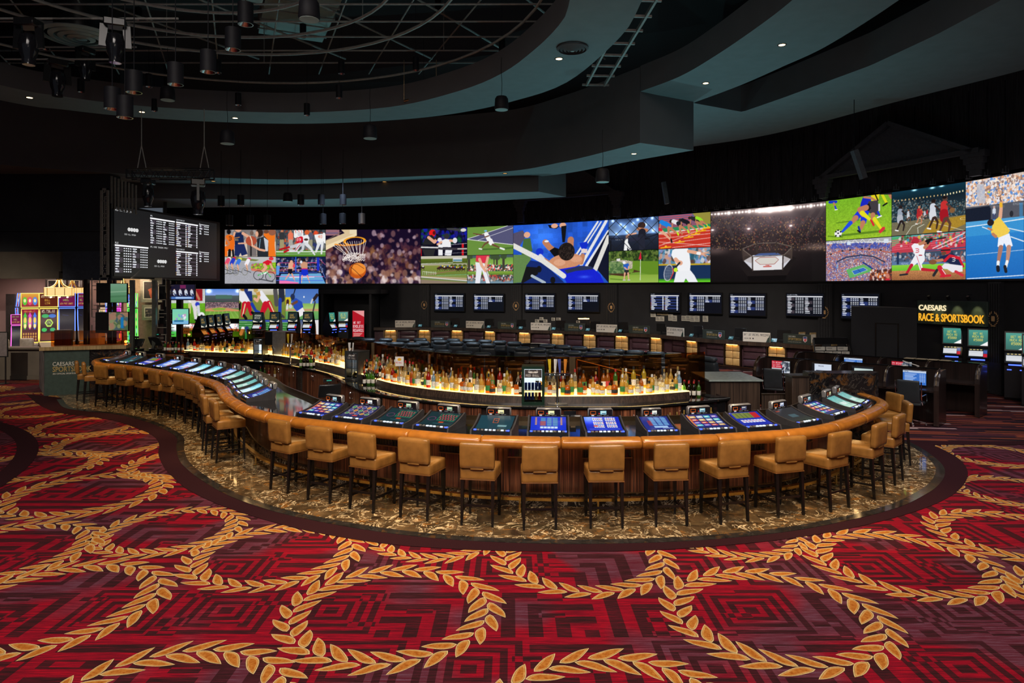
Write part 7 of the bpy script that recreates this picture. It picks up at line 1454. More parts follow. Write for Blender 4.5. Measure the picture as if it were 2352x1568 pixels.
# race cubicles
def cubicle_row(A,B,n0,label,mons,h=1.19):
 t=thing('cubicle_desk',label,'desk');A,B=Vector(A),Vector(B);d=(B-A).normalized();L=(B-A).length;nn=Vector((d[1],-d[0]));T=Matrix(((d[0],-nn[0],0,A[0]),(d[1],-nn[1],0,A[1]),(0,0,1,0),(0,0,0,1)))
 mb=MB();mb.T=T;mb.box(0,L,.0,.06,.0,h);mb.build('back_panel','dark_wood',t,smooth=False);mb=MB();mb.T=T;mb.box(0,L,-.62,0,.72,.76);mb.build('desk_top','dark_wood',t,smooth=False);mb=MB();mb.T=T;mb.box(0,L,-.02,.07,h,h+.015);mb.build('top_trim','dark_gloss',t,smooth=False)
 for k in range(n0+1):
  x=L*k/n0;end=k in(0,n0);hh=h;mb=MB();mb.T=T;pts=[(0.02,0 if end else .76),(-.66,0 if end else .76),(-.66,hh-.42)]+[(-.66+.36*(1-math.cos(a_)),hh-.42+.42*math.sin(a_))for a_ in[R(q)for q in(15,30,45,60,75,90)]]+[(.02,hh)]
  K=len(pts);th=.05 if end else .03;mb.add([(x-th,p[0],p[1])for p in pts]+[(x+th,p[0],p[1])for p in pts],[tuple(range(K)),tuple(range(K,2*K))[::-1]]+[(i,K+i,K+(i+1)%K,(i+1)%K)for i in range(K)]);mb.build('end_panel' if end else 'divider','dark_wood',t,smooth=False)
  mb=MB();mb.T=T;q=pts[3:-1];[mb.bar((x,a_[0]-.006,a_[1]+.004),(x,b_[0]-.006,b_[1]+.004),th*2,.008,up=(1,0,0))for a_,b_ in zip(q,q[1:])];mb.build('edge_band','bronze',t,smooth=False)
 for k,(fx,kind,lb)in enumerate(mons):
  m=thing('race_monitor',lb,'monitor');w_=.25;mb=MB();mb.T=T;x=L*fx;mb.box(x-w_,x+w_,-.18,-.13,.80,1.14,.008);mb.build('casing','black_plastic',m,smooth=False);mb=MB();mb.T=T;mb.bar((x,-.11,.76),(x,-.11,.9),.06);mb.build('stand','black_plastic',m,smooth=False)
  a=Art(100,66,.7,(200,206,214))
  if kind=='promo':a.rect(0,0,60,40,(186,24,44));a.text(3,6,'5TH BRINGS',8,WH,.72);a.text(3,18,'YOU EVERY',8,WH,.75);a.text(3,29,'LIVE DAMAGE',7,WH,.74);a.crowd(56,6,98,50,[(40,44,60),(190,190,200),(90,100,110)],50,5,.9);a.text(56,54,'RTN',11,(40,60,110),1)
  elif kind=='photo':a.rect(0,0,100,66,(206,216,232));a.rect(22,34,78,62,(40,48,70));a.rect(30,44,70,50,(150,160,190));a.rect(0,0,14,66,(20,20,24));a.text(34,8,'RACING',6,(60,60,80),.9)
  elif kind=='plain':a.rect(0,0,100,66,(196,216,214));a.rect(0,0,12,66,(16,16,20));a.rect(0,0,100,8,(30,34,40))
  else:a.rect(0,0,100,66,(56,110,196));a.rect(0,0,100,9,(190,206,226));a.text(8,2,'RTN',6,(30,40,90),1);[a.rect(8,14+j*6,60-(j*7)%20,16.5+j*6,(200,220,250))for j in range(8)];[a.rect(72+i*9,14+j*6,78+i*9,16.5+j*6,(200,220,250))for j in range(7)for i in range(3)]
  pp=[T@Vector(q)for q in((x-w_+.015,-.183,.815),(x+w_-.015,-.183,.815),(x-w_+.015,-.183,1.125))];pic_object('screen',a,flat(*pp),'small_display',m)
 return T,L
T1,L1=cubicle_row((6.75,18.2),(9.7,15.35),4,'near row of dark wooden race cubicles with curved dividers at right',[(.12,'promo','monitor with red promotion and horse photo in the near cubicles, leftmost'),(.37,'photo','monitor showing a small dark photo in the near cubicles'),(.60,'plain','monitor with a blank pale screen in the near cubicles'),(.87,'table','monitor with a blue results table in the near cubicles, rightmost')])
T2,L2_=cubicle_row((8.35,19.6),(11.35,16.4),4,'far row of dark wooden race cubicles behind the near one',[(.33,'table','monitor with a blue table in the far cubicles'),(.60,'promo','monitor with red promotion in the far cubicles')])
def make_office():
 t=thing('office_chair','','office chair');mb=MB();mb.cushion(0,0,.48,.23,.22,.03,.02,(0,0,.01),5);mb.build('seat','black_leather',t,ang=60);mb=MB();mb.T=Matrix.Translation((0,-.22,.52))@Matrix.Rotation(R(8),4,'X');mb.cushion(0,0,.24,.22,.018,.25,.015,(0,.006,0),5);mb.build('backrest','black_leather',t,ang=60)
 for s_ in(-1,1):mb=MB();mb.tube([(s_*.25,-.28,.98),(s_*.25,-.25,.6),(s_*.25,-.15,.47),(s_*.25,.2,.46)],.013,6);mb.tube([(s_*.25,-.23,.66),(s_*.29,0,.69),(s_*.27,.14,.5)],.012,6);mb.build('side_frame','chrome',t)
 mb=MB();mb.lathe([(.03,.1),(.03,.45)],8);mb.build('gas_stem','chrome',t)
 for k in range(5):a_=2*PI*k/5;mb=MB();mb.bar((0,0,.11),(.28*math.cos(a_),.28*math.sin(a_),.07),.035,.025);mb.lathe([(.02,.0),(.028,.015),(.02,.05)],8,(.28*math.cos(a_),.28*math.sin(a_),0));mb.build('caster_leg','chrome',t)
 return proto(t)
OC=make_office();a1=math.atan2(T1[1][0],T1[0][0])
for k,(x,off,rz,lb)in enumerate([(L1*.89,-.75,0,'black office chair at the rightmost near race cubicle'),(L1*.14,-.7,10,'black office chair at the leftmost near race cubicle'),(L1*.55,-.65,30,'black office chair behind the marble divider at the middle cubicle')]):
 q=T1@Vector((x,off,0));place(OC,(q[0],q[1],0),a1+R(rz),lb,'office chairs at the race cubicles')
t=thing('open_magazines','open papers lying on top of the far cubicle row','magazine');q=T2@Vector((L2_*.72,.03,1.207));t.location=q;t.rotation_euler=(0,0,a1);mb=MB();[mb.box(-.5+k*.26,-.27+k*.26,-.14+.01*k,.12,.0,.012)for k in range(4)];mb.build('sheets','kraft',t,smooth=False)
t=thing('pencil_tray','small folded paper and pen on the near cubicle row','paper');q=T1@Vector((L1*.82,.03,1.207));t.location=q;mb=MB();mb.bar((-.1,0,.12),(.25,-.05,.0),.02);mb.box(-.12,.0,-.05,.05,0,.012);mb.build('papers','paper',t,smooth=False)
# ---------------------------------------------------------------- left: promotional counter end, slot machines, chandeliers, lattice posts
mat('athlete_print',(0.20,0.19,0.19),0.6,var=.7,scale=5,stretch=(3,3,.8));mat('cream_wall',(0.36,0.27,0.17),0.8);mat('post_metal',(0.10,0.11,0.10),0.3,0.5)
t=thing('bar_end_counter','dark green panelled counter end with gold-edged ledge and amber glass at far left','counter')
y0=19.15;xa,xb,xc=(103-U0)/F*y0,(203-U0)/F*y0,(287-U0)/F*y0
xs=(90-U0)/F*20.9
mb=MB();mb.prism([(xa,y0),(xc,y0),(xc,y0+.5),(xa+.2,y0+.5)],0,1.27);mb.build('core','black_marble',t,smooth=False)
mb=MB();mb.box(xa,xb,y0-.03,y0,.0,1.27);mb.build('green_panel','sign_green',t,smooth=False)
mb=MB();mb.prism([(xa,y0-.03),(xa,y0+.0),(xs+.1,20.9),(xs,20.9)],0,1.27);mb.build('side_panel','athlete_print',t,smooth=False)if 'athlete_print' in MATS else None
mb=MB();mb.prism([(xa-.12,y0-.1),(xc+.02,y0-.1),(xc+.02,y0+.6),(xa+.1,y0+.6)],1.27,1.37);mb.build('ledge','gold_wood',t,smooth=False);mb=MB();mb.prism([(xa-.06,y0-.06),(xa+.25,y0+.1),(xs+.3,21.0),(xs-.08,21.0)],1.27,1.36);mb.build('side_ledge','gold_wood',t,smooth=False)
for k,(a_,b_)in enumerate([(xa+.1,xa+1.1),(xa+1.11,xc-.02)]):mb=MB();mb.box(a_,b_,y0+.2,y0+.21,1.37,1.80);mb.build('glass_pane','amber_glass',t,smooth=False)
for txt,x,z,h,mt,w in(('CAESARS',.32,.83,.115,'cream_ink',.58),('SPORTSBOOK',.32,.665,.15,'gold_ink',1.06),('AN OFFICIAL SPORTS BETTING PARTNER',.32,.59,.04,'cream_ink',1.1)):
 o=text_mesh(txt,h*1.38,'lettering',mt,t,Matrix.Identity(4),.002,1.0,'LEFT',.001);me=o.data;xs_=[v.co.x for v in me.vertices];kk=w/(max(xs_)-min(xs_));xm=min(xs_);me.transform(Matrix.Translation((xa+x-.1,y0-.035,z))@Matrix.Rotation(R(90),4,'X')@Matrix.Scale(kk,4,(1,0,0))@Matrix.Translation((-xm,0,0)))
PV=Matrix.Translation((xa,y0,0))@Matrix.Rotation(R(18),4,'Z')@Matrix.Diagonal((.9,1,1,1))@Matrix.Translation((-xa,-y0,0))
for o in t.children:
 if not o.name.startswith('side_'):o.data.transform(PV)
t=thing('wooden_box','dark wooden cabinet standing on the ledge behind the amber glass at far left','cabinet');mb=MB();mb.T=PV;mb.box(xa+.15,xa+.62,y0+.32,y0+.5,1.371,1.82,.006);mb.build('body','ebony_dull',t,smooth=False)
t=thing('service_desk','black server counter with equipment left of the back bar','counter');y=21.4;xd,xe,xf=(290-U0)/F*y,(375-U0)/F*y,(424-U0)/F*y;mb=MB();mb.box(xd,xe,y,y+.8,0,1.02,.01);mb.build('cabinet','black_plastic',t,smooth=False);mb=MB();mb.box(xe,xf,y,y+.8,0,.98,.01);mb.build('wood_cabinet','ebony',t,smooth=False)
mb=MB();mb.box(xd-.05,xe,y-.06,y+.85,1.02,1.06,.01);mb.box(xe,xf+.05,y-.05,y+.85,.98,1.01,.008);mb.build('top','dark_gloss',t,smooth=False)
till((PY(318,800,y+.3)[0],y+.3,1.06),R(160),'black cash register on the left of the server counter',1.1);till((PY(357,800,y+.35)[0],y+.35,1.06),R(-20),'black cash register with paper printer on the right of the server counter',1.3)
for k,u in enumerate((379,386,391,397,404,411,420)):c=PY(u,800,y+.3);put_bottle([('tall','green','white','red'),('round','red','white','gold'),('round','amber','white','black'),('round','dark','white','red')][k%4],c[0],y+.3,1.011,'on the wooden end of the server counter','bottles on the server counter')
t=thing('hot_lamp','small bright orange lamp beside the amber glass at far left','lamp');c=PY(289,785,20.6);t.location=(c[0],c[1],1.37);mb=MB();mb.bar((0,0,-.3),(0,0,.0),.02);mb.build('stem','black_plastic',t);mb=MB();mb.lathe([(.01,0),(.04,.02),(.03,.07)],10);mb.build('bulb','bulb_warm',t)
mb=MB(); # dividing wall below the slot machines
mb.box(-24,-15.3,22.6,23.0,0,1.0);mb.box(-24,-15.2,22.5,23.05,1.0,1.06);mb.box(-24,-15.3,22.55,22.6,0,.12);struct(mb.build('wall_low','beige_paint',smooth=False))
# slot machines
mat('slot_body',(0.05,0.045,0.045),0.3,0.3)
def slot_art(kind):
 a=Art(100,150,.7,(60,8,30))
 if kind=='idols':
  a.grad(0,0,100,150,(120,14,50),(40,6,20));a.rect(6,4,94,18,(150,10,40));a.text(14,7,'$10,641.17',8,(240,210,90),1.0)
  for k,c in enumerate(((60,190,50),(230,60,190),(50,110,230))):x=20+k*30;a.ell(x,60,11,34,c);a.ell(x,52,8,14,(240,200,70));a.ell(x,78,8,10,(250,230,140));a.poly([(x-12,34),(x,14),(x+12,34)],c)
  a.rect(2,104,98,148,(90,30,40));[a.ell(12+i*15,114+j*13,5,5,(200,150,70))for i in range(6)for j in range(3)]
 elif kind=='jackpot':
  a.grad(0,0,100,150,(70,20,30),(30,10,20));a.text(8,6,'$5,736.68',13,(250,240,200),.8);a.ell(30,34,22,9,(40,170,90));a.ell(72,34,22,9,(50,110,200));a.poly([(26,66),(40,50),(64,50),(78,66),(64,84),(40,84)],(190,230,90));a.poly([(34,66),(44,55),(60,55),(70,66),(60,78),(44,78)],(60,70,30));a.text(38,61,'176',11,(240,250,190),.9);a.ell(24,98,16,9,(50,190,90));a.ell(74,98,16,9,(60,170,110));a.rect(4,112,96,146,(110,50,30))
 elif kind=='dark':a.rect(0,0,100,150,(8,10,30));a.line([(20,30),(60,34)],2,(30,40,110))
 elif kind=='green':a.grad(0,0,100,150,(60,190,60),(30,120,30));[a.ell(20+i*30,30+j*34,12,13,[(240,230,200),(240,90,160),(250,220,70),(90,210,240)][(i+j)%4])for i in range(3)for j in range(4)]
 elif kind=='pink':a.grad(0,0,100,150,(220,60,190),(90,40,190));[a.ell(20+i*30,30+j*34,12,13,[(240,230,240),(90,90,240),(250,220,70)][(i+j)%3])for i in range(3)for j in range(4)]
 return a
def top_art(kind):
 a=Art(100,56,.7,(60,10,40))
 if kind=='idols':a.grad(0,0,100,56,(230,170,60),(150,40,60));[(a.ell(20+k*30,32,13,18,c),a.ell(20+k*30,30,7,8,(250,235,170)))for k,c in enumerate(((90,200,60),(230,70,120),(80,140,230)))]
 elif kind=='jackpot':a.rect(0,0,100,56,(90,30,14));a.text(8,6,'$5,736.68',12,(250,240,200),.85);a.text(28,24,'BULL',9,(240,190,70));a.text(30,38,'LINK',9,(240,190,70))
 elif kind=='dark':a.rect(0,0,100,56,(110,16,70));a.text(8,8,'GRAND BONUS',8,(150,200,90),1.0);a.text(26,24,'WHEEL',9,(170,210,90));a.text(8,42,'WIN FREE GAMES',7,(240,220,80),.95)
 else:a.rect(0,0,100,56,(90,130,220));a.crowd(0,0,100,56,[(240,240,250),(230,80,180),(250,220,80)],30,7)
 return a
def slot(u0,u1,Y,kind,neon,lb,rz=0,side=0.0,zb=1.06):
 t=thing('slot_machine',lb,'slot machine',((.5*(u0+u1)-U0)/F*Y,Y,0),R(rz),'slot machines behind the low wall');w_=(u1-u0)/F*Y/2*.86;rz=33 if abs(rz)<30 else rz;t.rotation_euler=(0,0,R(rz));z1,z2,z3=1.0,2.28,2.85
 def cv(q):return .28*(1-q)**2-.0 # the screen sweeps forward at its foot
 mb=MB();mb.box(-w_,w_,-.05,.6,0,z1);mb.box(-w_+.02,w_-.02,.12,.55,z1,z3-.05);mb.build('cabinet','slot_body',t,smooth=False)
 pic_object('main_screen',slot_art(kind),lambda S,T:(-w_*.84+w_*1.68*S,.06-.30*(1-T)**2,z1+.05+(z2-z1-.08)*T),'small_display',t)
 pic_object('top_screen',top_art(kind),lambda S,T:(-w_*.88+w_*1.76*S,.02-.08*T,z2+.06+(z3-z2-.1)*T),'small_display',t)
 mb=MB();fr=[(x_,.05-.30*(1-q)**2,z1+.03+(z2-z1-.05)*q)for x_,q in[(-w_*.9,k/8)for k in range(9)]+[(w_*.9,1-k/8)for k in range(9)]];mb.tube(fr,.018,6,closed=True);mb.build('neon_frame',neon,t)
 mb=MB();mb.tube([(-w_*.93,.02,z2+.04),(w_*.93,.02,z2+.04),(w_*.93,-.06,z3-.02),(-w_*.93,-.06,z3-.02)],.017,6,closed=True);mb.build('top_neon',neon,t)
 mb=MB();mb.box(-w_*.9,w_*.9,-.42,-.22,z1-.12,z1,.02);mb.build('button_deck','silver_plastic',t)
 return t
slot(48,90,25.2,'idols','neon_yellow','slot machine with three glowing idols and yellow neon frame',12);slot(90,134,25.6,'jackpot','neon_yellow','slot machine showing a jackpot amount with yellow neon frame',8);slot(134,174,26.0,'dark','neon_blue','slot machine with dark screen and blue neon frame',8)
slot(178,196,26.2,'dark','neon_blue','narrow edge-on slot machine right of the blue-framed one',40);slot(310,316,25.0,'green','neon_green','slot machine with green neon seen between the lattice posts',10);slot(292,312,25.6,'green','neon_green','green slot machine left of the dark post',5);slot(262,278,26.3,'pink','neon_pink','pink slot machine seen behind the lattice',0);slot(242,258,26.3,'pink','neon_blue','purple slot machine seen behind the lattice',0)
t=thing('slot_sign','small bright blue-framed sign box above the idol slot machine','sign');c=PY(81,695,25.9);t.location=(c[0],25.9,c[2]-.28);mb=MB();mb.box(-.27,.27,.01,.2,0,.3);mb.box(-.45,-.27,.05,.2,0,.28);mb.box(-.1,.1,.05,.1,-.1,0);mb.build('box','black_plastic',t,smooth=False);a=Art(60,32,1,(70,90,220));a.rect(4,3,56,29,(190,50,90));a.ell(30,18,20,9,(240,220,130));a.crowd(8,6,52,26,[(250,240,200),(120,220,230),(240,170,60)],22,4);pic_object('sign_face',a,flat((-.26,0,.01),(.26,0,.01),(-.26,0,.29)),'small_display',t)
o=slot(24,50,25.5,'dark','neon_pink','older slot machine with red top screen at far left',20);o.scale=(.9,.9,.72)
slot(37,44,26.3,'idols','neon_blue','slot machine seen edge-on above the older one at far left',75)
def casino_chair(u,Y,rz,lb):
 t=thing('slot_chair',lb,'chair',((u-U0)/F*Y,Y,0),R(rz),'padded chairs at the slot machines');mb=MB();mb.cushion(0,0,.6,.24,.24,.05,.03,(0,0,.02),5);mb.build('seat','cream_seat',t,ang=60);mb=MB();mb.cushion(0,-.24,.98,.22,.06,.28,.05,(0,.02,0),5);mb.build('backrest','cream_seat',t,ang=60);mb=MB();mb.lathe([(.22,0),(.22,.03),(.04,.05),(.04,.55)],10);mb.build('pedestal','chrome',t)
casino_chair(35,23.9,-50,'padded cream chair at the older slot machine, far left');casino_chair(70,24.3,10,'padded cream chair below the idol slot machine');casino_chair(24,24.6,-40,'padded cream chair behind the first one at far left')
# chandeliers
def chandelier(u,v,Y,label,sc=1.0):
 c=PY(u,v,Y);t=thing('chandelier',label,'chandelier',c);t.scale=(sc,sc,sc)
 mb=MB();n_=10
 for k in range(n_):a0,a1_=2*PI*k/n_+.02,2*PI*(k+1)/n_-.02;mb.add([(.62*math.cos(a0),.62*math.sin(a0),-.19),(.62*math.cos(a1_),.62*math.sin(a1_),-.19),(.62*math.cos(a1_),.62*math.sin(a1_),.19),(.62*math.cos(a0),.62*math.sin(a0),.19)],[(0,1,2,3)])
 mb.build('shade','shade_glow',t)
 mb=MB()
 for z in(-.2,.2):mb.tube([(.63*math.cos(2*PI*k/20),.63*math.sin(2*PI*k/20),z)for k in range(20)],.018,6,closed=True)
 for k in range(n_):a0=2*PI*k/n_;mb.bar((.63*math.cos(a0),.63*math.sin(a0),-.2),(.63*math.cos(a0),.63*math.sin(a0),.2),.022)
 mb.build('shade_frame','brass',t)
 for k in range(5):a0=2*PI*k/5+.3;mb=MB();mb.tube([((.62-.52*math.sin(q*PI/2))*math.cos(a0),(.62-.52*math.sin(q*PI/2))*math.sin(a0),.2+.45*q**2)for q in[j/7 for j in range(8)]],.022,6);mb.build('arm','brass',t)
 mb=MB();mb.tube([(0,0,-.3),(0,0,.9),(0,0,1.3)],[.03,.045,.015],8);mb.build('stem','brass',t)
 for k in range(6):a0=2*PI*k/6;mb=MB();mb.lathe([(.01,-.30),(.03,-.28),(.03,-.24)],8,(.4*math.cos(a0),.4*math.sin(a0),0));mb.build('bulb','bulb_warm',t)
chandelier(136,670,25.2,'brass chandelier with glowing cream drum shade over the slot machines, nearer one',.74);chandelier(166,667,26.4,'brass chandelier with glowing drum shade just behind the nearer one',.58);chandelier(284,668,25.6,'brass chandelier partly hidden behind the lattice and green television',.6)
def picture(u0,u1,v0,v1,Y,art,lb,fmt='dark_wood',th=.1,white=True):
 a_,b_=PY(u0,v1,Y),PY(u1,v0,Y);t=thing('framed_picture',lb,'picture');mb=MB();mb.box(a_[0],b_[0],Y,Y+.06,a_[2],b_[2]);mb.build('frame',fmt,t,smooth=False)
 if white:mb=MB();mb.box(a_[0]+th,b_[0]-th,Y-.012,Y,a_[2]+th,b_[2]-th);mb.build('mat_board','paper',t,smooth=False)
 th2=th+.03;pic_object('picture',art,flat((a_[0]+th2,Y-.016,a_[2]+th2),(b_[0]-th2,Y-.016,a_[2]+th2),(a_[0]+th2,Y-.016,b_[2]-th2)),'printed',t)
def parts(bg,cols,n=40):a=Art(60,60,1,bg);a.crowd(0,10,60,60,cols,n,6);return a
picture(104,152,637,684,26.9,parts((16,14,20),[(40,30,50),(70,40,40),(26,26,40)]),'dark framed picture behind the nearer chandelier');picture(158,189,637,686,26.9,parts((18,14,26),[(90,60,90),(180,60,80),(60,50,120)]),'dark framed picture behind the farther chandelier');picture(128,187,691,706,26.9,parts((14,14,22),[(30,40,90),(20,20,30)]),'dark framed picture directly above the slot machines')
a=Art(60,100,1,(22,14,22));a.ell(42,20,10,14,(96,44,28));a.poly([(22,44),(40,32),(60,40),(60,100),(30,100),(22,70)],(150,66,36));a.line([(24,50),(40,76),(54,90)],12,(170,80,44));a.text(8,12,'L',5,(200,190,170));a.crowd(30,40,60,100,[(120,50,30),(180,90,50)],20,5,.4)
picture(322,372,638,694,26.0,a,'framed picture of a bare-chested boxer between the dark posts','lattice_metal',.12);picture(326,368,700,735,26.0,parts((60,60,70),[(90,80,90),(160,140,130),(40,40,50)]),'framed grey picture under the boxer picture','lattice_metal',.1);picture(222,262,700,740,26.6,parts((200,190,150),[(120,150,110),(230,220,190)]),'pale framed picture behind the lattice')
plainwall('wall_cream',(-16.2,26.75),(-13.7,26.2),-0.01,3.9,'cream_wall')
# posts and lattice panels
for k,(u,w_,Y,mt)in enumerate([(199,7,21.8,'dark_wood'),(304,6,21.6,'post_metal'),(355,6,21.8,'post_metal'),(252,5,22.2,'dark_wood'),(263,4,22.3,'dark_wood'),(388,5,22.6,'dark_wood'),(413,9,24.0,'dark_wood')]):
 x=(u-U0)/F*Y;w2=w_/F*Y/2+.02;t=thing('post','dark floor-to-ceiling post near the slot machines, %s in depth order'%ordn(k)if False else 'tall dark post standing before the slot machine room, %s in row'%ordn([0,3,4,1,2,5,6][k]),'post',(x,Y,0),0,'dark posts before the slot room');mb=MB();mb.box(-w2,w2,-w2,w2,0,3.28 if k else 3.3,.01);mb.build('shaft',mt,t,smooth=False);mb=MB();mb.box(-w2-.03,w2+.03,-w2-.03,w2+.03,0,.15);mb.build('foot','bronze',t,smooth=False)
def lattice(u0,u1,v0,v1,Y,lb,cell=.16,bar=.02,mt='lattice_metal',frame=.04,seed=1):
 a_,b_=PY(u0,v1,Y),PY(u1,v0,Y);t=thing('lattice_panel',lb,'screen',(0,0,0),0,'metal lattice panels');x0,x1,z0,z1=a_[0],b_[0],a_[2],b_[2];mb=MB()
 if frame:[mb.box(*q)for q in((x0,x0+frame,Y-.03,Y+.03,z0,z1),(x1-frame,x1,Y-.03,Y+.03,z0,z1),(x0,x1,Y-.03,Y+.03,z0,z0+frame),(x0,x1,Y-.03,Y+.03,z1-frame,z1))];mb.build('frame',mt,t,smooth=False)
 mb=MB();rs=random.Random(seed);nx,nz=max(1,round((x1-x0)/cell)),max(1,round((z1-z0)/cell));cx,cz=(x1-x0)/nx,(z1-z0)/nz
 for i in range(nx):
  for j in range(nz):
   X,Z=x0+i*cx,z0+j*cz
   if rs.random()<.62:mb.box(X-bar/2,X+bar/2,Y-.012,Y+.012,Z,Z+cz)
   if rs.random()<.62:mb.box(X,X+cx,Y-.012,Y+.012,Z-bar/2,Z+bar/2)
   if rs.random()<.3:mb.box(X+cx*.25,X+cx*.75,Y-.012,Y+.012,Z+cz*.5-bar/2,Z+cz*.5+bar/2)
 mb.build('lattice_bars',mt,t,smooth=False)
lattice(231,250,432,636,23.0,'tall narrow metal lattice strip left of the black odds board',.14,.03,'lattice_metal',.07,3);lattice(211,300,638,800,22.4,'metal lattice behind the green and brown televisions',.26,.02,'lattice_metal',0,5);lattice(362,400,640,800,22.6,'metal lattice beside the news television',.22,.022,'lattice_metal',0,8)
t=thing('slatted_screen','upright metal slats above the black odds board','screen')
for k in range(8):a_,b_=PY(255+8*k,478+k*2,23.7+.1*k),PY(255+8*k,404+k*3,23.7+.1*k);mb=MB();mb.box(a_[0]-.02,a_[0]+.03,a_[1],a_[1]+.05,a_[2],b_[2]);mb.build('slat','lattice_metal',t,smooth=False)
def tv(u0,u1,v0,v1,Y,art,lb,rz=0,casing=True):
 a_,b_=PY(u0,v1,Y),PY(u1,v0,Y);w_,h_=(b_[0]-a_[0])/2,(b_[2]-a_[2])/2;t=thing('television',lb,'television',((a_[0]+b_[0])/2,Y,(a_[2]+b_[2])/2),R(rz));mb=MB();mb.box(-w_-.02,w_+.02,0,.06,-h_-.02,h_+.02,.01);mb.build('casing','black_plastic',t,smooth=False);mb=MB();mb.bar((0,.05,0),(0,.4,0),.08);mb.build('wall_bracket','black_plastic',t,smooth=False)
 if art:pic_object('screen',art,flat((-w_,-.004,-h_),(w_,-.004,-h_),(-w_,-.004,h_)),'small_display',t)
a=Art(80,88,.8,(90,130,110));a.grad(0,0,80,88,(110,150,125),(70,120,80));a.line([(0,40),(80,36)],5,(150,180,150),.6);a.line([(0,62),(80,58)],8,(60,104,70),.6);a.blur(5);tv(254,291,651.5,694,21.9,a,'television showing a blurred green golf course, mounted on the left lattice')
a=Art(80,80,.8,(90,100,70));a.crowd(0,0,80,80,[(120,130,90),(70,90,60),(150,110,90),(60,80,90)],60,10);a.rect(50,22,62,70,(20,110,170));a.blur(5);tv(250,294,717,759,21.9,a,'television with a blurred brown and blue picture, lower on the left lattice')
tv(222,252,651,694,22.05,None,'black television back mounted left of the golf television');tv(220,250,718,762,22.05,None,'black television back mounted left of the brown television')
a=Art(110,70,.8,(24,20,44));[(a.ell(18+k*26,26,4,5,(200,160,140)),a.line([(18+k*26,32),(20+k*26,44)],14,(200,206,220)),a.line([(20+k*26,44),(30+k*26,54)],6,(40,50,90)))for k in range(4)];a.rect(44,2,70,18,(110,30,80));a.rect(4,56,106,68,(70,110,180));a.rect(24,58,96,65,(170,200,240));tv(393,446,653.5,688,22.8,a,'television showing a studio talk panel beside the lower video wall',8)
a=Art(74,70,.8,(130,200,170));a.grad(0,0,74,56,(120,200,180),(130,214,160));a.crowd(18,26,60,48,[(200,150,190),(230,230,240),(120,160,210)],22,4);a.rect(0,54,74,70,(120,180,220));a.rect(8,52,52,60,(40,110,150));tv(397,432,709.5,744,22.6,a,'television showing a pale green ball game, below the studio television',6)
tv(366,392,654,688,22.9,None,'black television back left of the studio television');tv(366,394,712,742,22.9,None,'black television back left of the pale green television')
t=thing('floor_sign','grey framed notice stand at the far left edge','sign');c=PY(3,820,21.5);t.location=(c[0],21.5,0);mb=MB();mb.box(-.28,.2,0,.03,.85,1.65);mb.build('notice_board','black_plastic',t,smooth=False);mb=MB();mb.box(-.26,.18,-.006,0,.88,1.62);mb.build('notice','grey_shell',t,smooth=False);mb=MB();mb.bar((.12,.02,0),(.12,.02,.9),.03);mb.lathe([(.2,0),(.2,.02)],12,(0,.02,0));mb.build('stand','black_plastic',t)
a=Art(60,60,1,(226,226,220));[a.rect(8+16*i,10,20+16*i,16,(60,60,60))for i in range(3)];[a.rect(10+16*i,34,18+16*i,48,(90,90,90))for i in range(3)];t=thing('wall_notice','small white notice fixed behind the amber glass at left','sign');c=PY(428,758,22.6);t.location=c;mb=MB();mb.box(-.1,.1,0,.01,-.12,.12);mb.build('sheet','paper',t,smooth=False);pic_object('notice_print',a,flat((-.1,-.002,-.12),(.1,-.002,-.12),(-.1,-.002,.12)),'printed',t)
mb=MB();mb.box(-.02,.02,0,.02,-1.65-1.0,-.12);mb.build('pole','black_plastic',t,smooth=False)
area_light('slot_room_light',(-17.5,25,3.3),(-17.5,25.5,0),3.5,150,(1.0,.72,.6),1.5)
area_light('cream_room_light',(-14.5,25,3.6),(-14.5,26.3,1.5),1.6,60,(1.0,.75,.5),.8)
# ---------------------------------------------------------------- open ceiling: ducts, pipes, curved rails
DK=[(1,20.5,10.2),(2,17,10.0),(3,14,10.1)]
t=thing('air_duct','wide grey air duct with cross ribs seen through the open ceiling grid','duct');a_,b_=PY(560,10,15.5),PY(640,130,20.0);mb=MB();z=10.4
mb.T=Matrix.Translation((-4.9,16.5,z))@Matrix.Rotation(R(24),4,'Z');mb.box(-.9,.9,-4,4,0,.5);mb.build('duct','duct_grey',t,smooth=False)
for k in range(11):mb=MB();mb.T=Matrix.Translation((-4.9,16.5,z))@Matrix.Rotation(R(24),4,'Z');mb.box(-.95,.95,-4+k*.75,-3.94+k*.75,-.03,.53);mb.build('duct_rib','pipe_grey',t,smooth=False)
t=thing('air_duct','dark narrow duct at the upper left of the open ceiling','duct');mb=MB();mb.T=Matrix.Translation((-9.5,14.5,10.3))@Matrix.Rotation(R(-60),4,'Z');mb.tube([(0,-4,0),(0,4,0)],.4,12);mb.build('duct','duct_grey',t)
def rail(pts,r,lb,name='ceiling_pipe'):
 mb=MB();mb.tube(pts,r,6);tag(mb.build(name,'pipe_grey',None),lb,'pipe','pipes and rails of the open ceiling grid')
cA=(-6.25,12.1)
for k,(r_,z)in enumerate([(7.0,8.75),(5.4,9.0),(4.2,9.0),(3.0,9.1),(1.9,9.1)]):
 rail([(cA[0]+r_*math.cos(R(a)),cA[1]+r_*math.sin(R(a)),z)for a in range(-80,206,6)],.035 if k else .03,'curved ceiling rail, %s ring counting inward'%ordn(k),'curved_rail')
rs_=random.Random(4)
for k in range(9):
 y=11.2+k*.98;rail([(-15,y,9.3),(1.4,y,9.3)],.022,'straight ceiling pipe running across, %s from the front'%ordn(k))
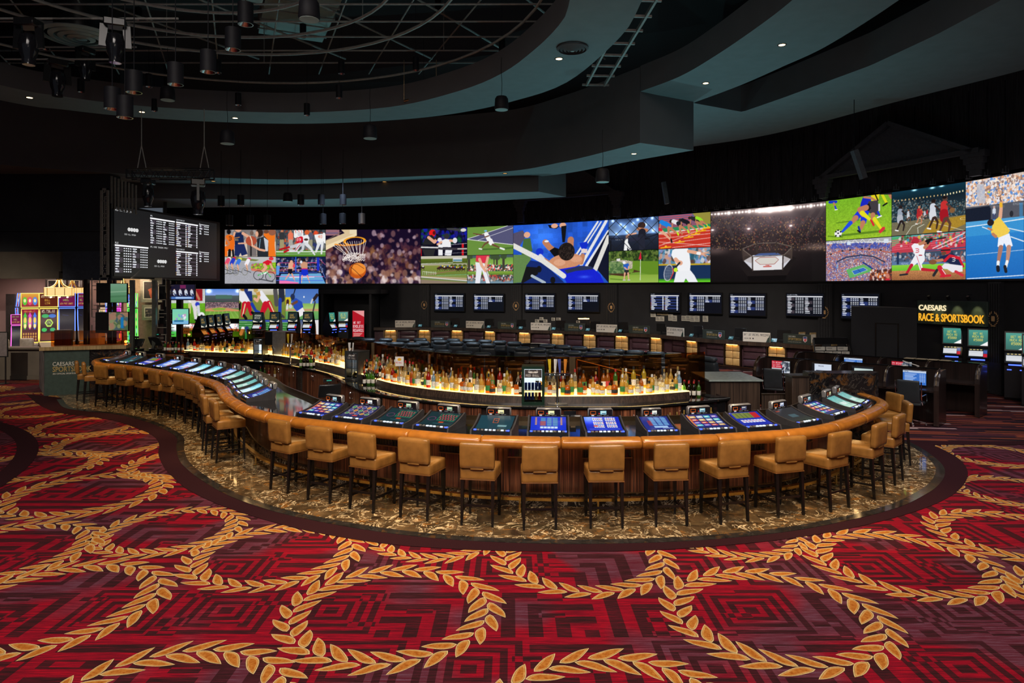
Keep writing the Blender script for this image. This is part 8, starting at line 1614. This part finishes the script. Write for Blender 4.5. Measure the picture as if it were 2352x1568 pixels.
for k in range(10):
 x=-14.5+k*1.5;rail([(x-1.8,20.5,9.45),(x+2.2,10.5,9.45)],.02,'slanting ceiling pipe, %s from the left'%ordn(k))
for k in range(5):
 x=-11+k*2.6;rail([(x+3.4,20.5,9.9),(x-2.4,10.5,9.9)],.028,'upper ceiling pipe slanting the other way, %s from the left'%ordn(k))
for k in range(8):x,y=-12+k*1.7,13+(k*37%7);rail([(x,y,9.3),(x,y,12)],.012,'thin upright hanger rod in the open ceiling, %s from the left'%ordn(k),'hanger_rod')
def ladder(p0,p1,lb):
 t=thing('ladder_tray',lb,'cable tray');p0,p1=Vector(p0),Vector(p1);d=(p1-p0).normalized();s_=Vector((d[1],-d[0],0)).normalized()*.25
 for q in(s_,-s_):mb=MB();mb.bar(p0+q,p1+q,.05,.09);mb.build('side_rail','pipe_grey',t,smooth=False)
 for k in range(9):c=p0.lerp(p1,k/8);mb=MB();mb.bar(c-s_*1.5,c+s_*1.5,.05);mb.build('rung','pipe_grey',t,smooth=False)
ladder(PY(1368,195,19),PY(1500,-40,13),'dark ladder-like cable tray between the two upper ceiling rings')
# ring-shaped air vents
def vent(u,v,z,r_,lb,drum=0):
 c=P(u,v,z-.02);t=thing('air_diffuser',lb,'air vent',c)
 for k,q in enumerate((1.0,.78,.56,.34)):mb=MB();mb.lathe([(r_*q,-.02-.012*k),(r_*q,0),(r_*(q-.13),-.0),(r_*(q-.13),-.05-.012*k),(r_*q,-.02-.012*k)],28,cap=False);mb.build('vent_ring','fascia_paint' if drum==0 else 'duct_grey',t)
 mb=MB();mb.lathe([(.001,-.08),(r_*.14,-.07),(r_*.14,0)],20);mb.build('vent_hub','duct_grey',t)
 if drum:mb=MB();mb.lathe([(r_*.65,0),(r_*.65,drum)],20);mb.build('drum','black_plastic',t)
vent(1315,110,8.0,.33,'round ringed air vent in the inner ceiling ring');vent(187,84,8.9,.85,'large round ringed air vent hanging at upper left',.9)
# recessed downlights in the soffits
DLS=[(68,224,8),(326,257,8),(540,271,8),(1284,135,8),(1796,103,8.4),(1621,191,8.4),(1456,353,7),(1160,398,7),(883,417,7),(490,416,7)]
for k,(u,v,z)in enumerate(DLS):
 c=P(u,v,z-.004);dim=k in(7,8,9);t=thing('recessed_downlight','recessed warm downlight in the curved soffit, %s'%['far left edge','above the left truss cable','above the left pendant speaker','beside the round vent','upper right one of two','lower right one of two','at the stepped corner','dim one right of centre','dim orange one at centre','dim one above the lighting truss'][k],'ceiling light',c,0,'downlights in the ceiling rings')
 mb=MB();mb.lathe([(.10,-.004),(.10,0.0),(.075,.0),(.075,-.008),(.10,-.004)],20,cap=False);mb.build('trim_ring','ring_metal',t);mb=MB();mb.lathe([(.001,-.003),(.07,-.003)],16,cap=False);mb.build('lamp_face','downlight_dim' if dim else 'downlight',t)
 if not dim:spot_light('downlight_beam',(c[0],c[1],c[2]-.03),(c[0],c[1]-.01,0),60,(1,.72,.4),90,.9,.05)
# hanging cylinder lights, pendant speakers, moving heads
def make_cyl():
 t=thing('pendant_cylinder_light','','pendant light');mb=MB();mb.lathe([(.11,-.36),(.13,-.36),(.13,.0),(.02,.02)],20,cap=False);mb.build('cylinder','can_black',t);mb=MB();mb.lathe([(.129,-.365),(.115,-.365),(.1,-.34),(.04,-.25)],20,cap=False);mb.build('reflector','reflector',t);mb=MB();mb.bar((0,0,0),(0,0,1.6),.012);mb.build('hanging_rod','can_black',t);return proto(t)
def make_spk():
 t=thing('pendant_speaker','','speaker');mb=MB();mb.lathe([(.15,-.3),(.165,-.27),(.15,-.05),(.12,.0),(.02,.02)],20,cap=False);mb.build('housing','can_black',t);mb=MB();mb.lathe([(.001,-.31),(.148,-.305),(.15,-.29)],20,cap=False);mb.build('grille','duct_grey',t);mb=MB();mb.tube([(0,0,.02),(.01,0,.3),(-.01,0,.6),(0,0,.9)],.006,5);mb.build('hanging_cable','can_black',t);return proto(t)
CY,SP=make_cyl(),make_spk()
CYL=[(564,8,1),(535,66,1),(478,117,1),(403,146,1),(308,164,1),(258,202,1),(287,222,1),(710,0,2),(385,200,2),(522,300,2),(850,288,2),(1152,222,2),(1384,388,2),(318,18,.7),(104,84,.7),(696,56,.7),(501,138,.7),(342,170,.7),(27,184,.7),(186,182,.7),(784,140,.7),(779,196,.7),(547,214,.7),(355,228,.7),(705,238,.7),(955,132,.7),(973,200,.7),(1006,0,.7),(1153,90,.7),(508,450,.8),(553,448,.8),(691,447,.8),(738,447,.8),(788,447,.8),(527,494,.8),(575,494,.8),(614,494,.8),(742,491,.8),(787,490,.8),(831,490,.8),(661,443,2.8)]
n1=n2=0
for(u,v,kd)in CYL:
 if kd>=2:Y=1568*.30/(30 if kd==2 and v<430 and u not in(710,)else 42);Y={710:10.5}.get(u,Y);Y=24.5 if kd==2.8 else Y
 else:h={1:48,.7:30,.8:23}[kd];Y=.36*F/h
 Y=min(Y,24.0 if v>430 else(17.5 if v<200 else 19))if kd!=.8 else 24.2
 c=PY(u,v,Y);g='upper ceiling' if v<300 else 'far ceiling'
 if kd>=2:place(SP,c,0,'black pendant speaker hanging on a cable, %s in list from the top of the room'%ordn(n2),'pendant speakers');n2+=1
 else:place(CY,c,0,'black cylinder light hanging in the %s, %s of them'%(g,ordn(n1)),'hanging cylinder lights',None if kd==1 else((.62,.62,.9)if kd==.7 else(.9,.9,1)));n1+=1
def make_head():
 t=thing('moving_head_light','','stage light');mb=MB();mb.box(-.17,.17,-.14,.14,-.14,0,.02);mb.build('base','black_plastic',t)
 for s_ in(-1,1):mb=MB();mb.bar((s_*.17,0,-.1),(s_*.19,0,-.48),.05,.12);mb.build('yoke_arm','black_plastic',t)
 mb=MB();mb.lathe([(.05,-.22),(.13,-.27),(.155,-.42),(.13,-.56),(.10,-.64),(.10,-.75)],14);mb.build('lamp_head','gloss_black',t);mb=MB();mb.lathe([(.001,-.752),(.09,-.752)],12,cap=False);mb.build('lens','chrome',t);return proto(t)
MH=make_head()
for(u,v,Y)in((66,45,13.0),(265,45,13.0),(132,138,15.5),(196,110,16.0),(340,412,19.0),(455,412,19.0)):
 c=PY(u,v,Y);rail([(c[0]-(1.2 if v<400 else .3),c[1],c[2]+.02),(c[0]+(1.2 if v<400 else .3),c[1],c[2]+.02)],.02,'short cross pipe carrying the moving light %s'%{66:'at far upper left',265:'right of the large vent',132:'below the large vent',196:'between the vent and the lower one',340:'under the left of the truss',455:'under the right of the truss'}[u])
for k,(u,v,Y,s_,lb)in enumerate([(66,45,13.0,1.15,'black moving stage light at the far upper left'),(265,45,13.0,1.1,'black moving stage light right of the large round vent'),(132,138,15.5,1.1,'black moving stage light below the large round vent'),(196,110,16.0,1.0,'black moving stage light between the vent and the lower one'),(340,412,19.0,1.0,'black moving stage light under the left of the truss'),(455,412,19.0,1.3,'black moving stage light with long lens under the right of the truss')]):
 place(MH,PY(u,v,Y),.4*k,lb,'moving stage lights',(s_,s_,s_))
# lighting truss on cables
t=thing('lighting_truss','black box lighting truss hanging on two cables at left','truss');Y=19.0;a_,b_=PY(297,400,Y),PY(487,400,Y);x0,x1,z=a_[0],b_[0],a_[2];h=.26
for y_ in(Y-.14,Y+.14):
 for zz in(z-h/2,z+h/2):mb=MB();mb.tube([(x0,y_,zz),(x1,y_,zz)],.022,6);mb.build('chord','ring_metal',t)
N=14
for y_ in(Y-.14,Y+.14):
 mb=MB()
 for k in range(N):xa_,xb_=x0+(x1-x0)*k/N,x0+(x1-x0)*(k+1)/N;mb.bar((xa_,y_,z-h/2 if k%2 else z+h/2),(xb_,y_,z+h/2 if k%2 else z-h/2),.016)
 mb.build('lacing','ring_metal',t,smooth=False)
for x in(x0,x1):mb=MB();[mb.bar((x,Y-.14 if a else Y+.14,z-h/2),(x,Y-.14 if a else Y+.14,z+h/2),.03)for a in(0,1)];mb.build('end_frame','ring_metal',t,smooth=False)
for u in(325,469):c=PY(u,258,19.0);mb=MB();mb.tube([(c[0],19,8.0),(c[0],19,z+.8),(c[0]-.12,19,z+.12)],.014,5);mb.tube([(c[0],19,z+.8),(c[0]+.14,19,z+.12)],.014,5);mb.build('hanging_cable','pipe_grey',t)
t=thing('trapeze_bar','small bronze bar hanging on two chains under the inner ring','bar');a_,b_=PY(928,232,18.5),PY(1002,216,18.5);mb=MB();mb.tube([a_,b_],.035,8);mb.build('bar','bronze',t)
for q in(a_,b_):mb=MB();mb.tube([q,(q[0],q[1],9.2)],.008,5);mb.build('chain','bronze',t)
# column speakers hanging before the back wall
for(u0,v0,u1,v1,Y,lb)in((1958,345,1988,410,19.5,'grey column speaker tilted forward, hanging upper right'),(1520,418,1536,468,25.5,'grey column speaker tilted forward, hanging right of the stepped corner')):
 t=thing('column_speaker',lb,'speaker');a_,b_=PY(u0+4,v0,Y),PY(u1-4,v1,Y);mb=MB();mb.bar(a_,b_,.20,.14);mb.build('cabinet','duct_dark',t,smooth=False);mb=MB();mb.tube([a_,(a_[0],a_[1],8.4)],.01,5);mb.build('hanging_cable','can_black',t)
# draped back wall, pediments, hanger brackets over the video wall
p_=[q for q in offset(WL,-.02)if q[0]>W(900)[0]]
mb=MB();path=resample(p_,step=.12);path=[q+Vector((0,.045*math.sin(i*1.7)+.03*math.sin(i*.6)))for i,q in enumerate(path)];mb.add([(q[0],q[1],z)for z in(6.3,9.6)for q in path],[(i,i+1,len(path)+i+1,len(path)+i)for i in range(len(path)-1)]);tag(mb.build('wall_drape','drape',None),'black pleated drape covering the wall above the video wall','curtain')
for k,u in enumerate([990+27*j for j in range(14)]+[1372+25*j for j in range(22)]+[1935+42*j for j in range(10)]):
 q=W(min(u,2345));d=Wd(min(u,2345));n0=Vector((d[1],-d[0]));c=q+n0*.06;t=thing('display_hanger','small bolt bracket and rod along the top of the video wall, %s from the left'%ordn(k),'bracket',(c[0],c[1],6.24),0,'hanger brackets above the video wall')
 mb=MB();mb.box(-.1,.1,-.015,.015,0,.03);[mb.box(x-.008,x+.008,-.03,.0,.02,z)for x,z in((-.08,.12),(.08,.12),(0,.2))];mb.build('bracket','duct_dark',t,smooth=False);mb=MB();mb.bar((0,0,.2),(0,0,2.6),.014);mb.build('rod','can_black',t,smooth=False)
def pediment(u0,u1,lb,zb=7.0,zp=8.6):
 a_,b_=W(u0),W(u1);d=(b_-a_).normalized();L=(b_-a_).length;n0=Vector((d[1],-d[0]));T=Matrix(((d[0],-n0[0],0,a_[0]+n0[0]*.1),(d[1],-n0[1],0,a_[1]+n0[1]*.1),(0,0,1,0),(0,0,0,1)));t=thing('wall_pediment',lb,'pediment',(0,0,0),0,'black gabled pediments above the video wall')
 mb=MB();mb.T=T;mb.add([(0,y,zb)for y in(0,-.12)]+[(L,y,zb)for y in(0,-.12)]+[(L/2,y,zp)for y in(0,-.12)],[(0,2,4),(1,5,3),(0,1,3,2),(2,3,5,4),(0,4,5,1)]);mb.build('gable','duct_dark',t,smooth=False)
 for q0,q1 in(((0,-.2,zb),(L/2,-.2,zp+.1)),((L,-.2,zb),(L/2,-.2,zp+.1)),((-.2,-.2,zb),(L+.2,-.2,zb))):mb=MB();mb.T=T;mb.bar(q0,q1,.18,.14);mb.build('cornice','duct_dark',t,smooth=False)
 for x in(0,L):
  mb=MB();mb.T=T;[mb.box(x-.35+.07*k,x+.35-.07*k,-.25+.03*k,0,zb-.18-.18*k,zb-.18*k)for k in range(4)];mb.build('capital','duct_dark',t,smooth=False);mb=MB();mb.T=T;mb.box(x-.18,x+.18,-.12,0,6.3,zb-.7);mb.build('column','duct_dark',t,smooth=False)
pediment(1900,2250,'dark gabled pediment above the video wall, the nearer complete one',7.0,8.3);pediment(1200,1420,'dark gabled pediment hidden in shadow above the centre of the video wall',7.4,9.0)
